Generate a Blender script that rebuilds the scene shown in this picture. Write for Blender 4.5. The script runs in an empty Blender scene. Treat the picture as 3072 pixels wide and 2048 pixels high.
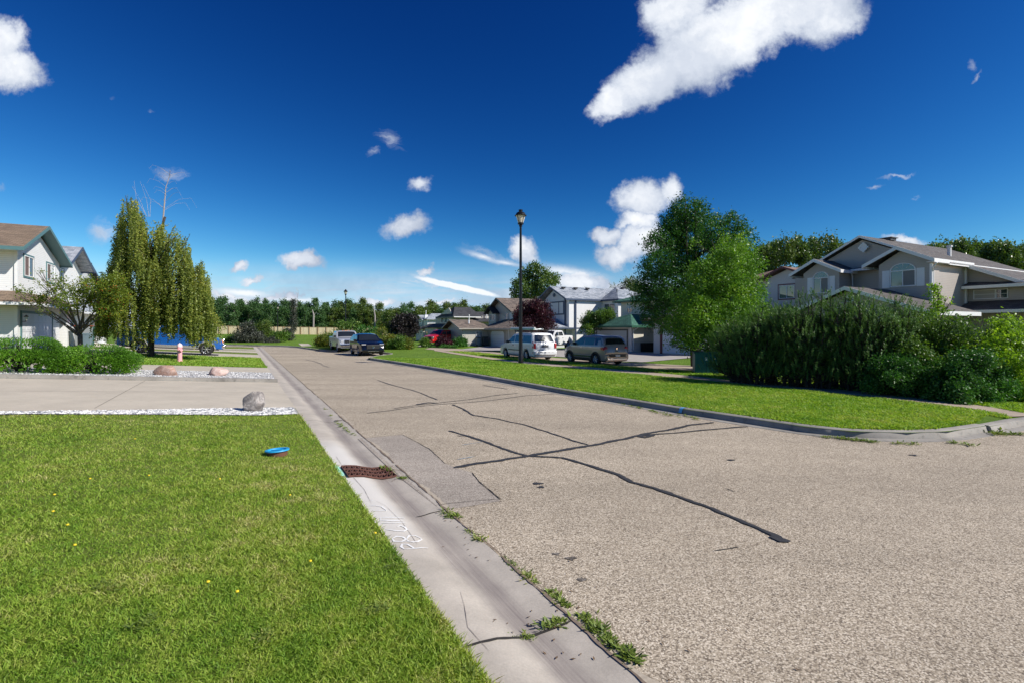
import bpy, bmesh, math, random
import numpy as np
from mathutils import Vector, Matrix
from mathutils.geometry import delaunay_2d_cdt
R = math.radians
scene = bpy.context.scene
col = scene.collection
random.seed(7)

# ------------------------------------------------------------------ camera
EYE = 2.1
cam_d = bpy.data.cameras.new('camera'); cam = bpy.data.objects.new('camera', cam_d); col.objects.link(cam)
cam.location = (0, 0, EYE); cam.rotation_euler = (R(90), 0, 0)
cam_d.lens = 18.0; cam_d.sensor_width = 36.0; cam_d.shift_y = -38/3072
cam_d.clip_start = .1; cam_d.clip_end = 9000
scene.camera = cam

# ------------------------------------------------------------------ world / sun / exposure
SUN_DIR = Vector((math.cos(R(39))*math.cos(R(-18)), math.cos(R(39))*math.sin(R(-18)), math.sin(R(39))))
SUN_STRENGTH = 5.0
SKY_STRENGTH = .085
EXPOSURE = 0.2
sun_d = bpy.data.lights.new('sun', 'SUN'); sun = bpy.data.objects.new('sun', sun_d); col.objects.link(sun)
sun_d.energy = SUN_STRENGTH; sun_d.angle = R(.5); sun_d.color = (1, .95, .87)
sun.rotation_euler = SUN_DIR.to_track_quat('Z', 'Y').to_euler(); sun.location = (20, 5, 40)
scene.view_settings.view_transform = 'Standard'; scene.view_settings.look = 'None'
scene.view_settings.exposure = EXPOSURE; scene.view_settings.gamma = 1.0; scene.view_settings.use_curve_mapping = False
scene.cycles.max_bounces = 6; scene.cycles.transparent_max_bounces = 6
scene.cycles.diffuse_bounces = 3; scene.cycles.glossy_bounces = 3


class NT:
    """tiny node-tree helper"""
    def __init__(s, tree):
        s.t = tree; s.t.nodes.clear()
    def n(s, typ, ins=None, **kw):
        nd = s.t.nodes.new(typ)
        for k, v in kw.items(): setattr(nd, k, v)
        for k, v in (ins or {}).items():
            sock = nd.inputs[k]
            if hasattr(v, 'is_output') or isinstance(v, bpy.types.NodeSocket): s.t.links.new(v, sock)
            else: sock.default_value = v
        return nd
    def m(s, op, a, b=None, c=None, clamp=False):
        nd = s.t.nodes.new('ShaderNodeMath'); nd.operation = op; nd.use_clamp = clamp
        for i, v in enumerate((a, b, c)):
            if v is None: continue
            if isinstance(v, bpy.types.NodeSocket): s.t.links.new(v, nd.inputs[i])
            else: nd.inputs[i].default_value = v
        return nd.outputs[0]
    def mix(s, f, a, b, mode='MIX'):
        nd = s.t.nodes.new('ShaderNodeMix'); nd.data_type = 'RGBA'; nd.blend_type = mode
        for sock, v in ((nd.inputs[0], f), (nd.inputs[6], a), (nd.inputs[7], b)):
            if isinstance(v, bpy.types.NodeSocket): s.t.links.new(v, sock)
            else: sock.default_value = v if not isinstance(v, tuple) else (v[0], v[1], v[2], 1)
        return nd.outputs[2]
    def ramp(s, f, stops, interp='LINEAR'):
        nd = s.t.nodes.new('ShaderNodeValToRGB'); cr = nd.color_ramp; cr.interpolation = interp
        while len(cr.elements) < len(stops): cr.elements.new(.5)
        for e, (p, c) in zip(cr.elements, stops):
            e.position = p; e.color = (c, c, c, 1) if not isinstance(c, tuple) else (c[0], c[1], c[2], 1)
        s.t.links.new(f, nd.inputs[0]); return nd.outputs[0]
    def noise(s, vec, scale, detail=4, rough=.55, dist=0):
        return s.n('ShaderNodeTexNoise', {'Vector': vec, 'Scale': scale, 'Detail': detail, 'Roughness': rough, 'Distortion': dist})
    def smooth(s, v, a, b):
        nd = s.n('ShaderNodeMapRange', {'Value': v, 'From Min': a, 'From Max': b}, interpolation_type='SMOOTHSTEP'); return nd.outputs[0]


world = bpy.data.worlds.new('World'); scene.world = world; world.use_nodes = True
W = NT(world.node_tree)
wout = W.n('ShaderNodeOutputWorld'); bg = W.n('ShaderNodeBackground')
sky = W.n('ShaderNodeTexSky', sky_type='NISHITA', sun_disc=False)
sky.sun_elevation = math.asin(SUN_DIR.z); sky.sun_rotation = math.atan2(SUN_DIR.x, SUN_DIR.y)
sky.altitude = 700; sky.air_density = 1.0; sky.dust_density = .1; sky.ozone_density = 2.5
tc = W.n('ShaderNodeTexCoord'); sep = W.n('ShaderNodeSeparateXYZ', {0: tc.outputs['Generated']})
ysafe = W.m('MAXIMUM', sep.outputs[1], .02)
cu = W.m('DIVIDE', sep.outputs[0], ysafe); cv = W.m('DIVIDE', sep.outputs[2], ysafe)
cvec = W.n('ShaderNodeCombineXYZ', {0: cu, 1: cv}).outputs[0]
# clouds, by direction: (u centre, v centre, ru, rv, rotation deg, weight); values on the 2352-wide view
SOLID = [(1800, 10, 250, 95, 22, 1.3), (1640, 100, 215, 92, 24, 1.3), (1500, 175, 140, 68, 28, 1.15), (1412, 225, 75, 40, 38, 1.0), (1905, 30, 110, 75, 35, 1.0), (1560, 20, 90, 70, 20, 1.0),
         (15, 150, 100, 52, -10, 1.0), (5, 85, 62, 62, 30, 1.0), (-60, 120, 120, 90, 0, 1),
         (1470, 460, 70, 52, 10, 1.0), (1535, 440, 42, 36, 60, .95), (1462, 515, 52, 24, 0, .9), (1395, 548, 44, 25, 0, .9), (1470, 562, 62, 44, 25, 1.0), (1425, 590, 60, 30, 0, .8),
         (695, 598, 60, 27, -6, 1.0), (938, 524, 54, 28, 8, .62), (955, 432, 34, 22, 8, .5), (1205, 578, 42, 26, -20, .8),
         (538, 602, 22, 14, 0, .7), (575, 633, 34, 11, 5, .7), (985, 621, 22, 10, 0, .6), (1330, 640, 120, 26, -6, .8), (1440, 655, 110, 26, -4, .7), (675, 685, 26, 13, 0, .8), (870, 693, 60, 12, 0, .8), (520, 668, 70, 14, -3, .7), (620, 680, 80, 14, 0, .7), (1240, 690, 70, 10, 0, .6), (1010, 690, 60, 8, 0, .6), (1350, 705, 60, 12, 0, .5), (2080, 562, 60, 14, -4, .55), (560, 685, 120, 24, 0, .62)]
WISP = [(890, 322, 44, 28, -25, .75), (855, 352, 20, 12, 30, .5), (395, 392, 62, 20, -10, .65), (235, 526, 40, 28, -15, .75), (1040, 657, 120, 9, -13.5, 1.2), (960, 637, 110, 8, -10, .7), (1150, 592, 110, 20, -13, .85), (1230, 612, 130, 22, -14, .6), (1000, 650, 80, 7, -8, .5),
        (2062, 416, 55, 8, 8, .9), (2012, 445, 28, 7, 8, .8), (2243, 176, 22, 9, 40, .8), (2232, 150, 9, 14, 0, .4), (2090, 460, 25, 5, 15, .4), (5, 430, 24, 18, -10, .5), (262, 230, 10, 8, 0, .3), (335, 258, 10, 7, 0, .3), (625, 655, 60, 10, 8, .6),
        (750, 658, 70, 8, 0, .5), (700, 672, 160, 16, -3, .6), (900, 700, 160, 14, 0, .55), (1110, 633, 26, 10, 0, .4), (585, 665, 110, 15, -3, .75), (1560, 700, 200, 16, 0, .5), (190, 600, 40, 16, -20, .5), (2350, 640, 120, 20, -6, .4)]
def conv(c):
    u = (c[0]*1.30612-1536)/1536; v = (986-c[1]*1.30612)/1536; k = 1.30612/1536
    return u, v, c[2]*k, c[3]*k, c[4], c[5]
dn = W.noise(cvec, 5.0, 5, .6).outputs['Color']
dn2 = W.noise(cvec, 22.0, 6, .65).outputs['Color']
off = W.n('ShaderNodeVectorMath', {0: dn, 1: (.5, .5, .5)}, operation='SUBTRACT').outputs[0]
off = W.n('ShaderNodeVectorMath', {0: off, 3: .075}, operation='SCALE').outputs[0]
off2 = W.n('ShaderNodeVectorMath', {0: dn2, 1: (.5, .5, .5)}, operation='SUBTRACT').outputs[0]
off2 = W.n('ShaderNodeVectorMath', {0: off2, 3: .045}, operation='SCALE').outputs[0]
wv = W.n('ShaderNodeVectorMath', {0: cvec, 1: off}, operation='ADD').outputs[0]
wv = W.n('ShaderNodeVectorMath', {0: wv, 1: off2}, operation='ADD').outputs[0]
def field(lst, vec):
    acc = None
    for c in lst:
        u, v, ru, rv, ang, w = conv(c)
        mp = W.n('ShaderNodeMapping', {'Vector': vec, 'Location': (u, v, 0), 'Rotation': (0, 0, R(ang)), 'Scale': (ru, rv, 1)}, vector_type='TEXTURE')
        l = W.n('ShaderNodeVectorMath', {0: mp.outputs[0]}, operation='LENGTH').outputs['Value']
        val = W.m('MULTIPLY', W.m('SUBTRACT', 1.0, l), w)
        acc = val if acc is None else W.m('SMOOTH_MAX', acc, val, .12)
    return acc
fs = field(SOLID, wv); fw = field(WISP, wv)
fine = W.noise(cvec, 17, 9, .66).outputs['Fac']
strm = W.n('ShaderNodeMapping', {'Vector': wv, 'Rotation': (0, 0, R(18)), 'Scale': (8, 40, 1)}).outputs[0]
strk = W.noise(strm, 1.0, 6, .65).outputs['Fac']
dens = W.m('ADD', fs, W.m('MULTIPLY', W.m('SUBTRACT', fine, .5), .9))
a1 = W.smooth(dens, -.08, .40)
densw = W.m('ADD', W.m('MULTIPLY', fw, .8), W.m('MULTIPLY', W.m('SUBTRACT', strk, .5), 1.1))
a2 = W.m('MULTIPLY', W.smooth(densw, .05, .75), .75)
# hazy cloud bank low over the horizon
bank = W.n('ShaderNodeMapping', {'Vector': cvec, 'Scale': (3.5, 26, 1)}).outputs[0]
bn = W.noise(bank, 1.0, 5, .6).outputs['Fac']
a3 = W.m('MULTIPLY', W.m('MULTIPLY', W.smooth(bn, .34, .60), W.smooth(cv, .14, .05)), .8)
STREAK = [(1045, 658, 118, 10, -13, 1.9), (1100, 671, 60, 9, -13, 1.3), (985, 640, 90, 9, -12, .55), (930, 650, 80, 7, -14, .4), (1110, 590, 75, 13, -18, .6), (1160, 603, 80, 12, -12, .6), (560, 672, 105, 16, -4, .75), (1300, 625, 150, 22, -8, .6), (680, 690, 120, 12, -2, .6), (1010, 665, 110, 8, -8, .35)]
off3 = W.n('ShaderNodeVectorMath', {0: off2, 3: .22}, operation='SCALE').outputs[0]
fk = field(STREAK, W.n('ShaderNodeVectorMath', {0: cvec, 1: off3}, operation='ADD').outputs[0])
a4 = W.smooth(W.m('ADD', fk, W.m('MULTIPLY', W.m('SUBTRACT', strk, .5), .5)), .0, .7)
a3 = W.m('MAXIMUM', a3, W.m('MULTIPLY', a4, .95))
alpha = W.m('MAXIMUM', W.m('MAXIMUM', a1, a2), a3)
alpha = W.m('MULTIPLY', alpha, W.smooth(sep.outputs[1], .02, .12))
# cloud tone: thicker and lower parts are greyer
shade = W.noise(W.n('ShaderNodeVectorMath', {0: wv, 1: (.02, .03, 0)}, operation='ADD').outputs[0], 7, 5, .6).outputs['Fac']
tone = W.m('ADD', W.m('MULTIPLY', W.smooth(shade, .35, .68), .55), W.m('MULTIPLY', W.smooth(dens, .1, .8), .45))
tone = W.m('MAXIMUM', tone, W.m('MULTIPLY', a4, .95))
ccol = W.ramp(tone, [(0, (.36, .42, .54)), (.5, (.62, .67, .76)), (1, (.88, .90, .93))])
skyc = W.n('ShaderNodeVectorMath', {0: sky.outputs[0], 3: SKY_STRENGTH}, operation='SCALE').outputs[0]
ss = W.n('ShaderNodeSeparateColor', {0: skyc})
deep = W.n('ShaderNodeCombineColor', {0: W.m('MULTIPLY', W.m('POWER', ss.outputs[0], 3.0), 4.5), 1: W.m('MULTIPLY', W.m('POWER', ss.outputs[1], 2.0), 2.0), 2: W.m('MULTIPLY', W.m('POWER', ss.outputs[2], 1.5), 1.5)}).outputs[0]
deep = W.mix(W.m('MULTIPLY', W.smooth(cv, .16, .0), .92), deep, (.36, .58, .84))
final = W.mix(alpha, deep, ccol)
W.t.links.new(final, bg.inputs[0]); bg.inputs[1].default_value = 1.0
W.t.links.new(bg.outputs[0], wout.inputs[0])
world.cycles.sampling_method = 'NONE'

# ------------------------------------------------------------------ frame of the street (t along it, s to its left) and heights
D = Vector((-.4687, .8834, 0)); N = Vector((-.8834, -.4687, 0)); P0 = Vector((-.067, 3.037, 0))
HEAD = math.atan2(D.y, D.x)
def ST(s, t, z=0): v = P0 + D*t + N*s; return Vector((v.x, v.y, z))
def s_of(x, y): return (x-P0.x)*N.x+(y-P0.y)*N.y
def t_of(x, y): return (x-P0.x)*D.x+(y-P0.y)*D.y
def clamp(v, a=0., b=1.): return max(a, min(b, v))
def h_left(x, y): return .07+.065*clamp(s_of(x, y), 0, 14)*clamp(1-(y-44)/14, .1, 1)
def h_right(x, y):
    s = s_of(x, y)
    b = .13*(1-clamp((-s-13)/5))
    if y > 56: b = max(b, .13*clamp((y-56)/8))
    return b+.7*clamp((y-72)/45)*clamp((-25-x)/50)
def h_zero(x, y): return 0.
def G(u, v, h=h_right):
    """photograph pixel (3072 wide) -> point of the ground it shows"""
    z = h(0, 10) if h is h_zero else .1
    for _ in range(40):
        Y = (EYE-z)*1536/(v-986); X = (u-1536)/1536*Y; z = .5*z+.5*h(X, Y)
    return Vector((X, Y, h(X, Y)))
def GL(u, v): return G(u, v, h_left)
def G0(u, v): return G(u, v, h_zero)
def q(pts, h, k=1.30612): return [G(a*k, b*k, h) for a, b in pts]

# ------------------------------------------------------------------ object helpers
def tag(o, label=None, cat=None, group=None, kind=None):
    if label: o['label'] = label
    if cat: o['category'] = cat
    if group: o['group'] = group
    if kind: o['kind'] = kind
    return o
def empty(name, loc, rz=0, rx=0, ry=0):
    o = bpy.data.objects.new(name, None); col.objects.link(o); o.location = loc; o.rotation_euler = (rx, ry, rz)
    o.empty_display_size = .2; return o
def copy_tree(o, parent=None):
    c = o.copy(); col.objects.link(c); c.parent = parent
    for ch in [x for x in bpy.data.objects if x.parent == o]: copy_tree(ch, c)
    return c

class MB:
    def __init__(s): s.v = []; s.f = []
    def add(s, vs, fs):
        b = len(s.v); s.v += [tuple(p) for p in vs]; s.f += [tuple(i+b for i in f) for f in fs]; return s
    def box(s, x0, x1, y0, y1, z0, z1, M=None):
        vs = [Vector(p) for p in ((x0, y0, z0), (x1, y0, z0), (x1, y1, z0), (x0, y1, z0), (x0, y0, z1), (x1, y0, z1), (x1, y1, z1), (x0, y1, z1))]
        if M is not None: vs = [M @ p for p in vs]
        return s.add(vs, [(3, 2, 1, 0), (4, 5, 6, 7), (0, 1, 5, 4), (1, 2, 6, 5), (2, 3, 7, 6), (3, 0, 4, 7)])
    def slab(s, pts, th):
        """polygon of points extruded straight down by th"""
        pts = [Vector(p) for p in pts]; n = len(pts)
        nz = sum((pts[i].x*pts[(i+1) % n].y-pts[(i+1) % n].x*pts[i].y) for i in range(n))
        if nz < 0: pts.reverse()
        lo = [p-Vector((0, 0, th)) for p in pts]
        return s.add(pts+lo, [tuple(range(n)), tuple(range(2*n-1, n-1, -1))]+[(i, i+n, (i+1) % n+n, (i+1) % n) for i in range(n)])
    def beam(s, p, q_, w, h, up=(0, 0, 1), drop=0):
        """board from p to q: w across, h high (hanging below the line by drop+h)"""
        p, q_ = Vector(p), Vector(q_); d = (q_-p).normalized(); u = Vector(up); sd = d.cross(u).normalized(); u2 = Vector(up)
        a = [p+sd*w/2*i-u2*(drop+j) for i, j in ((-1, 0), (1, 0), (1, h), (-1, h))]; b = [x+(q_-p) for x in a]
        return s.add(a+b, [(0, 1, 2, 3), (7, 6, 5, 4), (0, 4, 5, 1), (1, 5, 6, 2), (2, 6, 7, 3), (3, 7, 4, 0)])
    def tube(s, pts, rad, k=6, cap=True):
        pts = [Vector(p) for p in pts]; b = len(s.v); ref = None
        if not hasattr(rad, '__len__'): rad = [rad]*len(pts)
        for i, p in enumerate(pts):
            d = (pts[min(i+1, len(pts)-1)]-pts[max(i-1, 0)])
            d = d.normalized() if d.length > 1e-9 else Vector((0, 0, 1))
            if ref is None: ref = Vector((1, 0, 0)) if abs(d.x) < .8 else Vector((0, 1, 0))
            a = (ref-d*ref.dot(d)).normalized(); c = d.cross(a); ref = a
            for j in range(k):
                an = 2*math.pi*j/k; s.v.append(tuple(p+(a*math.cos(an)+c*math.sin(an))*rad[i]))
        for i in range(len(pts)-1):
            for j in range(k):
                s.f.append((b+i*k+j, b+i*k+(j+1) % k, b+(i+1)*k+(j+1) % k, b+(i+1)*k+j))
        if cap:
            s.f.append(tuple(b+j for j in range(k-1, -1, -1))); s.f.append(tuple(b+(len(pts)-1)*k+j for j in range(k)))
        return s
    def lathe(s, prof, k=16, M=None, axis='z'):
        b = len(s.v)
        for r, z in prof:
            for j in range(k):
                an = 2*math.pi*j/k; c, sn = r*math.cos(an), r*math.sin(an)
                p = Vector((c, sn, z)) if axis == 'z' else Vector((c, z, sn))
                s.v.append(tuple(M @ p if M is not None else p))
        for i in range(len(prof)-1):
            for j in range(k):
                f = (b+i*k+j, b+i*k+(j+1) % k, b+(i+1)*k+(j+1) % k, b+(i+1)*k+j)
                s.f.append(f if axis == 'z' else f[::-1])
        return s
    def build(s, name, m, parent=None, smooth=False, bevel=0, auto=None):
        me = bpy.data.meshes.new(name); me.from_pydata(s.v, [], s.f); me.validate()
        o = bpy.data.objects.new(name, me); col.objects.link(o)
        if parent is not None: o.parent = parent
        if m is not None: me.materials.append(m)
        uv_project(me)
        if smooth or auto:
            me.polygons.foreach_set('use_smooth', [True]*len(me.polygons))
            if auto: me.set_sharp_from_angle(angle=R(auto))
        if bevel:
            b = o.modifiers.new('bevel', 'BEVEL'); b.width = bevel; b.segments = 2; b.limit_method = 'ANGLE'
        return o
def uv_project(me):
    uv = me.uv_layers.new(name='UVMap'); dat = [0.]*(2*len(me.loops))
    for p in me.polygons:
        n = p.normal
        if abs(n.z) > .985: h = Vector((1, 0, 0)); u = Vector((0, 1, 0))
        else: h = Vector((-n.y, n.x, 0)).normalized(); u = n.cross(h)
        for li in p.loop_indices:
            c = me.vertices[me.loops[li].vertex_index].co; dat[2*li] = c.dot(h); dat[2*li+1] = c.dot(u)
    uv.data.foreach_set('uv', dat)

def np_mesh(name, V, nf, k, m, parent=None):
    """V: (nf*k,3) array, nf faces with k own vertices each"""
    me = bpy.data.meshes.new(name); me.vertices.add(len(V)); me.vertices.foreach_set('co', np.ascontiguousarray(V, dtype=np.float32).ravel())
    me.loops.add(nf*k); me.loops.foreach_set('vertex_index', np.arange(nf*k, dtype=np.int32))
    me.polygons.add(nf); me.polygons.foreach_set('loop_start', np.arange(0, nf*k, k, dtype=np.int32))
    me.update(calc_edges=True); me.validate()
    if m: me.materials.append(m)
    o = bpy.data.objects.new(name, me); col.objects.link(o)
    if parent is not None: o.parent = parent
    return o

# ------------------------------------------------------------------ materials
MATS = {}
def new_mat(name):
    m = bpy.data.materials.new(name); m.use_nodes = True; t = NT(m.node_tree)
    out = t.n('ShaderNodeOutputMaterial'); b = t.n('ShaderNodeBsdfPrincipled'); t.t.links.new(b.outputs[0], out.inputs[0])
    MATS[name] = m; return m, t, b, out
def L(t, a, b): t.t.links.new(a, b)
def bump(t, b, h, strength=.5, dist=.01):
    bn_ = t.n('ShaderNodeBump', {'Height': h, 'Strength': strength, 'Distance': dist}); L(t, bn_.outputs[0], b.inputs['Normal'])
def plain(name, c, rough=.6, metal=0, var=.12, scale=6, coat=0, spec=.5):
    m, t, b, o = new_mat(name); co = t.n('ShaderNodeTexCoord').outputs['Object']
    nz = t.noise(co, scale, 5).outputs['Fac']
    L(t, t.mix(nz, tuple(x*(1-var) for x in c), tuple(min(1, x*(1+var)) for x in c)), b.inputs['Base Color'])
    b.inputs['Roughness'].default_value = rough; b.inputs['Metallic'].default_value = metal
    b.inputs['Coat Weight'].default_value = coat; b.inputs['Coat Roughness'].default_value = .05
    b.inputs['Specular IOR Level'].default_value = spec
    return m
def siding(name, c, lap=.11, dirt=.06):
    m, t, b, o = new_mat(name); uv = t.n('ShaderNodeUVMap').outputs[0]; sp = t.n('ShaderNodeSeparateXYZ', {0: uv})
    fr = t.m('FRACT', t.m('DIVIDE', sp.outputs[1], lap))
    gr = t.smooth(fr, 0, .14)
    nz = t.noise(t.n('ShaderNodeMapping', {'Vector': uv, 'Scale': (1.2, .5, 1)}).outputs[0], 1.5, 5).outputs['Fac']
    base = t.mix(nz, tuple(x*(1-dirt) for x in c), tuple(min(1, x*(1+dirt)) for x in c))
    L(t, t.mix(gr, tuple(x*.55 for x in c), base), b.inputs['Base Color'])  # thin shadow line at every lap is painted into the siding colour
    b.inputs['Roughness'].default_value = .5
    return m
def shingle(name, c1, c2, c3):
    m, t, b, o = new_mat(name); uv = t.n('ShaderNodeUVMap').outputs[0]
    br = t.n('ShaderNodeTexBrick', {'Vector': uv, 'Color1': (*c1, 1), 'Color2': (*c2, 1), 'Mortar': tuple(x*.45 for x in c1)+(1,), 'Scale': 1.0, 'Mortar Size': .012, 'Mortar Smooth': .3, 'Brick Width': .28, 'Row Height': .14})
    v = t.n('ShaderNodeTexVoronoi', {'Vector': t.n('ShaderNodeMapping', {'Vector': uv, 'Scale': (2.1, 4.6, 1)}).outputs[0], 'Scale': 1.0})
    k = t.ramp(t.n('ShaderNodeSeparateColor', {0: v.outputs['Color']}).outputs[0], [(.35, 0.), (.8, 1.)])
    c = t.mix(t.m('MULTIPLY', k, .85), br.outputs[0], c3)
    st = t.noise(t.n('ShaderNodeMapping', {'Vector': uv, 'Scale': (2.5, .35, 1)}).outputs[0], 1, 4).outputs['Fac']
    L(t, t.mix(.35, c, t.ramp(st, [(.3, .75), (.7, 1.2)]), 'MULTIPLY'), b.inputs['Base Color'])
    bump(t, b, br.outputs[1], .5, -.02); b.inputs['Roughness'].default_value = .9; return m
def foliage(name, c1, c2, c3=None, trans=.3, rough=.45, spec=.35, gain=1.6):
    c1, c2 = tuple(x*gain for x in c1), tuple(x*gain for x in c2); c3 = tuple(x*gain*.9 for x in c3) if c3 else None
    m, t, b, o = new_mat(name)
    g = t.n('ShaderNodeNewGeometry'); co = t.n('ShaderNodeTexCoord').outputs['Object']
    r = g.outputs['Random Per Island']; nz = t.noise(co, .9, 3).outputs['Fac']
    f = t.m('ADD', t.m('MULTIPLY', r, .6), t.m('MULTIPLY', t.ramp(nz, [(.35, 0.), (.65, 1.)]), .4))
    stops = [(.1, c1), (.8, c2)]+([(.97, c3)] if c3 else [])
    c = t.ramp(f, stops); L(t, c, b.inputs['Base Color']); b.inputs['Roughness'].default_value = rough
    b.inputs['Specular IOR Level'].default_value = spec
    tr = t.n('ShaderNodeBsdfTranslucent', {'Color': t.mix(1.0, c, (1.25, 1.3, .45), 'MULTIPLY')})
    ms = t.n('ShaderNodeMixShader', {0: trans}); L(t, b.outputs[0], ms.inputs[1]); L(t, tr.outputs[0], ms.inputs[2]); L(t, ms.outputs[0], o.inputs[0])
    return m
def glass(name, tint=(.03, .04, .05), rough=.03):
    m, t, b, o = new_mat(name); co = t.n('ShaderNodeTexCoord').outputs['Object']
    nz = t.noise(co, .8, 3).outputs['Fac']
    L(t, t.mix(nz, tuple(x*.5 for x in tint), tuple(x*1.4 for x in tint)), b.inputs['Base Color'])
    b.inputs['Roughness'].default_value = rough; b.inputs['IOR'].default_value = 1.6; b.inputs['Specular IOR Level'].default_value = .8
    return m

def ground_grass(name, c1, c2, c3):
    m, t, b, o = new_mat(name); co = t.n('ShaderNodeTexCoord').outputs['Object']
    n1 = t.noise(co, .45, 5, .6).outputs['Fac']; n2 = t.noise(co, 9, 6, .7).outputs['Fac']; n3 = t.noise(co, 70, 3, .7).outputs['Fac']
    c = t.mix(t.ramp(n1, [(.3, 0.), (.7, 1.)]), c1, c2); c = t.mix(t.ramp(n2, [(.52, 0.), (.72, .8)]), c, c3)
    c = t.mix(.8, c, t.ramp(n3, [(.25, .45), (.75, 1.5)]), 'MULTIPLY')
    L(t, c, b.inputs['Base Color']); b.inputs['Roughness'].default_value = .8; b.inputs['Specular IOR Level'].default_value = .15
    bump(t, b, t.m('ADD', n3, n2), .9, .04); return m
HEAD_ = -math.atan2(D.y, D.x)
def asphalt(name, cols, sc=75, big=.25):
    m, t, b, o = new_mat(name); co = t.n('ShaderNodeTexCoord').outputs['Object']
    v = t.n('ShaderNodeTexVoronoi', {'Vector': co, 'Scale': sc}); rnd = t.n('ShaderNodeSeparateColor', {0: v.outputs['Color']}).outputs[0]
    stone = t.ramp(rnd, [(0., cols[0]), (.35, cols[1]), (.7, cols[2]), (1., cols[3])])
    stone = t.mix(t.ramp(v.outputs['Distance'], [(.0, 0.), (.55, 0.), (.9, .85)]), stone, tuple(x*.6 for x in cols[0]))
    n1 = t.noise(co, .35, 6, .6).outputs['Fac']; n2 = t.noise(co, 2.6, 5, .6).outputs['Fac']; n4 = t.noise(co, 22, 4, .7).outputs['Fac']
    k = t.mix(1., t.ramp(n1, [(.3, 1-big), (.7, 1+big*.6)]), t.ramp(n2, [(.3, .93), (.7, 1.05)]), 'MULTIPLY')
    k = t.mix(1., k, t.ramp(n4, [(.3, .93), (.7, 1.06)]), 'MULTIPLY')
    wv_ = t.noise(t.n('ShaderNodeMapping', {'Vector': co, 'Rotation': (0, 0, HEAD_), 'Scale': (.06, .75, 1)}).outputs[0], 1.0, 4, .55, .3).outputs['Fac']
    k = t.mix(1., k, t.ramp(wv_, [(.32, .88), (.62, 1.06)]), 'MULTIPLY')
    L(t, t.mix(1., stone, k, 'MULTIPLY'), b.inputs['Base Color']); b.inputs['Roughness'].default_value = .88; b.inputs['Specular IOR Level'].default_value = .3
    bump(t, b, t.m('SUBTRACT', t.m('MULTIPLY', n4, .6), v.outputs['Distance']), .22, .004); return m
def concrete(name, c, var=.12, dark=.7):
    m, t, b, o = new_mat(name); co = t.n('ShaderNodeTexCoord').outputs['Object']
    n1 = t.noise(co, 1.1, 6, .6).outputs['Fac']; n2 = t.noise(co, 60, 4, .7).outputs['Fac']; n3 = t.noise(co, 7, 5, .65, .6).outputs['Fac']
    k = t.mix(1., t.ramp(n1, [(.3, 1-var), (.7, 1+var)]), t.ramp(n2, [(.3, .9), (.7, 1.08)]), 'MULTIPLY')
    k = t.mix(1., k, t.ramp(n3, [(.25, dark), (.45, 1.), (1, 1.03)]), 'MULTIPLY')
    L(t, t.mix(1., c, k, 'MULTIPLY'), b.inputs['Base Color']); b.inputs['Roughness'].default_value = .85; b.inputs['Specular IOR Level'].default_value = .3
    bump(t, b, n2, .3, .004); return m
def rock(name, c1, c2, c3, sc=7):
    m, t, b, o = new_mat(name); co = t.n('ShaderNodeTexCoord').outputs['Object']
    n1 = t.noise(co, sc, 8, .65, .8).outputs['Fac']; n2 = t.noise(co, sc*9, 5, .7).outputs['Fac']
    c = t.ramp(n1, [(.3, c1), (.5, c2), (.7, c3)]); L(t, t.mix(.7, c, t.ramp(n2, [(.3, .7), (.7, 1.25)]), 'MULTIPLY'), b.inputs['Base Color'])
    bump(t, b, t.m('ADD', n1, t.m('MULTIPLY', n2, .4)), .8, .03); b.inputs['Roughness'].default_value = .85; return m
def bark(name, c1, c2, sc=(9, 9, 1.6)):
    m, t, b, o = new_mat(name); co = t.n('ShaderNodeTexCoord').outputs['Object']
    mp = t.n('ShaderNodeMapping', {'Vector': co, 'Scale': sc}).outputs[0]; n1 = t.noise(mp, 2, 6, .65, .4).outputs['Fac']
    L(t, t.mix(t.ramp(n1, [(.38, 0.), (.6, 1.)]), c1, c2), b.inputs['Base Color']); bump(t, b, n1, .7, .03); b.inputs['Roughness'].default_value = .9; return m
#MARK_MATS
M_lawn = ground_grass('lawn', (.13, .19, .03), (.20, .25, .05), (.26, .23, .10))
M_lawn2 = ground_grass('lawn_right', (.10, .19, .018), (.15, .25, .028), (.20, .24, .05))
M_road = asphalt('chip_seal', ((.17, .135, .10), (.40, .33, .24), (.54, .455, .345), (.74, .65, .52)), 95, .10)
M_patch = asphalt('old_patch', ((.25, .21, .175), (.36, .31, .26), (.44, .385, .325), (.56, .50, .42)), 90, .16)
M_path = concrete('path_concrete', (.42, .34, .26))
M_drive = concrete('drive_concrete', (.50, .445, .36), .08, .86)
M_kerb = concrete('kerb_concrete', (.30, .28, .25), .25, .5)
M_tar = plain('tar', (.038, .037, .038), .65, var=.5, scale=14)
M_gravel_base = plain('gravel_base', (.35, .34, .33), .9, var=.5, scale=40)
M_pebble = None

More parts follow.
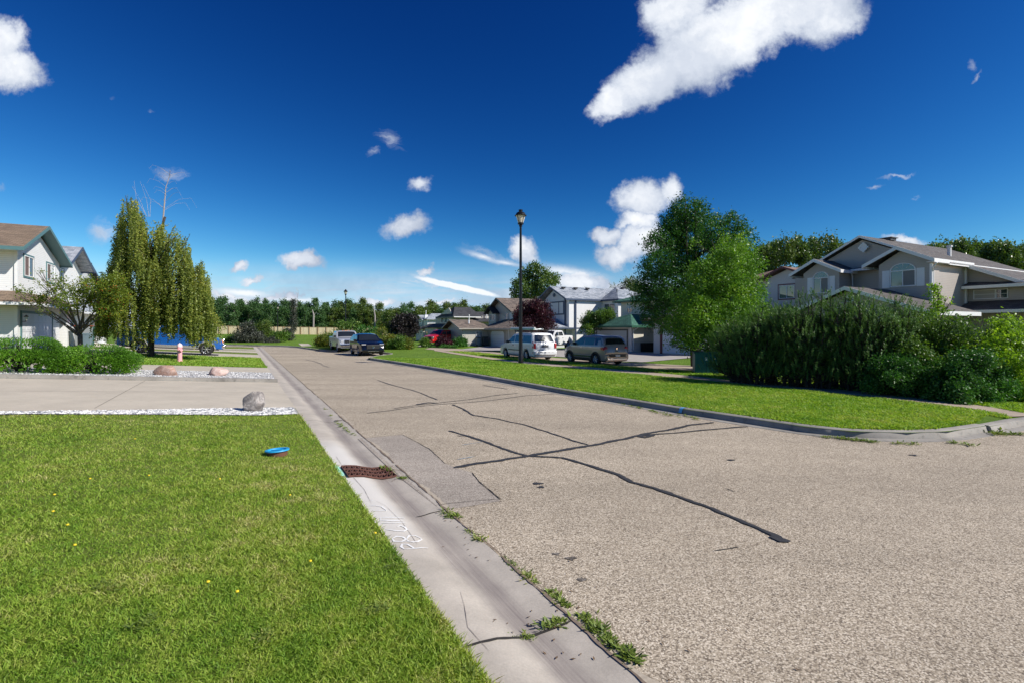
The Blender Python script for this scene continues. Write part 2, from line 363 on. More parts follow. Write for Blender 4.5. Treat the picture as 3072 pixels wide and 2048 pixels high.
# gutter: concrete with the dark water line along its lowest part
def gutter_mat():
    m, t, b, o = new_mat('gutter_concrete'); co = t.n('ShaderNodeTexCoord').outputs['Object']; sp = t.n('ShaderNodeSeparateXYZ', {0: co})
    st = t.n('ShaderNodeMapping', {'Vector': co, 'Scale': (.7, 9, 1)}).outputs[0]; n1 = t.noise(st, 1, 6, .6, .3).outputs['Fac']
    st2 = t.n('ShaderNodeMapping', {'Vector': co, 'Scale': (1.2, 60, 1)}).outputs[0]; n5 = t.noise(st2, 1, 4, .6, .2).outputs['Fac']
    big = t.noise(co, 1.3, 4).outputs['Fac']
    yy = t.m('ADD', sp.outputs[1], t.m('MULTIPLY', t.m('SUBTRACT', big, .5), .16))
    d = t.m('ABSOLUTE', t.m('ADD', yy, .40)); w = t.smooth(d, .20, .03)
    w = t.m('MULTIPLY', w, t.ramp(n1, [(.25, .55), (.6, 1.)]))
    w2 = t.m('MULTIPLY', w, t.ramp(n5, [(.35, .6), (.65, 1.)]))
    n2 = t.noise(co, 55, 4, .7).outputs['Fac']; n3 = t.noise(co, 1.6, 6, .65).outputs['Fac']
    base = t.mix(1., (.47, .42, .355), t.mix(1., t.ramp(n2, [(.3, .9), (.7, 1.08)]), t.ramp(n3, [(.3, .78), (.7, 1.14)]), 'MULTIPLY'), 'MULTIPLY')
    pale = t.m('MULTIPLY', t.smooth(sp.outputs[1], -.35, -.1), t.m('MULTIPLY', t.smooth(sp.outputs[0], 1.6, 2.8), t.smooth(sp.outputs[0], 7.6, 6.2)))
    base = t.mix(t.m('MULTIPLY', pale, .75), base, (.68, .655, .61))
    L(t, t.mix(t.m('MULTIPLY', w2, .8), base, (.165, .135, .13)), b.inputs['Base Color']); b.inputs['Roughness'].default_value = .8
    bump(t, b, n2, .3, .004); return m
M_gutter = gutter_mat()

def inpoly(x, y, P):
    c = False; n = len(P)
    for i in range(n):
        a, b = P[i], P[i-1]
        if (a[1] > y) != (b[1] > y) and x < (b[0]-a[0])*(y-a[1])/(b[1]-a[1])+a[0]: c = not c
    return c
def drape(name, poly, h, off, m, grid=2.0, parent=None, extra=None):
    P = [(p[0], p[1]) for p in poly]; n = len(P)
    pts = []; ed = []
    for i in range(n):                       # subdivide the outline so that it follows the ground
        a, b = Vector(P[i]), Vector(P[(i+1) % n]); k = max(1, min(60, int((b-a).length/max(grid, .5))))
        for j in range(k): pts.append(a+(b-a)*(j/k))
    m0 = len(pts); ed = [(i, (i+1) % m0) for i in range(m0)]
    xs = [p[0] for p in P]; ys = [p[1] for p in P]
    x0, x1, y0, y1 = max(min(xs), -70), min(max(xs), 70), max(min(ys), -14), min(max(ys), 135)
    i = 0; x = x0
    while x < x1:
        y = y0+(grid/2 if i % 2 else 0)
        while y < y1:
            if inpoly(x, y, P): pts.append(Vector((x, y)))
            y += grid if y < 60 else grid*3
        x += grid; i += 1
    vs, es, fs, *_ = delaunay_2d_cdt(pts, ed, [], 0, 1e-5)
    mb = MB(); mb.v = [(v.x, v.y, h(v.x, v.y)+off) for v in vs]
    for f in fs:
        c = sum((vs[i] for i in f), Vector((0, 0)))/len(f)
        if inpoly(c.x, c.y, P): mb.f.append(tuple(f))
    o = mb.build(name, m, parent, smooth=True)
    return o

# ------------------------------------------------------------------ ground, lawns, roads
g = MB(); g.add([(-3000, -3000, -.12), (3000, -3000, -.12), (3000, 3000, -.12), (-3000, 3000, -.12)], [(0, 1, 2, 3)])
tag(g.build('ground', M_lawn), kind='structure')
KERB = [G(a*1.30612, b*1.30612, lambda x, y: .13) for a, b in ((850, 822), (960, 838), (1100, 861), (1300, 896), (1450, 919), (1560, 937), (1700, 957), (1850, 979), (1960, 990), (2090, 993), (2180, 990), (2265, 977))]
KERB2 = [G(a*1.30612, b*1.30612, lambda x, y: .13) for a, b in ((2275, 978), (2352, 963))]
KERB2 += [Vector((16.5, 13.2, .13)), Vector((30, 20, .13)), Vector((80, 42, .13))]
FARK = [Vector((G(u, v).x, G(u, v).y, .13)) for u, v in ((1105, 1072.5), (1118, 1067), (1150, 1063.5), (1176, 1060.5), (1158, 1056.5), (1110, 1054), (1050, 1052), (990, 1050), (953, 1047.5), (876, 1037), (760, 1035), (663, 1033))]
FARK += [Vector((-60, 66, .13)), Vector((-140, 62, .13))]
road_poly = [ST(-.73, -12), ST(-.73, 30), ST(-.73, 61.5), Vector((-29.5, 58.6, 0)), Vector((-140, 52, 0))]+FARK[::-1][0:]+KERB+KERB2+[Vector((80, -15, 0))]
def shrink(pts):  # push the road a little under the kerb
    return pts
road = drape('road', road_poly, h_zero, 0, M_road, 6.0); tag(road, kind='structure')
lr = KERB+KERB2+[Vector((300, 150, 0)), Vector((300, 500, 0)), Vector((-400, 500, 0)), Vector((-400, 80, 0))]+FARK[::-1]
lawn_r = drape('lawn', lr, h_right, 0, M_lawn2, 1.25); tag(lawn_r, kind='structure')
S0 = .12
ll = [ST(S0, -12), ST(S0, 20), ST(S0, 40), ST(S0, 60.0), Vector((-30.5, 57.6, 0)), Vector((-140, 51, 0)), Vector((-140, -30, 0))]
lawn_l = drape('lawn', ll, h_left, 0, M_lawn, 1.5); tag(lawn_l, kind='structure')

def sweep(name, line, prof, m, parent=None, closed=False, flip=1):
    """line: points; prof: (across, z) pairs, across measured to the right of travel"""
    mb = MB(); n = len(line); k = len(prof)
    for i, p in enumerate(line):
        d = (line[min(i+1, n-1)]-line[max(i-1, 0)]); d.z = 0; d.normalize(); r = Vector((d.y, -d.x, 0))*flip
        for a, z in prof: mb.v.append(tuple(Vector((p.x, p.y, 0))+r*a+Vector((0, 0, z))))
    for i in range(n-1):
        for j in range(k-1): mb.f.append((i*k+j, i*k+j+1, (i+1)*k+j+1, (i+1)*k+j))
    mb.f.append(tuple(range(k))); mb.f.append(tuple((n-1)*k+j for j in range(k-1, -1, -1)))
    return mb.build(name, m, parent, auto=50)
def smoothline(P, it=2):
    for _ in range(it):
        Q_ = [P[0]]
        for a, b in zip(P, P[1:]): Q_ += [a*.75+b*.25, a*.25+b*.75]
        P = Q_+[P[-1]]
    return P
KP = [(.22, -.1), (.20, .128), (.185, .146), (.03, .143), (.0, .12), (-.035, .018), (-.24, .006), (-.25, -.1)]
kb = sweep('kerb', smoothline(KERB), KP, M_kerb, flip=-1); tag(kb, kind='structure')
tag(sweep('kerb', smoothline(KERB2, 1), KP, M_kerb, flip=-1), kind='structure')
tag(sweep('kerb', smoothline(FARK[::-1], 1), KP, M_kerb, flip=-1), kind='structure')
# rolled gutter on the near side, in its own frame (x along the street, y towards the lots)
GUT = [(S0, -.1), (S0, .075), (.0, .073), (-.14, .055), (-.27, .015), (-.40, -.018), (-.52, -.014), (-.64, -.002), (-.75, .008), (-.76, -.1)]
def gz(y):
    for (a, za), (b, zb) in zip(GUT[1:-1], GUT[2:-1]):
        if b <= y <= a: return za+(zb-za)*(a-y)/(a-b)
    return .0
mb = MB(); ts = [-12+i*.75 for i in range(99)]
for t_ in ts:
    for y, z in GUT: mb.v.append((t_, y, z))
k = len(GUT)
for i in range(len(ts)-1):
    for j in range(k-1): mb.f.append((i*k+j, i*k+j+1, (i+1)*k+j+1, (i+1)*k+j))
gutter = mb.build('gutter', M_gutter, auto=50); gutter.location = P0; gutter.rotation_euler = (0, 0, HEAD); tag(gutter, kind='structure')
def gl(t_, y, up=.0): return (t_, y, gz(y)+up)
def gpix(u, v):
    z = .0
    for _ in range(20):
        Y = (EYE-z)*1536/(v-986); X = (u-1536)/1536*Y; z = gz(clamp(s_of(X, Y), -.75, S0))
    return t_of(X, Y), clamp(s_of(X, Y), -.745, S0-.005)
M_dark = plain('dark_gap', (.03, .026, .022), .9, var=.5)
def strip(name, pts, w, m, parent, zf, up=.004, jit=0., seed=1, taper=True):
    """a flat painted or poured line lying on a surface: pts in the parent's frame"""
    rn = random.Random(seed); P = []
    for a, b in zip(pts, pts[1:]):
        a, b = Vector(a[:2]), Vector(b[:2]); n = max(1, int((b-a).length/.06)) if jit else 3
        for i in range(n): P.append(a+(b-a)*i/n)
    P.append(Vector(pts[-1][:2])); mb = MB(); n = len(P); wj = 0; oj = 0
    for i, p in enumerate(P):
        d = (P[min(i+1, n-1)]-P[max(i-1, 0)]); d = d.normalized() if d.length > 0 else Vector((1, 0)); r = Vector((-d.y, d.x))
        wj = wj*.6+rn.uniform(-1, 1)*jit*.4; oj = oj*.8+rn.uniform(-1, 1)*jit*.3
        f = 1+wj
        if taper and i in (0, n-1): f *= .35
        for sg in (-1, 1):
            q_ = p+r*(sg*w/2*max(.2, f)+oj*w); mb.v.append((q_.x, q_.y, zf(q_.x, q_.y)+up))
    for i in range(n-1): mb.f.append((2*i, 2*i+1, 2*i+3, 2*i+2))
    return mb.build(name, m, parent)
gzf = lambda x, y: gz(clamp(y, -.75, S0))
for i, (t_, y0, y1, w, j) in enumerate(((gpix(1450, 1926)[0], .11, -.74, .022, .9), (gpix(1265, 1548)[0], -.38, -.74, .02, .8), (gpix(955, 1262)[0], .11, -.74, .014, .9), (13.5, .1, -.74, .014, .5), (16.6, .1, -.74, .014, .5), (19.8, .1, -.74, .016, .5), (24, .1, -.74, .02, .5), (29, .1, -.74, .02, .5), (35, .1, -.74, .02, .5))):
    strip('joint', [(t_, y0), (t_+.03, (y0+y1)/2), (t_+.02, y1)], w, M_dark, gutter, gzf, .004, j, i)
# hairline cracks
for i, p in enumerate((((1.0, -.15), (.8, -.1), (.5, .0), (.2, -.02)), ((3.4, -.05), (3.2, -.12), (2.6, -.15), (2.0, -.12)), ((5.3, -.06), (5.2, .03), (5.8, .02)), ((4.5, .0), (3.9, -.02), (3.3, .02)))):
    strip('joint', p, .0035, MATS['hairline'] if 'hairline' in MATS else plain('hairline', (.22, .19, .17), .9), gutter, gzf, .004, .9, 30+i)
M_grit = plain('grit', (.20, .15, .11), .95, var=.6, scale=30); M_grit2 = plain('sand', (.42, .36, .28), .95, var=.4, scale=40)
for i in range(14):
    t0 = -1+i*3.1; strip('grit_line', [(t0, -.752), (t0+1.2, -.757), (t0+2.2, -.75), (t0+3.0, -.754)], .022, M_grit, gutter, lambda x, y: .011, .003, 1.1, 300+i)
    if i < 9: strip('sand_drift', [(t0+.5, -.79), (t0+1.1, -.80), (t0+1.9, -.785)], .055, M_grit2, gutter, lambda x, y: .0, .0035, 1.3, 330+i)
# sprayed white marks on the gutter, traced letter by letter
M_spray = plain('spray_white', (.78, .77, .75), .8, var=.12, scale=60)
SPR = [[(1240, 1405), (1400, 1396), (1590, 1390)], [(1240, 1405), (1190, 1370), (1210, 1332), (1290, 1335), (1370, 1380), (1390, 1396)],
       [(1060, 1250), (1120, 1215), (1220, 1228), (1265, 1258), (1200, 1292), (1090, 1290), (1060, 1250)], [(1265, 1258), (1310, 1203), (1400, 1208), (1470, 1238), (1500, 1262), (1440, 1292), (1330, 1296), (1265, 1258)], [(1200, 1292), (1290, 1290), (1380, 1312)],
       [(965, 1112), (1100, 1130), (1230, 1140), (1280, 1115), (1240, 1080), (1180, 1060), (1140, 1080)], [(900, 1022), (1080, 1024), (1270, 1022)], [(890, 985), (1060, 990), (1230, 994)], [(890, 945), (1060, 944), (1250, 952)], [(900, 940), (890, 985)],
       [(760, 840), (870, 834), (980, 836)], [(690, 765), (820, 768), (900, 782), (980, 836)], [(640, 690), (780, 690)]]
for i, st in enumerate(SPR):
    strip('spray_mark', [gpix(960+a/4.9, 1360+b/4.9) for a, b in st], .023, M_spray, gutter, gzf, .005, .7, 60+i)
strip('spray_mark', [gpix(1000, 1397), gpix(1027, 1428)], .055, plain('spray_mint', (.40, .78, .66), .8), gutter, gzf, .006, .2, 80)
strip('joint', [gpix(993, 1398), gpix(1018, 1428)], .02, plain('rust_line', (.10, .04, .03), .9), gutter, gzf, .005, .2, 81)

# things painted or poured on the road
rz = lambda x, y: 0.
def rp(l, k=1.30612): return [(p.x, p.y) for p in (G0(a*k, b*k) for a, b in l)]
z2 = lambda l: [(1100+a/1.8092, 1130+b/1.8092) for a, b in l]
TAR = [([(60, 18), (130, 42), (250, 72), (320, 98), (385, 125)], .055), ([(0, 197), (130, 182), (260, 162), (400, 148), (560, 138), (700, 124), (860, 102), (1015, 93)], .05), ([(145, 172), (260, 155), (400, 140), (560, 122), (700, 100), (820, 88)], .05), ([(270, 150), (340, 138), (390, 142)], .12),
       ([(465, 150), (520, 172), (580, 208), (700, 226), (850, 258), (980, 298), (1100, 340), (1205, 368)], .055), ([(445, 292), (560, 325), (700, 375), (820, 415), (880, 430)], .06), ([(475, 495), (600, 472), (760, 445), (900, 424), (1060, 398), (1240, 366), (1400, 335), (1530, 306), (1650, 285), (1760, 262), (1880, 246)], .10),
       ([(1480, 325), (1560, 312), (1700, 302), (1850, 288), (2070, 270)], .06), ([(1460, 318), (1510, 330), (1560, 316)], .10), ([(880, 430), (1060, 440), (1160, 468), (1260, 500), (1360, 530), (1440, 572), (1560, 606), (1700, 655), (1850, 708), (1980, 760), (2100, 815), (2200, 856), (2260, 885)], .065), ([(2190, 868), (2250, 885), (2300, 893)], .10)]
for i, (l, w) in enumerate(TAR):
    strip('tar_seal', [(G0(*p).x, G0(*p).y) for p in z2(l)], w, M_tar, road, rz, .006+.0006*i, .55, 100+i)
for i, l in enumerate(([(700, 825), (720, 829), (741, 836)], [(738, 838), (757, 843)], [(905, 838), (940, 842)], [(1110, 884), (1165, 893)])):
    strip('tar_seal', rp(l), .07, M_tar, road, rz, .005, .3, 120+i)
pz = lambda l: [G0(*p) for p in z2(l)]
pat = rp([(822, 1007), (925, 998), (985, 1030), (1022, 1064), (1060, 1078), (1085, 1085), (1100, 1108), (1150, 1150), (1060, 1165), (1012, 1170), (905, 1085)])
mb = MB(); mb.add([(x, y, .003) for x, y in pat], [tuple(range(len(pat)-1, -1, -1))]); mb.build('asphalt_patch', M_patch, road)
apr = rp([(893, 1068), (920, 1066), (950, 1070), (962, 1082), (945, 1090), (918, 1094)])
mb = MB(); mb.add([(x, y, .0055) for x, y in apr], [tuple(range(len(apr)-1, -1, -1))]); mb.build('asphalt_patch', M_patch, road)
for i, (l, w) in enumerate((([(925, 998), (985, 1030), (1022, 1064), (1045, 1066)], .012), ([(1085, 1085), (1100, 1105), (1130, 1130), (1150, 1147)], .014), ([(1000, 1160), (1085, 1150), (1150, 1146)], .008), ([(822, 1007), (925, 998)], .01), ([(1665, 1120), (1690, 1130)], .012), ([(1640, 1265), (1700, 1256)], .01))):
    strip('road_crack', rp(l), w, M_dark, road, rz, .007, .8, 140+i)
rn = random.Random(5)
def blob(name, c, r, m, parent, zf, up, seed, rr=.4):
    rn = random.Random(seed); k = 14; P = []
    for i in range(k):
        a = 2*math.pi*i/k; q_ = r*(1+rn.uniform(-rr, rr)); x, y = c[0]+math.cos(a)*q_*1.3, c[1]+math.sin(a)*q_; P.append((x, y, zf(x, y)+up))
    mb = MB(); mb.add(P, [tuple(range(k))]); return mb.build(name, m, parent)
M_stain = asphalt('oil_stain', ((.07, .06, .052), (.14, .12, .10), (.20, .175, .15), (.30, .27, .24)), 62, .1)
for i, (a, b, r) in enumerate(((1678, 1056, .045), (2098, 1045, .05), (1235, 1110, .05), (1242, 1118, .04), (1500, 1126, .0))):
    if r: blob('tar_spot', tuple(G0(a*1.30612, b*1.30612)[:2]), r, M_tar, road, rz, .006, i)
for i, (a, b, r) in enumerate(((1312, 1282, .035), (1278, 1272, .03), (1060, 1000, .06), (775, 965, .07), (1335, 1330, .03))):
    blob('oil_stain', tuple(G0(a*1.30612, b*1.30612)[:2]), r, M_stain, road, rz, .004, 20+i)
blu = plain('survey_blue', (.10, .35, .62), .8, var=.3)
strip('paint_mark', rp([(1060, 1022), (1110, 1014)]), .02, plain('survey_blue_worn', (.32, .38, .42), .8, var=.2), road, rz, .0075, .6, 170)
strip('paint_mark', rp([(1050, 1055), (1090, 1048)]), .02, MATS['survey_blue_worn'], road, rz, .0075, .6, 171)
pm = G(1562*1.30612, 934*1.30612, lambda x, y: .1)
# blue mark over the kerb face
kd = (G(1560*1.3061, 937*1.3061, lambda x, y: .13)-KERB[4]).normalized()
mb = MB(); c = KERB[5]; r = Vector((kd.y, -kd.x, 0)); c = c+kd*.06
for a, z in ((-.045, .02), (-.008, .122), (.03, .1455), (.12, .1465)):
    for e in (-.05, .05):
        p = c-r*a*1.0+kd*e; mb.v.append((p.x, p.y, z+.006))
mb.f = [(2*i, 2*i+1, 2*i+3, 2*i+2) for i in range(3)]; mb.build('paint_mark', blu, kb)

# storm grate dished to the gutter
gt0, gt1 = 4.5, 5.08
M_rust = rock('rusty_iron', (.09, .035, .025), (.16, .065, .045), (.22, .11, .08), 14)
gr = empty('storm_drain', ST(0, gt0)); gr.rotation_euler = (0, 0, HEAD); tag(gr, 'rusty brown iron storm drain grate dished into the gutter', 'drain grate')
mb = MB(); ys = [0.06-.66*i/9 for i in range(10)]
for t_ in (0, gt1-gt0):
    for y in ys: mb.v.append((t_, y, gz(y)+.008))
mb.f = [(i, i+10, i+11, i+1) for i in range(9)]; mb.build('pit_shade', plain('pit_shade_black', (.006, .005, .005), .9), gr)  # flat black sheet on the gutter, painted shade for the opening under the bars
mb = MB()
W_ = gt1-gt0
for y0, y1 in zip(ys, ys[1:]):
    for t_ in (0, W_/3, 2*W_/3, W_): mb.beam((t_, y0, gz(y0)+.03), (t_, y1, gz(y1)+.03), .017, .02)
    ym = (y0+y1)/2
for i, y in enumerate(ys):
    mb.beam((0, y, gz(y)+.0285), (W_, y, gz(y)+.0285), .010, .018)
for i in range(9):
    for j in range(3):
        y0, y1 = ys[i], ys[i+1]; mb.beam((j*W_/3, y0, gz(y0)+.0275), ((j+1)*W_/3, y1, gz(y1)+.0275), .010, .016)
mb.build('grate_bars', M_rust, gr)

# ------------------------------------------------------------------ driveways, gravel beds and the path
def quad_st(s0, s1, t0, t1): return [ST(s0, t0), ST(s1, t0), ST(s1, t1), ST(s0, t1)]
DR = [('driveway', .12, 24, 11.45, 18.45, .012), ('driveway', .12, 24, 22.6, 26.6, .012), ('driveway', .12, 14, 37.1, 41.8, .012), ('driveway', .12, 14, 45.2, 49.4, .012), ('driveway', .12, 14, 50.6, 54.0, .012)]
M_joint = plain('drive_joint', (.20, .18, .15), .9)
for n_, a, b, c, d, o_ in DR:
    P4 = quad_st(a, b, c, d) if c != 11.45 else [ST(.12, 11.45), ST(1.5, 11.4), ST(3, 11.2), ST(5, 11.12), ST(9, 11.05), ST(24, 10.95), ST(24, d), ST(.12, d)]
    dv = drape(n_, P4, h_left, o_, M_drive, 1.5); tag(dv, kind='structure')
    for q_ in ([4.2, 8.4, 12.6] if c < 30 else [4.5, 9]): strip('joint', [tuple(ST(q_, c+.1)[:2]), tuple(ST(q_, d-.1)[:2])], .016, M_joint, dv, h_left, o_+.006, .2, 7)
    strip('joint', [tuple(ST(.3, (c+d)/2)[:2]), tuple(ST(6, (c+d)/2)[:2]), tuple(ST(12, (c+d)/2)[:2])], .016, M_joint, dv, h_left, o_+.006, .2, 8)
near = [ST(.14, 11.45), ST(1.5, 11.4), ST(3, 11.2), ST(5, 11.12), ST(9, 11.05), ST(24, 10.95), ST(24, 10.5), ST(12, 10.55), ST(8, 10.7), ST(5, 10.75), ST(2.5, 10.45), ST(1, 10.2), ST(.14, 10.35)]
tag(drape('gravel_bed', near, h_left, .016, M_gravel_base, 1.), kind='structure')
tag(drape('gravel_bed', quad_st(.14, 22, 18.7, 22.6), lambda x, y: h_left(x, y)+.05, .016, M_gravel_base, 1.), kind='structure')
ek = sweep('garden_kerb', [ST(.12+i*1.2, 18.56) for i in range(19)], [(0, 0)], None) if 0 else None
mb = MB()
for i in range(19):
    a, b = ST(.12+i*1.2, 18.58), ST(.12+(i+1)*1.2, 18.58); za, zb = h_left(a.x, a.y), h_left(b.x, b.y)
    mb.beam(Vector((a.x, a.y, za+.135)), Vector((b.x, b.y, zb+.135)), .22, .25)
tag(mb.build('kerb', M_kerb), kind='structure')
# white pebbles as many small stones (nobody could count them)
def pebbles(name, spots, size, m, seed):
    rn = np.random.default_rng(seed); n = len(spots); C = np.array(spots)
    base = np.array([(1, 0, 0), (0, 1, 0), (-1, 0, 0), (0, -1, 0), (0, 0, 1)], float); F_ = [(0, 1, 4), (1, 2, 4), (2, 3, 4), (3, 0, 4)]
    sz = rn.uniform(.5, 1.2, (n, 1, 1))*size; j = rn.uniform(.65, 1.25, (n, 5, 3)); an = rn.uniform(0, 6.3, n)
    Rm = np.zeros((n, 3, 3)); Rm[:, 0, 0] = np.cos(an); Rm[:, 0, 1] = -np.sin(an); Rm[:, 1, 0] = np.sin(an); Rm[:, 1, 1] = np.cos(an); Rm[:, 2, 2] = .75
    P = np.einsum('nij,nkj->nki', Rm, base[None]*j*np.array([1, .75, .8]))*sz+C[:, None, :]
    P[:, 4, :2] = C[:, :2]+rn.uniform(-.2, .2, (n, 2))*size
    V = P[:, np.array(F_)].reshape(-1, 3)
    return np_mesh(name, V, n*4, 3, m)
def pebble_mat():
    m, t, b, o = new_mat('pebbles'); g_ = t.n('ShaderNodeNewGeometry'); co = t.n('ShaderNodeTexCoord').outputs['Object']
    v = t.n('ShaderNodeTexVoronoi', {'Vector': co, 'Scale': 14.}); rr = t.n('ShaderNodeSeparateColor', {0: v.outputs['Color']}).outputs[0]
    L(t, t.ramp(rr, [(0, (.13, .14, .16)), (.25, (.30, .31, .33)), (.42, (.60, .59, .57)), (1, (.78, .77, .75))]), b.inputs['Base Color']); b.inputs['Roughness'].default_value = .7; return m
M_pebble = pebble_mat()
rn = random.Random(3); sp = []
while len(sp) < 6500:
    s_ = rn.uniform(.2, 12); t_ = rn.uniform(10.2, 11.42); p = ST(s_, t_)
    if inpoly(p.x, p.y, [(a.x, a.y) for a in near]): sp.append((p.x, p.y, h_left(p.x, p.y)+.022))
for i in range(9000):
    p = ST(rn.uniform(.2, 14), rn.uniform(18.72, 22.55)); sp.append((p.x, p.y, h_left(p.x, p.y)+.07))
tag(pebbles('pebbles', sp, .030, M_pebble, 3), 'loose white and grey pebbles filling the beds beside the driveway', 'pebbles', kind='stuff')

path_far = [(1303, 1048), (1364, 1057), (1450, 1069), (1533, 1080.5), (1657, 1092), (1884, 1111), (2099, 1130), (2250, 1147), (2450, 1163), (2600, 1176), (2800, 1197), (2980, 1223), (3072, 1240)]
path_near = [(1303, 1052), (1364, 1062), (1450, 1075), (1533, 1087), (1657, 1099), (1884, 1119.5), (2099, 1140), (2250, 1157), (2450, 1174), (2600, 1191), (2800, 1213), (2930, 1232), (3010, 1246), (3040, 1258)]
pp = [G(*p) for p in path_near]+[Vector((11.2, 11.55, 0)), Vector((14.5, 12.5, 0)), Vector((16, 14.5, 0))]+[G(*p) for p in path_far[::-1]]
tag(drape('path', pp, h_right, .022, M_path, 1.), kind='structure')
srv = [G(u, v) for u, v in ((1275, 1047), (1360, 1054.5), (1450, 1066), (1560, 1078.5), (1700, 1090), (1800, 1097), (1930, 1106), (2060, 1110), (2250, 1116), (2250, 1103), (2060, 1096), (1925, 1089), (1800, 1083), (1650, 1072), (1500, 1058), (1400, 1047), (1290, 1043))]
tag(drape('side_road', srv, h_right, .024, M_path, 1.25), kind='structure')
M_drv2 = concrete('grey_drive', (.40, .37, .34), .12, .8)
for l in (((1376, 1048), (1440, 1052), (1510, 1052), (1540, 1046), (1520, 1039), (1460, 1038.5), (1440, 1041)), ((1590, 1063), (1700, 1072), (1800, 1080), (1926, 1087), (2100, 1071), (2100, 1062), (1960, 1057), (1884, 1055), (1770, 1047), (1650, 1047)),
          ((1250, 1040.5), (1290, 1039), (1340, 1036.5), (1340, 1034), (1260, 1037))):
    tag(drape('driveway', [G(*p) for p in l], h_right, .034, M_drv2, 1.5), kind='structure')
tag(drape('path', [G(*p) for p in ((895, 1030.5), (925, 1031), (936, 1037.5), (905, 1038.5))], h_right, .02, M_drive, 1.), kind='structure')
# ------------------------------------------------------------------ houses
M_white_sid = siding('siding_white', (.80, .80, .79)); M_beige_sid = siding('siding_beige', (.52, .49, .43)); M_grey_sid = siding('siding_warm_grey', (.455, .41, .37))
M_cool_sid = siding('siding_cool_grey', (.60, .61, .63)); M_pale_sid = siding('siding_pale', (.62, .58, .56)); M_cream_sid = siding('siding_cream', (.66, .62, .52))
M_tan_sid = siding('siding_tan', (.46, .43, .39)); M_green_sid = siding('siding_greengrey', (.36, .38, .37))
M_sh_brown = shingle('shingle_brown', (.20, .145, .10), (.26, .19, .135), (.15, .11, .08)); M_sh_cedar = shingle('shingle_cedar', (.17, .135, .11), (.27, .21, .17), (.085, .07, .06))
M_sh_dark = shingle('shingle_dark', (.045, .047, .055), (.065, .067, .075), (.03, .03, .036)); M_sh_grey = shingle('shingle_grey', (.33, .36, .40), (.45, .48, .53), (.17, .20, .24))
M_sh_green = shingle('shingle_green', (.045, .15, .10), (.07, .20, .14), (.03, .10, .07)); M_sh_red = shingle('shingle_redbrown', (.24, .15, .11), (.32, .21, .16), (.15, .09, .07))
M_sh_taupe = shingle('shingle_taupe', (.11, .10, .095), (.16, .145, .135), (.08, .07, .065))
M_trim_w = plain('trim_white', (.80, .80, .80), .45, var=.04); M_trim_teal = plain('trim_teal', (.09, .19, .20), .5, var=.08); M_trim_navy = plain('trim_navy', (.05, .075, .13), .5, var=.08)
M_trim_green = plain('trim_green', (.02, .10, .06), .45, var=.1); M_trim_dark = plain('trim_dark', (.07, .065, .065), .5); M_trim_red = plain('trim_red', (.13, .02, .025), .5)
M_trim_tan = plain('trim_tan', (.40, .36, .31), .5); M_gdoor = plain('garage_door', (.74, .75, .77), .5, var=.03); M_gdoor2 = plain('garage_door_grey', (.42, .42, .43), .5, var=.03)
M_glass = glass('window_glass', (.05, .07, .09)); M_blind = plain('blind', (.62, .64, .64), .4, var=.06); M_curt = plain('curtain', (.16, .11, .10), .7, var=.4, scale=9); M_found = concrete('foundation', (.30, .29, .28))
M_fibre = plain('metal_vent', (.25, .25, .26), .5)

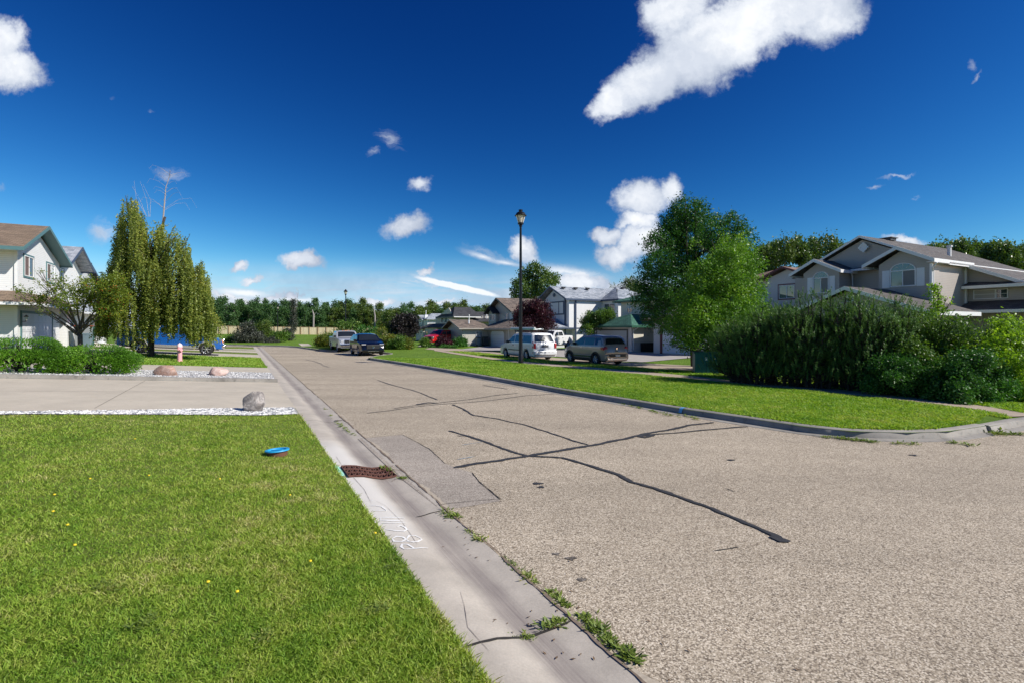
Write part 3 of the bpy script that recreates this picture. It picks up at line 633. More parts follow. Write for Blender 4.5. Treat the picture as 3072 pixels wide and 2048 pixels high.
M_shade = plain('window_shade', (.20, .195, .185), .5, var=.1)
class House:
    """local frame: x along the street (t - t0), y towards the near road side (s - s0), z up"""
    def __init__(h, name, s0, t0, z0, label, cat='house', group=None):
        h.s0, h.t0, h.z0 = s0, t0, z0
        h.root = empty(name, ST(s0, t0, z0), HEAD); tag(h.root, label, cat, group)
        h.wall = {}; h.roofs = {}
    def p(h, s, t, z): return Vector((t-h.t0, s-h.s0, z-h.z0))
    def mb(h, m): return h.wall.setdefault(m, MB())
    def block(h, s0, s1, t0, t1, z0, z1, m):
        h.mb(m).box(t0-h.t0, t1-h.t0, s0-h.s0, s1-h.s0, z0-h.z0, z1-h.z0)
    def gable_wall(h, s, th, t0, t1, tp, z0, zp, m):
        """triangle of wall in the plane s, th thick"""
        a, b, c = h.p(s, t0, z0), h.p(s, t1, z0), h.p(s, tp, zp); o = Vector((0, th, 0))
        h.mb(m).add([a, b, c, a+o, b+o, c+o], [(0, 1, 2), (5, 4, 3), (0, 3, 4, 1), (1, 4, 5, 2), (2, 5, 3, 0)])
    def gable_wall_t(h, t, th, s0, s1, sp, z0, zp, m):
        a, b, c = h.p(s0, t, z0), h.p(s1, t, z0), h.p(sp, t, zp); o = Vector((th, 0, 0))
        h.mb(m).add([a, b, c, a+o, b+o, c+o], [(0, 1, 2), (5, 4, 3), (0, 3, 4, 1), (1, 4, 5, 2), (2, 5, 3, 0)])
    def roof(h, planes, m, fascia=None, name='roof', th=.1, fh=.2, edges=None):
        """planes: polygons of (s,t,z); edges: fascia runs of (s,t,z)"""
        mb = MB()
        for pl in planes: mb.slab([h.p(*q_) for q_ in pl], th)
        o = mb.build(name, m, h.root)
        if fascia is not None and edges:
            fb = MB()
            for a, b in edges: fb.beam(h.p(*a)+Vector((0, 0, .012)), h.p(*b)+Vector((0, 0, .012)), .035, fh, drop=.0)
            fb.build('fascia', fascia, h.root)
        return o
    def gable_n(h, s0, s1, t0, tp, t1, z0, zp, m, fascia, z1=None, fh=.2, front=1):
        """ridge runs away from the street (along s); s0 = street end of the roof"""
        z1 = z0 if z1 is None else z1
        e = [((s0, t0, z0), (s0, tp, zp)), ((s0, tp, zp), (s0, t1, z1)), ((s0, t0, z0), (s1, t0, z0)), ((s0, t1, z1), (s1, t1, z1))]
        return h.roof([[(s0, t0, z0), (s0, tp, zp), (s1, tp, zp), (s1, t0, z0)], [(s0, tp, zp), (s0, t1, z1), (s1, t1, z1), (s1, tp, zp)]], m, fascia, edges=e, fh=fh)
    def window(h, plane, c, a0, a1, z0, z1, frame=None, trim=None, mull=(), hor=(), arch=0, out=1, blind=None, tw=.07, shutters=None, name='window'):
        """plane 'f': wall s=c, a=t ; plane 's': wall t=c, a=s ; out: +1/-1 side the wall faces"""
        frame = frame or M_trim_w
        if plane == 'f': P = lambda a, z, d: h.p(c+out*d, a, z)
        else: P = lambda a, z, d: h.p(a, c+out*d, z)
        def bx(mb, a, b, zz0, zz1, d0, d1):
            q_ = [P(a, zz0, d0), P(b, zz0, d0), P(b, zz1, d0), P(a, zz1, d0), P(a, zz0, d1), P(b, zz0, d1), P(b, zz1, d1), P(a, zz1, d1)]
            mb.add(q_, [(0, 1, 2, 3), (7, 6, 5, 4), (0, 4, 5, 1), (1, 5, 6, 2), (2, 6, 7, 3), (3, 7, 4, 0)])
        fr = MB(); f = .065 if arch else .05; zc = z1-arch
        for a, b, p_, q_ in ((a0, a0+f, z0, zc), (a1-f, a1, z0, zc), (a0+f, a1-f, z0, z0+f), (a0+f, a1-f, zc-f, zc)): bx(fr, a, b, p_, q_, -.01, .05)
        for u in mull: bx(fr, a0+(a1-a0)*u-.025, a0+(a1-a0)*u+.025, z0+f, zc-f, -.01, .045)
        for u in hor: bx(fr, a0+f, a1-f, z0+(zc-z0)*u-.012, z0+(zc-z0)*u+.012, -.01, .04)
        if arch:
            mid = (a0+a1)/2; rx = (a1-a0)/2; k = 14
            for i in range(k):
                u0, u1 = math.pi*i/k, math.pi*(i+1)/k
                q_ = []
                for d in (-.01, .05):
                    for (r_, u) in ((1, u0), (1, u1), (1-f*1.1/rx, u1), (1-f*1.1/rx, u0)): q_.append(P(mid+rx*r_*math.cos(u), zc+arch*r_*math.sin(u), d))
                fr.add(q_, [(0, 1, 2, 3), (7, 6, 5, 4), (0, 4, 5, 1), (1, 5, 6, 2), (2, 6, 7, 3), (3, 7, 4, 0)])
            for u in (.25, .5, .75):
                an = math.pi*u; p0, p1 = P(mid+rx*.3*math.cos(an), zc+arch*.3*math.sin(an), .02), P(mid+rx*.95*math.cos(an), zc+arch*.95*math.sin(an), .02); fr.tube([p0, p1], .012, 4)
        w = fr.build(name, frame, h.root)
        gl_ = MB()
        if arch:
            ring = [P(a0+.02, z0+.02, .012), P(a1-.02, z0+.02, .012)]+[P((a0+a1)/2+(a1-a0-.04)/2*math.cos(math.pi*i/14), zc+(arch-.02)*math.sin(math.pi*i/14), .012) for i in range(15)]
            gl_.add(ring, [tuple(range(len(ring)))])
        else: bx(gl_, a0+.02, a1-.02, z0+.02, z1-.02, -.005, .012)
        gl_.build('pane', M_glass, w)
        if blind is not None:
            for (u0, u1, v0, v1, mm) in blind:
                b = MB(); bx(b, a0+f+(a1-a0-2*f)*u0, a0+f+(a1-a0-2*f)*u1, z0+f+(zc-z0-2*f)*v0, z0+f+(zc-z0-2*f)*v1, .013, .017); b.build('blind' if mm is M_blind else 'curtain', mm, w)
        if trim:
            tb = MB(); g_ = tw
            for a, b, p_, q_ in ((a0-g_, a0, z0-g_, z1+g_), (a1, a1+g_, z0-g_, z1+g_), (a0, a1, z0-g_, z0), (a0, a1, z1, z1+g_)): bx(tb, a, b, p_, q_, -.01, .035)
            tb.build('trim', trim, w)
        if shutters:
            sw = shutters
            for a, b in ((a0-sw-.03, a0-.03), (a1+.03, a1+sw+.03)):
                sb = MB(); bx(sb, a, b, z0-.03, zc+.05, -.01, .03)
                for i in range(9): zz = z0+.06+(zc-z0-.1)*i/9; bx(sb, a+.05, b-.05, zz, zz+.04, .03, .042)
                sb.build('shutter', M_trim_w, h.root)
        return w
    def garage(h, c, t0, t1, z0, z1, out=1, m=None, trim=None, cols=8, rows=4, cham=0):
        m = m or M_gdoor
        P = lambda a, z, d: h.p(c+out*d, a, z)
        mb = MB()
        def bx(mb, a, b, zz0, zz1, d0, d1):
            q_ = [P(a, zz0, d0), P(b, zz0, d0), P(b, zz1, d0), P(a, zz1, d0), P(a, zz0, d1), P(b, zz0, d1), P(b, zz1, d1), P(a, zz1, d1)]
            mb.add(q_, [(0, 1, 2, 3), (7, 6, 5, 4), (0, 4, 5, 1), (1, 5, 6, 2), (2, 6, 7, 3), (3, 7, 4, 0)])
        rh = (z1-z0)/rows; cols_ = cols
        for r_ in range(rows):
            bx(mb, t0, t1, z0+r_*rh+.012, z0+(r_+1)*rh-.006, -.02, .03)
            cw = (t1-t0)/max(cols, 1)
            for q_ in range(cols): bx(mb, t0+q_*cw+.09, t0+(q_+1)*cw-.09, z0+r_*rh+.11, z0+(r_+1)*rh-.1, .03, .042)
        if cols: pass
        d = mb.build('garage_door', m, h.root)
        if trim:
            tb = MB(); bx(tb, t0-.12, t0, z0, z1+.14, -.02, .06); bx(tb, t1, t1+.12, z0, z1+.14, -.02, .06); bx(tb, t0, t1, z1, z1+.14, -.02, .06)
            if cham:
                for (a, sg) in ((t0, 1), (t1, -1)):
                    q_ = [P(a, z1, .06), P(a+sg*cham, z1, .06), P(a, z1-cham, .06), P(a, z1, .031), P(a+sg*cham, z1, .031), P(a, z1-cham, .031)]
                    tb.add(q_, [(0, 1, 2), (5, 4, 3), (0, 3, 4, 1), (1, 4, 5, 2), (2, 5, 3, 0)])
            tb.build('trim', trim, d)
        return d
    def pipe(h, pts, m=None, r=.04, name='downspout'):
        MB().tube([h.p(*q_) for q_ in pts], r, 6).build(name, m or M_trim_w, h.root)
    def vent(h, s, t, z, r=.08, hh=.45, m=None, cap=True):
        c = h.p(s, t, z); pr = [(0, 0), (r, 0), (r, hh)]+([(r*1.5, hh), (r*1.5, hh+.12), (0, hh+.14)] if cap else [(0, hh)])
        MB().lathe(pr, 10, Matrix.Translation(c)).build('vent_pipe', m or M_trim_w, h.root)
    def roofvent(h, s, t, z):
        c = h.p(s, t, z); MB().box(c.x-.16, c.x+.16, c.y-.18, c.y+.18, c.z, c.z+.14).box(c.x-.22, c.x+.22, c.y-.24, c.y+.24, c.z+.14, c.z+.19).build('roof_vent', M_trim_dark, h.root)
    def finish(h, corner=None, ct=None):
        for m, mb in h.wall.items(): mb.build('wall', m, h.root)
    def lantern(h, s, t, z, out):
        c = h.p(s, t, z); M = Matrix.Translation(c)
        f = MB().tube([(c.x, c.y, c.z-.21), (c.x, c.y, c.z+.04)], .012, 5).lathe([(0, .16), (.03, .13), (.11, .05), (.115, .03), (.0, .03)], 6, M).box(c.x-.02, c.x+.02, min(c.y, c.y-out*.18), max(c.y, c.y-out*.18), c.z-.24, c.z-.2).lathe([(0, -.2), (.05, -.19), (.055, -.16), (0, -.16)], 6, M).build('lantern', M_trim_dark, h.root)
        MB().lathe([(.04, -.16), (.085, .03)], 6, M).build('lantern_glass', M_blind, f)

# --- white two-storey house at the left
hs = House('house', 12.3, 38.5, .8, 'white sided two-storey house with teal trim, brown roof and garage at the left edge')
hs.block(12.3, 26, 35.09, 42.75, .3, 6.5, M_white_sid)
hs.gable_wall(12.3, .2, 35.09, 42.75, 38.3, 6.5, 8.0, M_white_sid)
hs.gable_n(11.68, 27, 34.0, 38.25, 43.1, 6.5, 8.35, M_sh_brown, M_trim_teal)
hs.roof([[(11.72, 34.04, 6.40), (12.3, 34.04, 6.40), (12.3, 38.25, 8.24), (11.72, 38.25, 8.24)], [(11.72, 43.05, 6.40), (12.3, 43.05, 6.40), (12.3, 38.25, 8.24), (11.72, 38.25, 8.24)]], M_trim_teal, None, name='soffit', th=.02)
hs.roof([[(12.2, 34.04, 6.38), (26.9, 34.04, 6.38), (26.9, 35.2, 6.40), (12.2, 35.2, 6.40)]], M_trim_w, None, name='soffit', th=.02)
hs.window('f', 12.3, 36.22, 37.72, 5.12, 6.3, trim=M_trim_teal, mull=(.5,), out=-1, blind=((0, .5, 0, 1, M_curt),), tw=.1)
hs.window('f', 12.3, 40.1, 41.65, 5.12, 6.28, trim=M_trim_teal, mull=(.5,), out=-1, blind=((0, .4, .15, 1, M_curt), (.55, 1, 0, 1, M_blind)), tw=.1)
hs.garage(12.3, 35.8, 41.05, .85, 2.98, out=-1, trim=M_trim_teal, cols=8, rows=4)
# skirt roof between the storeys, wrapping the corner
hs.roof([[(11.3, 33.7, 3.5), (12.35, 35.14, 4.2), (12.35, 43.0, 4.2), (11.3, 43.0, 3.5)], [(11.3, 33.7, 3.5), (26, 33.7, 3.5), (26, 35.14, 4.2), (12.35, 35.14, 4.2)]], M_sh_brown, M_trim_w, name='skirt_roof', edges=[((11.3, 33.7, 3.5), (11.3, 43.0, 3.5)), ((11.3, 33.7, 3.5), (26, 33.7, 3.5))], fh=.15)
mb = MB()
for s_, t_ in ((12.27, 35.06),): c = hs.p(s_, t_, 0); mb.box(c.x-.05, c.x+.09, c.y-.05, c.y+.09, -.3, 5.7)
mb.build('corner_board', M_trim_w, hs.root)
hs.lantern(11.98, 35.45, 2.72, -1); hs.lantern(11.98, 41.5, 2.72, -1)
c = hs.p(13.4, 35.0, 2.6); MB().box(c.x-.1, c.x+.06, c.y-.07, c.y+.07, c.z-.1, c.z+.12).build('wall_light', M_trim_dark, hs.root)
hs.finish()
# --- second white house behind
hs = House('house', 12.5, 46.0, .7, 'white house with blue-grey gable roof just behind the left house')
hs.block(12.5, 24, 43.2, 49.0, .2, 6.5, M_white_sid); hs.gable_wall(12.5, .2, 43.2, 49.0, 46, 6.5, 7.9, M_white_sid)
hs.gable_n(11.7, 25, 43.0, 45.85, 49.4, 6.7, 8.15, M_sh_grey, M_trim_navy)
hs.gable_n(14.2, 25, 42.6, 45.3, 48.2, 7.2, 8.75, M_sh_grey, M_trim_navy)
hs.window('f', 12.5, 43.5, 44.7, 4.9, 6.3, trim=M_trim_teal, mull=(.5,), out=-1)
hs.block(12.0, 13.0, 43.2, 50.4, .2, 3.3, M_white_sid)
hs.roof([[(11.2, 43.1, 3.3), (12.5, 43.1, 4.1), (12.5, 50.5, 4.1), (11.2, 50.5, 3.3)]], M_sh_grey, M_trim_w, name='skirt_roof', edges=[((11.2, 43.1, 3.3), (11.2, 50.5, 3.3))], fh=.14)
hs.finish()
# --- third house with the open garage
hs = House('house', 12.4, 56, .5, 'dark roofed house with an open brown garage behind the crabapple tree')
hs.block(14.5, 26, 52.5, 66, .2, 6.1, M_cool_sid)
hs.gable_n(14.0, 27, 53.0, 59.5, 66.0, 6.2, 8.4, M_sh_dark, M_trim_navy); hs.gable_wall(14.5, .2, 53.4, 65.6, 59.5, 6.1, 8.2, M_cool_sid)
hs.roof([[(13.9, 52.0, 6.0), (27, 52.0, 6.0), (27, 59.4, 8.38), (13.9, 59.4, 8.38)]], M_sh_dark, None)
for a, b in ((50.5, 51.1), (53.6, 54.4), (56.4, 57.2)): hs.block(12.4, 12.7, a, b, .2, 3.0, M_white_sid)
hs.block(12.4, 12.7, 50.5, 57.2, 2.6, 3.2, M_white_sid); hs.block(18.4, 18.6, 50.5, 57.2, .2, 3.0, plain('plywood', (.30, .13, .06), .7, var=.35, scale=3))
hs.block(12.7, 18.6, 50.4, 50.5, .2, 3.1, MATS['plywood']); hs.block(12.7, 18.6, 57.2, 57.3, .2, 3.1, MATS['plywood']); hs.block(12.4, 18.6, 50.4, 57.3, 3.2, 3.3, M_trim_w)
hs.garage(12.55, 54.4, 56.4, .5, 2.6, out=-1, cols=4)
hs.roof([[(11.8, 50.2, 3.25), (18.8, 50.2, 3.25), (18.8, 57.6, 3.25), (11.8, 57.6, 3.25)]], M_sh_dark, M_trim_w, name='garage_roof', edges=[((11.8, 50.2, 3.25), (11.8, 57.6, 3.25))])
hs.finish()

# --- right side, far to near
hs = House('house', -29.3, 92, .0, 'distant bluish white house with pale grey hip roof and white chimney')
hs.block(-36, -29.3, 88.6, 95.5, -.2, 3.9, M_cool_sid)
hs.gable_wall(-29.3, -.1, 90.3, 94.8, 92.6, 3.7, 4.6, M_cool_sid)
hs.roof([[(-28.8, 90, 3.75), (-28.8, 92.5, 4.7), (-33, 92.5, 4.7), (-33, 90, 3.75)], [(-28.8, 92.5, 4.7), (-28.8, 95.4, 3.75), (-33, 95.4, 3.75), (-33, 92.5, 4.7)]], M_sh_grey, M_trim_w, edges=[((-28.8, 90, 3.75), (-28.8, 92.5, 4.7)), ((-28.8, 92.5, 4.7), (-28.8, 95.4, 3.75))], fh=.14)
hs.roof([[(-29.0, 88.1, 3.85), (-31.0, 91.2, 5.0), (-34.5, 91.2, 5.0), (-37, 88.1, 3.85)], [(-29.0, 88.1, 3.85), (-29.0, 95.8, 3.85), (-31.0, 91.2, 5.0)], [(-29, 95.8, 3.85), (-37, 95.8, 3.85), (-34.5, 91.2, 5), (-31, 91.2, 5)]], M_sh_grey, M_trim_w, name='roof')
hs.window('f', -29.3, 93.6, 94.6, 2.6, 3.6); hs.window('f', -29.3, 90.9, 91.5, 2.5, 3.6, trim=M_trim_navy)
c = hs.p(-29.6, 90.3, 4.2); MB().box(c.x-.3, c.x+.3, c.y-.3, c.y+.3, c.z-.3, c.z+.5).build('chimney', M_trim_w, hs.root); hs.vent(-29.6, 90.3, 4.7, .06, .7, cap=True)
hs.finish()
hs = House('house', -26.1, 72, .0, 'grey house with nearly black roof and white framed upstairs windows')
hs.block(-34, -26.15, 67.7, 75.2, -.2, 4.0, M_tan_sid); hs.gable_wall(-26.15, -.15, 67.7, 74, 69.3, 4.0, 5.2, M_tan_sid)
hs.roof([[(-25.9, 66.9, 3.85), (-26.7, 68.4, 5.3), (-29.2, 68.4, 5.3), (-30.6, 66.9, 3.85)], [(-25.9, 66.9, 3.85), (-25.9, 74.4, 3.85), (-26.7, 68.6, 5.3)], [(-25.9, 74.4, 3.85), (-34, 74.4, 3.85), (-29.2, 68.5, 5.3), (-26.7, 68.5, 5.3)]], M_sh_dark, M_trim_dark, edges=[((-25.9, 66.9, 3.85), (-25.9, 74.4, 3.85))])
hs.roof([[(-29.0, 66.9, 3.2), (-29.0, 69.5, 4.7), (-36, 69.5, 4.7), (-36, 66.9, 3.2)]], M_sh_dark, M_trim_w, name='roof')
pl = MB(); pl.beam(hs.p(-26.0, 66.86, 3.86), hs.p(-30.3, 66.86, 3.86), .1, .12); pl.build('gutter_pipe', M_trim_w, hs.root)
hs.window('f', -26.15, 71.6, 72.6, 2.95, 3.75, mull=(.5,)); hs.window('f', -26.15, 69.9, 71.0, 2.95, 3.8, mull=(.5,))
hs.roof([[(-25.0, 67.5, 2.3), (-26.2, 67.5, 2.9), (-26.2, 78.5, 2.9), (-25.0, 78.5, 2.3)], [(-25.0, 78.5, 2.1), (-28, 78.5, 2.7), (-28, 83.5, 2.7), (-25.0, 83.5, 2.1)]], M_sh_dark, None, name='skirt_roof')
hs.block(-28, -25.4, 72.2, 78.3, -.2, 2.3, M_tan_sid); hs.garage(-25.4, 72.6, 76.2, .05, 1.75, m=M_gdoor2, cols=0); hs.block(-30, -25.4, 79, 83, -.2, 2.15, M_cream_sid)
hs.window('f', -25.4, 76.6, 77.8, .9, 1.7)
hs.vent(-28.2, 66.4, 3.4, .07, .6); hs.vent(-31.5, 67.4, 3.6, .09, .9)
hs.finish()
# cedar-roofed townhouse: low garage wing and tall front
hs = House('house', -21.6, 53, .0, 'beige house with mottled cedar roof and a sunlit garage side with a small double window')
hs.block(-25.2, -21.6, 53.03, 57.6, -.2, 2.2, M_beige_sid); hs.gable_wall(-21.62, -.12, 53.0, 57.6, 55.6, 2.2, 3.0, M_beige_sid)
hs.roof([[(-21.0, 52.5, 2.15), (-21.0, 55.7, 3.2), (-24.1, 55.7, 3.2), (-25.8, 52.5, 2.15)], [(-21.0, 55.7, 3.2), (-21.0, 58.4, 2.15), (-25.8, 58.4, 2.15), (-24.1, 55.7, 3.2)], [(-24.1, 55.7, 3.2), (-25.8, 52.5, 2.15), (-25.8, 58.4, 2.15)]], M_sh_cedar, M_trim_tan, edges=[((-21.0, 52.5, 2.15), (-21.0, 55.7, 3.2)), ((-21.0, 55.7, 3.2), (-21.0, 58.4, 2.15)), ((-21.0, 52.5, 2.15), (-25.8, 52.5, 2.15))], fh=.14)
hs.window('s', 53.03, -24.15, -23.35, 1.08, 1.78, out=-1, mull=(.33, .5, .67), hor=(.33, .66))
c = hs.p(-23.4, 52.9, 0); MB().box(c.x-.02, c.x+.14, c.y-1.8, c.y+1.75, -.1, .38).build('foundation', M_found, hs.root)
hs.finish()
hs = House('house', -24.8, 50, .0, 'tall beige house with cedar shingle gable and arched white garage door')
T_ = lambda t: -2.714+1.0825*(t+2.714); Z_ = lambda z: 2.1+1.0825*(z-2.1); SB = -2.2
tr_ = lambda l: [(s_+SB, T_(t_), Z_(z_)) for s_, t_, z_ in l]
hs.block(-36, -25.3+SB, T_(47.2), T_(52.8), -.2, Z_(4.1), M_tan_sid); hs.block(-25.3+SB, -24.9+SB, T_(50.8), T_(52.8), 2.2, Z_(4.0), M_tan_sid)
hs.gable_wall(-25.28+SB, -.12, T_(47.4), T_(53.2), T_(50.3), Z_(4.1), Z_(5.45), M_tan_sid); hs.gable_wall(-24.88+SB, -.1, T_(50.8), T_(52.8), T_(51.9), Z_(4.0), Z_(4.6), M_tan_sid)
hs.roof([tr_([(-24.6, 46.6, 4.0), (-24.6, 50.3, 5.65), (-34, 50.3, 5.65), (-34, 46.6, 4.0)]), tr_([(-24.6, 50.3, 5.65), (-24.6, 53.4, 4.0), (-34, 53.4, 4.0), (-34, 50.3, 5.65)])], M_sh_cedar, M_trim_dark, edges=[tuple(tr_([(-24.6, 46.6, 4.0), (-24.6, 50.3, 5.65)])), tuple(tr_([(-24.6, 50.3, 5.65), (-24.6, 53.4, 4.0)])), tuple(tr_([(-24.6, 46.6, 4.0), (-34, 46.6, 4.0)]))])
hs.roof([tr_([(-24.3, 50.6, 3.9), (-24.3, 51.8, 4.7), (-25.5, 51.8, 4.7), (-25.5, 50.6, 3.9)]), tr_([(-24.3, 51.8, 4.7), (-24.3, 53.1, 3.9), (-25.5, 53.1, 3.9), (-25.5, 51.8, 4.7)])], M_sh_dark, None)
hs.window('f', -24.9+SB, T_(51.1), T_(52.3), Z_(3.0), Z_(3.75), mull=(.33, .66)); hs.window('f', -25.3+SB, T_(48.5), T_(49.1), Z_(3.2), Z_(3.85)); hs.window('f', -25.3+SB, T_(47.3), T_(48.1), Z_(2.9), Z_(3.85), blind=((0, 1, 0, 1, M_blind),))
hs.block(-30, -24.9, 45.9, 53.0, -.2, 2.2, M_tan_sid)
hs.roof([[(-24.2, 45.6, 2.1), (-27.6, 48.4, 3.25), (-27.6, 53.6, 3.25), (-24.2, 54.2, 2.1)], [(-24.2, 45.6, 2.1), (-31.0, 45.6, 2.1), (-31.0, 48.4, 3.25), (-27.6, 48.4, 3.25)]], M_sh_cedar, M_trim_tan, name='skirt_roof', edges=[((-24.2, 45.6, 2.1), (-24.2, 54.2, 2.1))], fh=.14)
hs.garage(-24.9, 48.55, 52.1, .05, 1.8, trim=M_trim_tan, cols=0, cham=.3)
mb = MB()
for i in range(24): c = hs.p(-24.12, 45.7+i*.36, 1.99); MB().box(c.x-.05, c.x+.05, c.y-.2, c.y+.02, c.z-.06, c.z+.05).build('rafter_tail', M_trim_tan, hs.root)
hs.pipe([(-24.5, 47.4, 2.0), (-24.7, 47.2, 1.9), (-24.75, 47.1, .1)]); hs.roofvent(-29.6, 52.9, 5.3); hs.roofvent(-31.4, 52.7, 5.2)
hs.vent(-22.9, 54.1, 2.7, .09, .45, cap=False)
hs.finish()
# white and navy house
hs = House('house', -30.6, 45, .0, 'white two-storey house with navy trim, pale grey roof and big front window')
hs.block(-39, -30.6, 44.95, 49.4, -.2, 5.4, M_cool_sid); hs.gable_wall(-30.62, -.15, 44.95, 49.4, 47.2, 5.4, 6.6, M_cool_sid)
hs.block(-38.4, -31.55, 44.3, 45, -.2, 5.35, M_white_sid); hs.block(-31.5, -30.75, 44.35, 45, 2.0, 5.35, M_white_sid)
hs.roof([[(-30.1, 44.0, 5.4), (-30.1, 47.4, 7.0), (-40.2, 47.4, 7.0), (-40.2, 44.0, 5.4)], [(-30.1, 47.4, 7.0), (-30.1, 50.4, 5.5), (-40.2, 50.4, 5.5), (-40.2, 47.4, 7.0)]], M_sh_grey, M_trim_navy, edges=[((-30.1, 44.0, 5.4), (-30.1, 47.4, 7.0)), ((-30.1, 47.4, 7.0), (-30.1, 50.4, 5.5)), ((-30.1, 44.0, 5.4), (-35.0, 44.0, 5.4))])
hs.window('f', -30.6, 45.2, 47.95, 3.75, 5.1, frame=M_trim_navy, mull=(.34, .36), trim=M_trim_navy, blind=((0, 1, .0, 1, M_blind),), tw=.1)
hs.window('f', -30.6, 48.3, 49.2, 3.8, 4.95, frame=M_trim_navy, trim=M_trim_navy, tw=.1)
c = hs.p(-30.55, 47.1, 5.95); MB().lathe([(0, 0), (.22, 0), (.22, .06), (0, .06)], 8, Matrix.Translation(c), 'y').build('gable_vent', M_trim_navy, hs.root)
mb = MB(); 
for s_, t_ in ((-30.62, 44.93), (-31.6, 44.27)): c = hs.p(s_, t_, 0); mb.box(c.x-.06, c.x+.06, c.y-.06, c.y+.09, 0, 5.35)
mb.build('corner_board', M_trim_navy, hs.root)
# corner bay with windows and hip roof
hs.block(-39.0, -35.3, 41.5, 44.4, -.2, 5.3, M_white_sid)
hs.roof([[(-34.9, 41.0, 5.35), (-34.9, 44.1, 5.35), (-37.4, 44.4, 7.0)], [(-34.9, 41.0, 5.35), (-37.4, 44.4, 7.0), (-40.5, 44.4, 6.4), (-40.5, 41.0, 5.35)]], M_sh_grey, M_trim_navy, edges=[((-34.9, 41.0, 5.35), (-34.9, 44.1, 5.35)), ((-34.9, 41.0, 5.35), (-40.5, 41.0, 5.35))])
hs.window('s', 41.5, -38.1, -36.7, 3.2, 4.7, out=-1, mull=(.33, .66), hor=(.5,)); hs.window('f', -35.3, 42.0, 43.9, 3.0, 4.9, mull=(.5,), hor=(.5,))
hs.roofvent(-31.5, 46.6, 6.7); hs.roofvent(-33.2, 46.6, 6.7); hs.roofvent(-34.9, 46.6, 6.7); hs.roofvent(-37.8, 43.7, 6.7); hs.vent(-36.2, 42.8, 6.1, .05, .3, M_trim_dark); hs.vent(-40.2, 42.5, 5.6, .05, .9)
# attached garage with small hip roof
hs.block(-33.5, -28.3, 44.9, 48.6, -.2, 2.2, M_cool_sid)
hs.roof([[(-27.7, 44.3, 2.2), (-27.7, 49.2, 2.2), (-29.7, 46.6, 3.2)], [(-27.7, 44.3, 2.2), (-29.7, 46.6, 3.2), (-31.4, 46.6, 3.2), (-33.6, 44.3, 2.2)], [(-27.7, 49.2, 2.2), (-33.6, 49.2, 2.2), (-31.4, 46.6, 3.2), (-29.7, 46.6, 3.2)]], M_sh_grey, M_trim_navy, name='garage_roof', edges=[((-27.7, 44.3, 2.2), (-27.7, 49.2, 2.2)), ((-27.7, 44.3, 2.2), (-33.6, 44.3, 2.2))], fh=.15)
hs.garage(-28.3, 45.3, 48.2, .05, 1.95, cols=6)
hs.finish()
# green roofed house
hs = House('house', -29.7, 35, .0, 'beige house with green hip roofs and a wide grey garage door')
hs.block(-33.0, -29.7, 32.9, 39.3, -.1, 2.35, M_cool_sid if 0 else M_pale_sid); hs.block(-32.9, -29.85, 32.82, 33.0, .85, 2.3, M_cream_sid)
hs.roof([[(-29.2, 32.3, 2.35), (-29.2, 39.9, 2.35), (-30.9, 34.4, 3.45)], [(-29.2, 32.3, 2.35), (-30.9, 34.4, 3.45), (-33.5, 34.4, 3.45), (-33.6, 32.3, 2.35)], [(-29.2, 39.9, 2.35), (-33.5, 39.9, 2.9), (-33.5, 34.4, 3.45), (-30.9, 34.4, 3.45)]], M_sh_green, M_trim_green, name='garage_roof', edges=[((-29.2, 32.3, 2.35), (-29.2, 39.9, 2.35)), ((-29.2, 32.3, 2.35), (-33.6, 32.3, 2.35))], fh=.17)
hs.garage(-29.7, 33.5, 38.3, .05, 1.92, m=M_gdoor2, trim=M_trim_dark, cols=0)
hs.pipe([(-30.1, 32.35, 2.25), (-29.9, 32.75, 2.0), (-29.82, 32.8, 1.8), (-29.82, 32.8, .2)]); c = hs.p(-32.0, 32.78, 0); MB().box(c.x-.03, c.x, c.y-.75, c.y+1.35, .02, .82).build('gate', plain('dark_gate', (.045, .035, .03), .8, var=.5, scale=4), hs.root)
hs.block(-42, -32.8, 31.0, 38.05, 2.0, 4.9, M_cream_sid); hs.block(-42, -33.0, 31.2, 38.0, -.1, 2.6, M_cream_sid)
hs.roof([[(-32.2, 30.4, 4.85), (-32.2, 38.65, 4.85), (-36.2, 34.5, 6.25)], [(-32.2, 38.65, 4.85), (-43, 38.65, 4.85), (-40, 34.5, 6.25), (-36.2, 34.5, 6.25)], [(-32.2, 30.4, 4.85), (-36.2, 34.5, 6.25), (-40, 34.5, 6.25), (-43, 30.4, 4.85)]], M_sh_green, M_trim_green, edges=[((-32.2, 30.4, 4.85), (-32.2, 38.65, 4.85)), ((-32.2, 38.65, 4.85), (-43, 38.65, 4.85))], fh=.17)
hs.window('f', -32.8, 36.35, 37.1, 3.65, 4.6, mull=(.5,), hor=(.5,), blind=((0, 1, .45, 1, M_blind),)); hs.window('f', -32.8, 33.2, 34.1, 3.9, 4.7)
hs.finish()
# pale house with garage (half hidden by the trees)
hs = House('house', -30.0, 28, .0, 'pale house with maroon corner post and white garage door behind the green tree')
hs.block(-36, -30.0, 24.6, 30.45, -.1, 2.9, M_pale_sid); hs.garage(-30.0, 25.4, 29.35, .1, 2.0, cols=0)
c = hs.p(-29.95, 29.5, 0); MB().box(c.x-.1, c.x+.12, c.y-.03, c.y+.03, 0, 2.3).build('post', M_trim_red, hs.root)
hs.roof([[(-29.2, 24, 2.9), (-29.2, 31, 2.9), (-36, 31, 3.9), (-36, 24, 3.9)]], M_sh_taupe, M_trim_red, name='garage_roof', edges=[((-29.2, 24, 2.9), (-29.2, 31, 2.9))])
hs.finish()
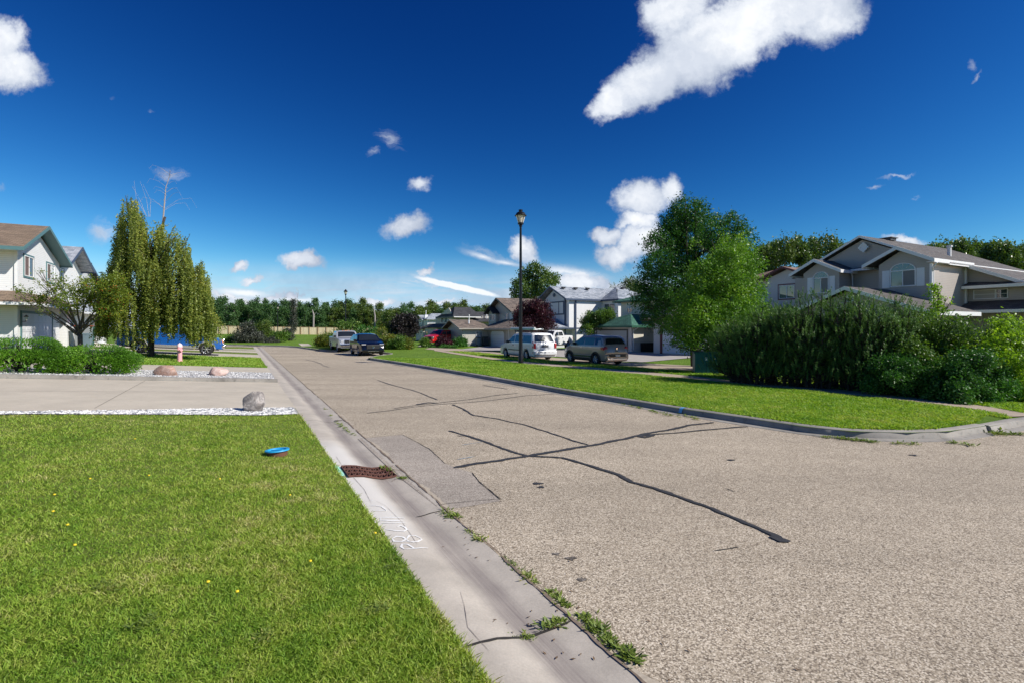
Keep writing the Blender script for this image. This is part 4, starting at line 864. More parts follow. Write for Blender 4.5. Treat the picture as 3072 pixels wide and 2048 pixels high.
# pale
hs = House('house', -43.4, 27.5, .0, 'pale mauve house with maroon window trim beside the big grey house')
hs.block(-52, -43.4, 25.0, 29.2, .5, 6.9, M_pale_sid); hs.gable_wall(-43.42, -.1, 25.2, 29.2, 27.2, 6.9, 7.6, M_pale_sid)
hs.block(-52, -44.2, 29.2, 33.5, .5, 6.9, M_pale_sid)
hs.roof([[(-42.8, 24.7, 6.85), (-42.8, 27.4, 7.85), (-47, 27.4, 7.85), (-50, 24.7, 6.85)], [(-42.8, 27.4, 7.85), (-42.8, 29.9, 6.85), (-50, 29.9, 6.85), (-47, 27.4, 7.85)]], M_sh_red, M_trim_red, edges=[((-42.8, 24.7, 6.85), (-42.8, 27.4, 7.85)), ((-42.8, 27.4, 7.85), (-42.8, 29.9, 6.85))], fh=.18)
hs.roof([[(-43.4, 29.5, 6.85), (-43.4, 34.5, 6.85), (-47, 31, 8.1), (-47, 27.4, 8.1)], [(-43.4, 24.0, 6.9), (-47, 27.4, 8.15), (-49, 27.4, 8.15), (-52, 24, 6.9)]], M_sh_red, None)
hs.window('f', -43.4, 26.5, 28.05, 4.88, 6.12, trim=M_trim_red, mull=(.5,), tw=.12); hs.window('f', -44.2, 29.6, 31.2, 4.7, 6.1, trim=M_trim_dark, blind=((0, 1, 0, 1, M_blind),))
hs.roof([[(-42.4, 24.0, 3.6), (-43.4, 24.0, 4.1), (-43.4, 30.0, 4.1), (-42.4, 30.0, 3.6)], [(-39.5, 25.0, 2.9), (-43.4, 25.0, 4.0), (-43.4, 30.5, 4.0), (-39.5, 30.5, 2.9)]], M_sh_red, M_trim_red, name='skirt_roof', edges=[((-39.5, 25.0, 2.9), (-39.5, 30.5, 2.9))]); hs.block(-43.4, -40, 25.4, 30.2, -.1, 2.9, M_pale_sid)
hs.finish()
# big warm-grey house
hs = House('house', -38.0, 17, .0, 'large warm grey house with white trim, arched windows and white shutters above the hedge')
hs.block(-52, -39.6, 13.8, 24.0, -.1, 6.5, M_grey_sid)
hs.block(-39.6, -38.0, 13.8, 16.85, -.1, 6.5, M_grey_sid); hs.block(-39.6, -37.9, 19.47, 22.2, -.1, 6.4, M_grey_sid)
hs.gable_wall(-38.0, -.2, 13.8, 16.85, 15.5, 6.5, 7.35, M_grey_sid); hs.gable_wall(-37.9, -.2, 19.47, 22.2, 21.0, 6.4, 7.2, M_grey_sid); hs.gable_wall(-39.9, -.2, 14.2, 23.7, 18.93, 6.5, 8.75, M_grey_sid)
hs.gable_n(-39.5, -53, 13.42, 18.93, 24.3, 6.42, 9.05, M_sh_taupe, M_trim_w, fh=.17)
hs.gable_n(-37.5, -43, 13.42, 15.55, 17.7, 6.56, 7.62, M_sh_taupe, M_trim_w, fh=.24); hs.gable_n(-37.4, -43, 19.1, 21.1, 23.1, 6.42, 7.42, M_sh_taupe, M_trim_w, fh=.24)
hs.roof([[(-38.9, 17.4, 6.5), (-41.5, 17.4, 7.0), (-41.5, 19.4, 7.0), (-38.9, 19.4, 6.5)]], M_sh_taupe, M_trim_w, edges=[((-38.9, 17.6, 6.5), (-38.9, 19.3, 6.5))], fh=.16)
hs.roof([[(-37.5, 13.44, 6.38), (-44.5, 13.44, 6.38), (-44.5, 13.85, 6.38), (-37.5, 13.85, 6.38)]], M_trim_w, None, name='soffit', th=.03)
hs.window('f', -38.0, 14.62, 16.15, 4.92, 6.5, mull=(.5,), arch=.47, shutters=.45, blind=((.02, .47, 0, 1, M_shade),)); hs.window('f', -37.9, 20.22, 21.42, 4.8, 6.45, mull=(.5,), arch=.45, shutters=.42, blind=((.02, .47, 0, 1, M_shade),))
c = hs.p(-39.72, 18.75, 8.15); mb = MB(); mb.lathe([(.0, 0), (.24, 0), (.30, .04), (.30, .07), (.2, .07), (.2, .03), (0, .03)], 12, Matrix.Translation(c), 'y')
for a in range(4):
    an = a*math.pi/2; mb.box(c.x+.29*math.cos(an)-.07, c.x+.29*math.cos(an)+.07, c.y, c.y+.06, c.z+.29*math.sin(an)-.07, c.z+.29*math.sin(an)+.07)
mb.build('gable_vent', M_trim_w, hs.root)
mb = MB()
for s_, t_ in ((-37.97, 13.77), (-42.7, 13.77)): c = hs.p(s_, t_, 0); mb.box(c.x-.07, c.x+.07, c.y-.07, c.y+.07, 2, 6.3)
mb.build('corner_board', M_trim_w, hs.root)
hs.pipe([(-37.6, 13.3, 6.3), (-37.75, 13.6, 6.0), (-38.05, 13.7, 5.8), (-38.05, 13.7, .3)], r=.05); hs.pipe([(-38.9, 19.2, 6.35), (-39.3, 19.3, 6.0), (-39.5, 19.4, 3)], r=.05)
c = hs.p(-43.5, 18.9, 8.95); MB().box(c.x-.35, c.x+.35, c.y-.4, c.y+.4, c.z, c.z+.16).box(c.x-.45, c.x+.45, c.y-.5, c.y+.5, c.z+.18, c.z+.24).build('chimney_cap', M_trim_dark, hs.root)
hs.vent(-44.5, 15.4, 7.3, .13, .75)
# right wing, set back, with its long rake
hs.block(-52, -43.0, 4.0, 13.8, -.1, 4.3, M_grey_sid); P = hs.p
hs.mb(M_grey_sid).add([P(-43.0, 13.8, 4.3), P(-43.0, 13.8, 6.25), P(-43.0, 8.2, 4.3), P(-43.2, 13.8, 4.3), P(-43.2, 13.8, 6.25), P(-43.2, 8.2, 4.3)], [(0, 1, 2), (5, 4, 3), (0, 3, 4, 1), (1, 4, 5, 2), (2, 5, 3, 0)])
hs.roof([[(-42.3, 13.5, 6.42), (-53, 13.5, 6.42), (-53, 7.5, 3.6), (-42.3, 7.5, 3.6)]], M_sh_taupe, M_trim_w, edges=[((-42.3, 13.5, 6.42), (-42.3, 7.5, 3.6))], fh=.24)
hs.roof([[(-42.0, 13.75, 4.95), (-43.0, 13.75, 5.3), (-43.0, 9.2, 5.0), (-42.0, 9.2, 4.95)]], M_sh_taupe, M_trim_w, name='skirt_roof', edges=[((-42.0, 13.75, 4.95), (-42.0, 9.2, 4.95))], fh=.2)
hs.window('f', -43.0, 11.65, 13.45, 4.08, 4.72, mull=(.34, .36), hor=(.5,), blind=((.37, 1, 0, 1, M_tan_sid),))
hs.roof([[(-41.3, 14.6, 3.3), (-43.1, 13.75, 4.0), (-43.1, 6, 4.0), (-41.3, 6, 3.3)]], M_sh_taupe, M_trim_w, name='skirt_roof', edges=[((-41.3, 14.6, 3.3), (-41.3, 6, 3.3))], fh=.2)
# front garage gable
hs.gable_wall(-33.4, -.2, 12.4, 20.0, 16.3, 3.1, 4.55, M_grey_sid); hs.block(-38, -33.4, 12.6, 19.8, -.1, 3.1, M_grey_sid)
hs.gable_n(-32.9, -39.2, 11.7, 16.33, 20.6, 3.1, 4.8, M_sh_taupe, M_trim_w, fh=.24)
c = hs.p(-33.3, 16.2, 4.0); MB().lathe([(.0, 0), (.2, 0), (.26, .04), (.26, .07), (.18, .07), (.18, .03), (0, .03)], 12, Matrix.Translation(c), 'y').build('gable_vent', M_trim_w, hs.root)
hs.finish()

# ------------------------------------------------------------------ back fence
M_fence = None
def fence_mat():
    m, t, b, o = new_mat('fence_boards'); co = t.n('ShaderNodeTexCoord').outputs['Object']
    mp = t.n('ShaderNodeMapping', {'Vector': co, 'Scale': (6.0, 6.0, .25)}).outputs[0]; n1 = t.noise(mp, 1, 3, .6).outputs['Fac']
    L(t, t.ramp(n1, [(.3, (.36, .29, .17)), (.5, (.60, .50, .33)), (.7, (.70, .62, .45))]), b.inputs['Base Color']); b.inputs['Roughness'].default_value = .8; return m
M_fence = fence_mat(); M_post = plain('fence_post', (.34, .22, .12), .8, var=.2)
fa, fb = G(560, 1002, h_right), G(1130, 1008, h_right)
fa = Vector((-84, 122, 0)); fb = Vector((-34, 142.3, 0)); fa.z = h_right(fa.x, fa.y); fb.z = h_right(fb.x, fb.y)
fr = empty('wooden_fence', fa); tag(fr, 'long pale new wooden board fence with brown posts in front of the woods', 'fence')
n = 26; mb = MB()
dv = (fb-fa)/n
for i in range(n):
    a = dv*i; b = dv*(i+1); zz = 0
    mb = MB(); k = 16
    for j in range(k):
        p, q_ = a+dv*(j/k), a+dv*((j+.93)/k); jj = random.uniform(-.02, .02); za = h_right(fa.x+a.x, fa.y+a.y)-fa.z
        mb.beam(Vector((p.x, p.y, za+1.95+jj)), Vector((q_.x, q_.y, za+1.95+jj)), .03, 2.0)
    mb.build('board_panel', M_fence, fr)
for i in range(n+1):
    p = dv*i; za = h_right(fa.x+p.x, fa.y+p.y)-fa.z; MB().box(p.x-.09, p.x+.09, p.y-.16, p.y-.02, za-.2, za+2.05).build('post', M_post, fr)
mb = MB(); mb.beam(Vector((0, 0, 2.02)), Vector((fb.x-fa.x, fb.y-fa.y, h_right(fb.x, fb.y)-fa.z+2.02)), .14, .06); mb.build('top_rail', M_post, fr)
# ------------------------------------------------------------------ vehicles (x forward, y left, z up, origin on the ground under the middle)
def paint(name, c, metal=.0, rough=.28):
    m = plain(name, c, rough, metal, var=.03, coat=.7); return m
M_tyre = plain('tyre', (.016, .016, .017), .85); M_rim = plain('rim', (.48, .49, .51), .3, .8); M_black = plain('black_plastic', (.02, .02, .021), .5)
M_cglass = glass('car_glass', (.018, .022, .026), .04); M_cglass2 = glass('car_glass_green', (.06, .15, .13), .04); M_chrome = plain('chrome', (.6, .61, .63), .15, .95); M_red = plain('tail_red', (.42, .012, .02), .25, coat=.6)
M_lamp = plain('headlamp', (.62, .64, .66), .12, .3, coat=.6); M_amber = plain('amber', (.7, .25, .08), .3); M_under = plain('underbody', (.012, .012, .012), .9); M_plate = plain('plate', (.75, .76, .75), .5)
def interp(P, x):
    if x <= P[0][0]: return P[0][1]
    for (a, za), (b, zb) in zip(P, P[1:]):
        if x <= b: return za+(zb-za)*(x-a)/(b-a) if b > a else zb
    return P[-1][1]
class Car:
    def __init__(c, name, label, cat, loc, head, L_, W_, prof, belt, base, wheels, wr, body, tum=.17, pitch=0, group=None, nose=.10, tail=.05, glassm=None, rimm=None, crown=.035):
        c.root = empty(name, loc, head, 0, pitch); tag(c.root, label, cat, group)
        c.prof = sorted(prof); c.belt = belt; c.base = base; c.L = L_; c.W = W_; c.tum = tum; c.nose = nose; c.tail = tail; c.crown = crown
        c.top = max(z for _, z in prof); c.wheels = wheels; c.wr = wr; c.g = glassm or M_cglass; c.body_m = body
        xs = set(x for x, _ in prof); a = wr+.06
        for w in wheels:
            for i in range(13): xs.add(w+a*math.cos(math.pi*i/12))
        for i in range(31): xs.add(-L_/2+L_*i/30)
        xs = sorted(x for x in xs if -L_/2 <= x <= L_/2); xs = [x for i, x in enumerate(xs) if i == 0 or x-xs[i-1] > .012]
        mb = MB(); rows = []
        for x in xs:
            zt = interp(c.prof, x); zb = base
            for w in wheels:
                d = abs(x-w)
                if d < a: zb = max(zb, wr*.92+math.sqrt(a*a-d*d))
            zb = min(zb, zt-.12)
            zs = [zb, zb+.05, (zb+belt)/2+.02, belt-.14, belt-.03, belt+.03, belt+(c.top-belt)*.5]
            zs = [min(z, zt-.05-.004*(8-i)) for i, z in enumerate(zs)]+[zt-.045]
            for i in range(1, 8): zs[i] = max(zs[i], zs[i-1]+.001)
            half = [(c.hw(x, zs[0])*.93, zs[0])]+[(c.hw(x, z), z) for z in zs[1:]]
            h_ = c.hw(x, zt); half += [(h_-.035, zt-.008), (h_*.6, zt+crown*.64), (0, zt+crown)]
            ring = [(y, z) for y, z in half]+[(-y, z) for y, z in half[-2::-1]]
            rows.append(ring)
            for y, z in ring: mb.v.append((x, y, z))
        k = len(rows[0])
        for i in range(len(rows)-1):
            for j in range(k-1): mb.f.append((i*k+j, i*k+j+1, (i+1)*k+j+1, (i+1)*k+j))
            mb.f.append((i*k+k-1, i*k, (i+1)*k, (i+1)*k+k-1))
        mb.f.append(tuple(range(k))); mb.f.append(tuple((len(rows)-1)*k+j for j in range(k-1, -1, -1)))
        c.body = mb.build('body', body, c.root, auto=38)
        u = MB(); u.box(-L_/2+.25, L_/2-.25, -W_/2+.26, W_/2-.26, base-.06, min(belt-.15, .75)); u.build('underbody', M_under, c.root)
        for w in wheels:
            for sg in (-1, 1): c.wheel(w, sg, rimm or M_rim)
    def hw(c, x, z):
        f = 1.0; e = c.L/2
        f -= c.nose*max(0, (x-(e-.7))/.7)**2+c.tail*max(0, (-x-(e-.5))/.5)**2
        if z > c.belt: f -= c.tum*(z-c.belt)/(c.top-c.belt)
        elif z < .5: f -= .05*(.5-z)/.3
        return c.W/2*f
    def wheel(c, x, sg, rm):
        r = c.wr; w = .23; M = Matrix.Translation((x, sg*(c.W/2-w/2-.015), r))
        pr = [(r*.62, -w/2), (r*.9, -w/2), (r, -w*.36), (r, w*.36), (r*.9, w/2), (r*.62, w/2)]
        t = MB().lathe(pr, 26, M, 'y').build('wheel', M_tyre, c.root, auto=40)
        o = w/2*sg; mb = MB(); mb.lathe([(r*.56, o-.06*sg), (r*.66, o+.004*sg), (r*.6, o-.012*sg), (r*.57, o-.05*sg)], 24, M, 'y')
        for i in range(6):
            an = 2*math.pi*i/6; a2 = an+.0
            p0 = M @ Vector((0, o-.02*sg, 0)); p1 = M @ Vector((math.cos(a2)*r*.6, o-.02*sg, math.sin(a2)*r*.6)); mb.tube([p0, p1], [.045, .035], 5)
        mb.lathe([(0, o-.0*sg), (r*.16, o-.005*sg), (r*.17, o-.04*sg)], 12, M, 'y')
        mb.build('rim', rm, t, auto=40)
        MB().lathe([(0, o-.07*sg), (r*.6, o-.07*sg)], 20, M, 'y').build('brake_disc', M_under, t)
    def side(c, name, poly, m, off=.008, sides=(-1, 1), parent=None):
        """flat panel following the flank; poly of (x, z)"""
        for sg in sides:
            mb = MB(); n = len(poly); ring = [(x, sg*(c.hw(x, z)+off), z) for x, z in poly]; inn = [(x, sg*(c.hw(x, z)-.03), z) for x, z in poly]
            mb.add(ring+inn, [tuple(range(n)) if sg > 0 else tuple(range(n-1, -1, -1))]+[(i, (i+1) % n, (i+1) % n+n, i+n) for i in range(n)])
            mb.build(name, m, parent or c.root)
    def deck(c, name, xa, xb, wf=.86, m=None, off=.008, wa=None, wb=None):
        """glass lying on the top profile between two stations (windscreen, rear window)"""
        mb = MB(); nx = 5; ny = 8; wa = wa or wf; wb = wb or wf
        for i in range(nx+1):
            x = xa+(xb-xa)*i/nx; z = interp(c.prof, x); h_ = c.hw(x, z)-.03
            for j in range(ny+1):
                y = (-1+2*j/ny)*(wa+(wb-wa)*i/nx); mb.v.append((x, y*h_, z+c.crown*(1-(y)**2)*.98+off-.008*(abs(y) > .8)))
        for i in range(nx):
            for j in range(ny): mb.f.append((i*(ny+1)+j, i*(ny+1)+j+1, (i+1)*(ny+1)+j+1, (i+1)*(ny+1)+j))
        return mb.build(name, m or c.g, c.root, smooth=True)
    def block(c, name, x0, x1, y0, y1, z0, z1, m, bev=.02, mirror=False, parent=None):
        for sg in ((1, -1) if mirror else (1,)):
            a, b = sorted((y0*sg, y1*sg)); o = MB().box(x0, x1, a, b, z0, z1).build(name, m, parent or c.root, bevel=bev)
        return o
    def mirrors(c, x, z, m):
        for sg in (-1, 1):
            y = c.hw(x, z); a, b = sorted((sg*(y-.02), sg*(y+.2))); MB().box(x-.06, x+.07, a, b, z-.08, z+.09).build('mirror', m, c.root, bevel=.03)
    def seams(c, xs, z0, z1):
        for x in xs: c.side('door_seam', [(x-.006, z0), (x+.006, z0), (x+.006, z1), (x-.006, z1)], M_under, .003)
def text_mesh(body, size, m, parent, loc, rot, name='lettering', ext=.003):
    cu = bpy.data.curves.new('t', 'FONT'); cu.body = body; cu.size = size; cu.extrude = ext; cu.align_x = 'CENTER'; cu.align_y = 'CENTER'
    o = bpy.data.objects.new('t', cu); col.objects.link(o); dg = bpy.context.evaluated_depsgraph_get(); me = bpy.data.meshes.new_from_object(o.evaluated_get(dg)); bpy.data.objects.remove(o)
    me.name = name; me.materials.clear(); me.materials.append(m); n = bpy.data.objects.new(name, me); col.objects.link(n); n.parent = parent; n.location = loc; n.rotation_euler = rot; return n
AW = HEAD                                     # heading away along the street
def rear_text(c, body, size, y, z, m, x=None): return text_mesh(body, size, m, c.root, ((x if x is not None else -c.L/2-.012), y, z), (R(90), 0, R(-90)))

# white minivan
van_pos = G0(1617, 1081); k0 = ST(-13.6, 27.2)
pv = G(1580, 1080, h_zero); pr2 = G(1520, 1072, h_zero)
VA = paint('paint_white', (.72, .73, .74))
cen = pv+N*-.85+D*1.5
c = Car('minivan', 'white minivan with a ladder rack parked facing away just behind the black lamp post', 'van', Vector((cen.x, cen.y, .03)), AW, 4.95, 1.84,
        [(-2.475, .80), (-2.46, 1.05), (-2.40, 1.12), (-2.12, 1.70), (-1.95, 1.76), (-.3, 1.78), (.45, 1.70), (1.35, 1.12), (2.2, .92), (2.42, .72), (2.475, .55)], 1.08, .24, (-1.52, 1.5), .34, VA, tum=.2, tail=.04)
c.deck('rear_window', -2.375, -2.15, wa=.90, wb=.86); c.deck('windscreen', .5, 1.32, .9)
c.side('side_window', [(-2.2, 1.14), (-.95, 1.14), (-.95, 1.62), (-1.98, 1.62)], c.g); c.side('side_window', [(-.88, 1.14), (.12, 1.14), (.12, 1.62), (-.88, 1.63)], c.g); c.side('side_window', [(.2, 1.14), (1.2, 1.13), (.6, 1.52), (.2, 1.6)], c.g)
c.side('tail_light', [(-2.46, .80), (-2.33, .80), (-2.29, 1.2), (-2.36, 1.22)], M_red, .012)
for sg in (-1, 1): c.block('tail_light', -2.51, -2.42, sg*.72 if sg > 0 else -.88, sg*.88 if sg > 0 else -.72, .78, 1.12, M_red)
c.block('rear_bumper', -2.60, -2.40, -.86, .86, .36, .62, VA, .05); c.block('bumper_step', -2.615, -2.5, -.62, .62, .56, .6, M_rim, .01)
c.block('plate_recess', -2.495, -2.46, -.26, .26, .86, .96, M_black, .01); c.side('moulding', [(-1.05, .6), (1.05, .6), (1.05, .66), (-1.05, .66)], M_black, .015)
c.side('sill', [(-1.1, .25), (1.1, .25), (1.1, .36), (-1.1, .36)], plain('sill_grey', (.3, .31, .33), .5), .006); c.seams((-.93, .16, 1.22), .45, 1.1); c.mirrors(.98, 1.15, M_black)
c.block('door_handle', -.84, -.64, .915, .945, .93, .98, M_black, .008, True); c.block('door_handle', .22, .42, .915, .945, .93, .98, M_black, .008, True)
em = MB().box(-2.505, -2.485, -.09, .09, 1.02, 1.05).build('emblem', M_chrome, c.root, bevel=.006)
c.side('reflector', [(-2.44, .5), (-2.36, .5), (-2.36, .55), (-2.44, .55)], M_red, .012)
c.block('side_light', 2.2, 2.44, .66, .84, .68, .82, M_lamp, .04, True)
mb = MB()
for x in (-1.7, -.4, .5):
    for y in (-.62, .62): mb.box(x-.03, x+.03, y-.02, y+.02, 1.74, 1.96)
    mb.box(x-.03, x+.03, -.72, .72, 1.93, 1.98)
rk = mb.build('roof_rack', M_black, c.root)
van_root = c.root
lad = empty('ladder', cen+Vector((0, 0, 2.02)), AW); tag(lad, 'pale aluminium ladder lying on the roof rack of the white minivan', 'ladder')
M_alu = plain('aluminium', (.62, .66, .65), .4, .5)
for y in (-.2, .2): MB().box(-1.9, 1.9, y-.025, y+.025, 0, .08).build('rail', M_alu, lad)
mb = MB()
for i in range(13): x = -1.75+i*.29; MB().tube([(x, -.18, .04), (x, .18, .04)], .017, 6).build('rung', M_alu, lad)
pip = empty('pipe_bundle', cen+N*.45+Vector((0, 0, 2.0)), AW); tag(pip, 'bundle of white and mint pipes tied on the minivan roof rack', 'pipes')
M_mint = plain('mint', (.35, .55, .47), .5)
for i, (y, z, m_) in enumerate(((0, .05, M_trim_w), (.11, .05, M_mint), (-.11, .05, M_trim_w), (.05, .14, M_trim_w))): MB().tube([(-2.0, y, z), (1.4, y, z)], .05, 8).build('pipe', m_, pip)

# taupe tall hatchback
pv = G(1788, 1095, h_zero); cen = pv+N*-.83+D*1.28
TP = paint('paint_taupe', (.30, .265, .245), .3, .3)
c = Car('hatchback', 'taupe tall hatchback with dark tinted glass parked facing away on the side road', 'car', Vector((cen.x, cen.y, .03)), AW, 4.22, 1.78,
        [(-2.11, .72), (-2.10, 1.04), (-2.02, 1.12), (-1.84, 1.52), (-1.62, 1.64), (-.7, 1.68), (.25, 1.62), (1.15, 1.14), (1.75, .98), (2.02, .78), (2.11, .55)], 1.06, .24, (-1.28, 1.33), .335, TP, tum=.22, tail=.07, nose=.16, glassm=M_cglass)
c.deck('rear_window', -2.005, -1.86, wa=.9, wb=.84); c.deck('windscreen', .32, 1.12, .9)
c.side('side_window', [(-1.9, 1.16), (-1.2, 1.13), (-1.15, 1.54), (-1.62, 1.54)], M_cglass); c.side('side_window', [(-1.1, 1.13), (-.2, 1.13), (-.2, 1.55), (-1.1, 1.55)], M_cglass2); c.side('side_window', [(-.12, 1.13), (.98, 1.12), (.28, 1.53), (-.12, 1.55)], M_cglass2)
for sg in (-1, 1):
    MB().lathe([(0, .05), (.09, .04), (.13, 0), (.13, -.08)], 14, Matrix.Translation((-2.03, sg*.73, .94)) @ Matrix.Rotation(R(-90), 4, 'Y') @ Matrix.Diagonal((1.0, 1.25, .8, 1))).build('tail_light', M_red, c.root, smooth=True)
    MB().lathe([(0, .02), (.07, .015), (.085, -.04)], 12, Matrix.Translation((-2.14, sg*.62, .56)) @ Matrix.Rotation(R(-90), 4, 'Y')).build('fog_light', plain('fog_red', (.45, .12, .12), .3), c.root, smooth=True)
c.side('tail_light', [(-2.04, .86), (-1.8, .88), (-1.76, .96), (-1.82, 1.02), (-2.02, 1.03)], M_red, .012)
c.block('rear_bumper', -2.20, -1.98, -.82, .82, .34, .62, TP, .06); c.block('bumper_trim', -2.215, -2.05, -.60, .60, .48, .64, M_black, .02); c.block('skid_plate', -2.225, -2.05, -.70, .74, .28, .42, M_rim, .03)
c.block('number_plate', -2.235, -2.21, -.16, .16, .50, .61, M_plate, .005)
c.side('moulding', [(-.85, .44), (.9, .44), (.9, .52), (-.85, .52)], M_chrome, .016); c.side('sill', [(-.9, .25), (.95, .25), (.95, .38), (-.9, .38)], M_black, .008)
for w in (-1.28, 1.33):
    pts = [(w+math.cos(a)*.47, .31+math.sin(a)*.47) for a in [math.pi*i/12 for i in range(13)]]+[(w+math.cos(a)*.395, .31+math.sin(a)*.395) for a in [math.pi*(12-i)/12 for i in range(13)]]
    c.side('wheel_arch', [(x, max(z, .3)) for x, z in pts], M_black, .012)
c.seams((-1.13, -.16, .98), .42, 1.1); c.mirrors(.72, 1.16, M_black); c.block('door_handle', -.98, -.78, .88, .91, .96, 1.0, M_chrome, .008, True); c.block('door_handle', -.04, .16, .88, .91, .96, 1.0, M_chrome, .008, True)
MB().lathe([(0, .02), (.055, .018), (.06, 0)], 16, Matrix.Translation((-2.115, 0, .93)) @ Matrix.Rotation(R(-90), 4, 'Y')).build('emblem', M_chrome, c.root)
rear_text(c, '500L', .12, 0, .8, M_black, -2.118)
for y in (-.35, .35): c.block('seat', -1.2, -1.08, y-.2, y+.2, 1.0, 1.42, M_black, .05)

# dark navy suv facing us
pn = G0(1079, 1066); NV = paint('paint_navy', (.004, .005, .010), .3, .18)
hd = AW+math.pi
cen = pn+N*-.83+D*1.4
c = Car('suv', 'nearly black navy suv parked facing us at the end of the kerb', 'car', Vector((cen.x, cen.y, .01)), hd, 4.7, 1.95,
        [(-2.35, .85), (-2.3, 1.15), (-2.0, 1.42), (-1.6, 1.60), (-.4, 1.67), (.25, 1.60), (1.05, 1.12), (1.9, .98), (2.2, .86), (2.33, .62), (2.35, .5)], 1.08, .26, (-1.4, 1.42), .37, NV, tum=.24, nose=.14)
c.deck('windscreen', .3, 1.02, .88); c.side('side_window', [(-1.95, 1.16), (-.55, 1.14), (-.55, 1.53), (-1.6, 1.5)], c.g); c.side('side_window', [(-.48, 1.14), (.85, 1.13), (.2, 1.5), (-.48, 1.54)], c.g)
c.block('front_grille', 2.28, 2.38, -.5, .5, .52, .84, M_black, .03); c.block('headlight', 2.02, 2.27, .52, .86, .83, .90, M_lamp, .02, True); c.block('front_bumper', 2.2, 2.42, -.86, .86, .32, .52, NV, .06)
c.block('chrome_strip', 2.38, 2.44, -.42, .42, .35, .38, M_chrome, .008); c.block('corner_trim', 2.30, 2.40, .55, .80, .42, .45, M_chrome, .008, True)
M_ = Matrix.Translation((2.39, 0, .70)) @ Matrix.Rotation(R(90), 4, 'Y'); MB().lathe([(.075, .01), (.095, .012), (.1, -.01), (.07, -.01)], 18, M_).tube([(2.40, -.045, .63), (2.40, 0, .76), (2.40, .045, .63)], .012, 5).build('emblem', M_chrome, c.root)
c.mirrors(.62, 1.16, NV); c.seams((-.52, .72), .42, 1.1); c.block('lower_cladding', -2.3, 2.2, .90, .93, .27, .36, M_black, .01, True)
for y in (-.38, .38): c.block('seat', -.3, -.15, y-.22, y+.22, 1.0, 1.4, M_black, .05)

# pickups
def pickup(label, loc, head, body, L_=5.8, W_=2.0, pitch=0, name='pickup_truck', light=M_lamp, wr=.40, grille=M_chrome, S=1.0, sill=None, rimm=None, group=None):
    e = L_/2
    prof = [(-e, .9), (-e+.01, 1.32), (-e+.06, 1.34), (-.85, 1.34), (-.82, 1.5), (-.72, 1.80), (-.6, 1.87), (.55, 1.88), (.75, 1.82), (1.42, 1.30), (e-.5, 1.20), (e-.12, 1.08), (e-.02, .8), (e, .5)]
    c = Car(name, label, 'pickup truck', loc, head, L_, W_, prof, 1.26, .42, (-e+1.15, e-.98), wr, body, tum=.16, nose=.10, tail=.02, pitch=pitch, group=group, rimm=rimm)
    c.deck('windscreen', .80, 1.38, .88); c.side('side_window', [(-.62, 1.34), (.28, 1.34), (.28, 1.72), (-.55, 1.73)], c.g); c.side('side_window', [(.36, 1.34), (1.22, 1.34), (.78, 1.68), (.36, 1.72)], c.g)
    c.block('grille', e-.09, e+.02, -.52, .52, .78, 1.10, grille, .04)
    for z in (.86, .94, 1.02): c.block('grille_bar', e+.01, e+.035, -.5, .5, z-.03, z+.02, M_black, .005)
    c.block('grille_bar', e+.015, e+.04, -.03, .03, .78, 1.1, grille, .01)
    c.block('headlight', e-.34, e-.01, .56, .86, .82, 1.08, light, .06, True); c.block('front_bumper', e-.12, e+.13, -.93, .93, .50, .74, grille if grille is not M_black else body, .06); c.block('fog_light', e+.1, e+.14, .58, .72, .57, .68, M_black, .02, True)
    c.block('rear_bumper', -e-.12, -e+.05, -.9, .9, .52, .72, M_chrome, .04); c.block('tail_light', -e-.01, -e+.14, .88, .985, .9, 1.22, M_red, .02, True)
    c.mirrors(1.08, 1.40, M_black); c.seams((-.66, .32, 1.28), .5, 1.28); c.block('door_handle', -.58, -.38, .985, 1.02, 1.08, 1.13, M_black, .01, True); c.block('door_handle', .4, .6, .985, 1.02, 1.08, 1.13, M_black, .01, True)
    if sill: c.side('sill', [(-e+1.7, .42), (e-1.55, .42), (e-1.55, .60), (-e+1.7, .60)], sill, .01); c.block('side_step', -.9, 1.3, .93, 1.06, .36, .42, M_black, .02, True)
    for w in c.wheels:
        pts = [(w+math.cos(a)*(wr+.14), wr*.92+math.sin(a)*(wr+.14)) for a in [math.pi*i/12 for i in range(13)]]+[(w+math.cos(a)*(wr+.06), wr*.92+math.sin(a)*(wr+.06)) for a in [math.pi*(12-i)/12 for i in range(13)]]
        c.side('fender_lip', [(x, max(z, .42)) for x, z in pts], sill or body, .012)
    return c
SV = paint('paint_silver', (.56, .58, .61), .4, .28)
pn = G0(1015, 1055.7); cen = pn+N*-.9+D*2.0
c = pickup('silver white pickup truck with big chrome grille parked behind the navy suv', Vector((cen.x, cen.y, .01)), hd, SV, wr=.41)
for y in (-.3, -.1, .1, .3, 0): c.block('roof_light', .62, .70, y-.04, y+.04, 1.88, 1.93, M_amber, .01)
BL = paint('paint_blue', (.012, .13, .52), .3, .22)
p1 = Vector((-21.3, 35.6, 0)); cen = p1+N*1.9; hh = h_left(cen.x, cen.y); M_sil = plain('two_tone_silver', (.42, .41, .40), .4, .4)
c = pickup('bright blue pickup truck with silver lower panels on a driveway behind the weeping birch', Vector((cen.x, cen.y, hh+.02)), math.atan2(-N.y, -N.x), BL, L_=5.9, wr=.42, pitch=math.atan(.065), sill=M_sil, light=M_amber)
RD = paint('paint_red', (.62, .015, .01), .0, .3)
p = G(1328, 1034, h_right); c = pickup('red pickup truck partly hidden by shrubs in front of the beige house', Vector((p.x, p.y, .05)), math.atan2(N.y, N.x)+.45, RD, L_=5.0, wr=.36, grille=M_black)
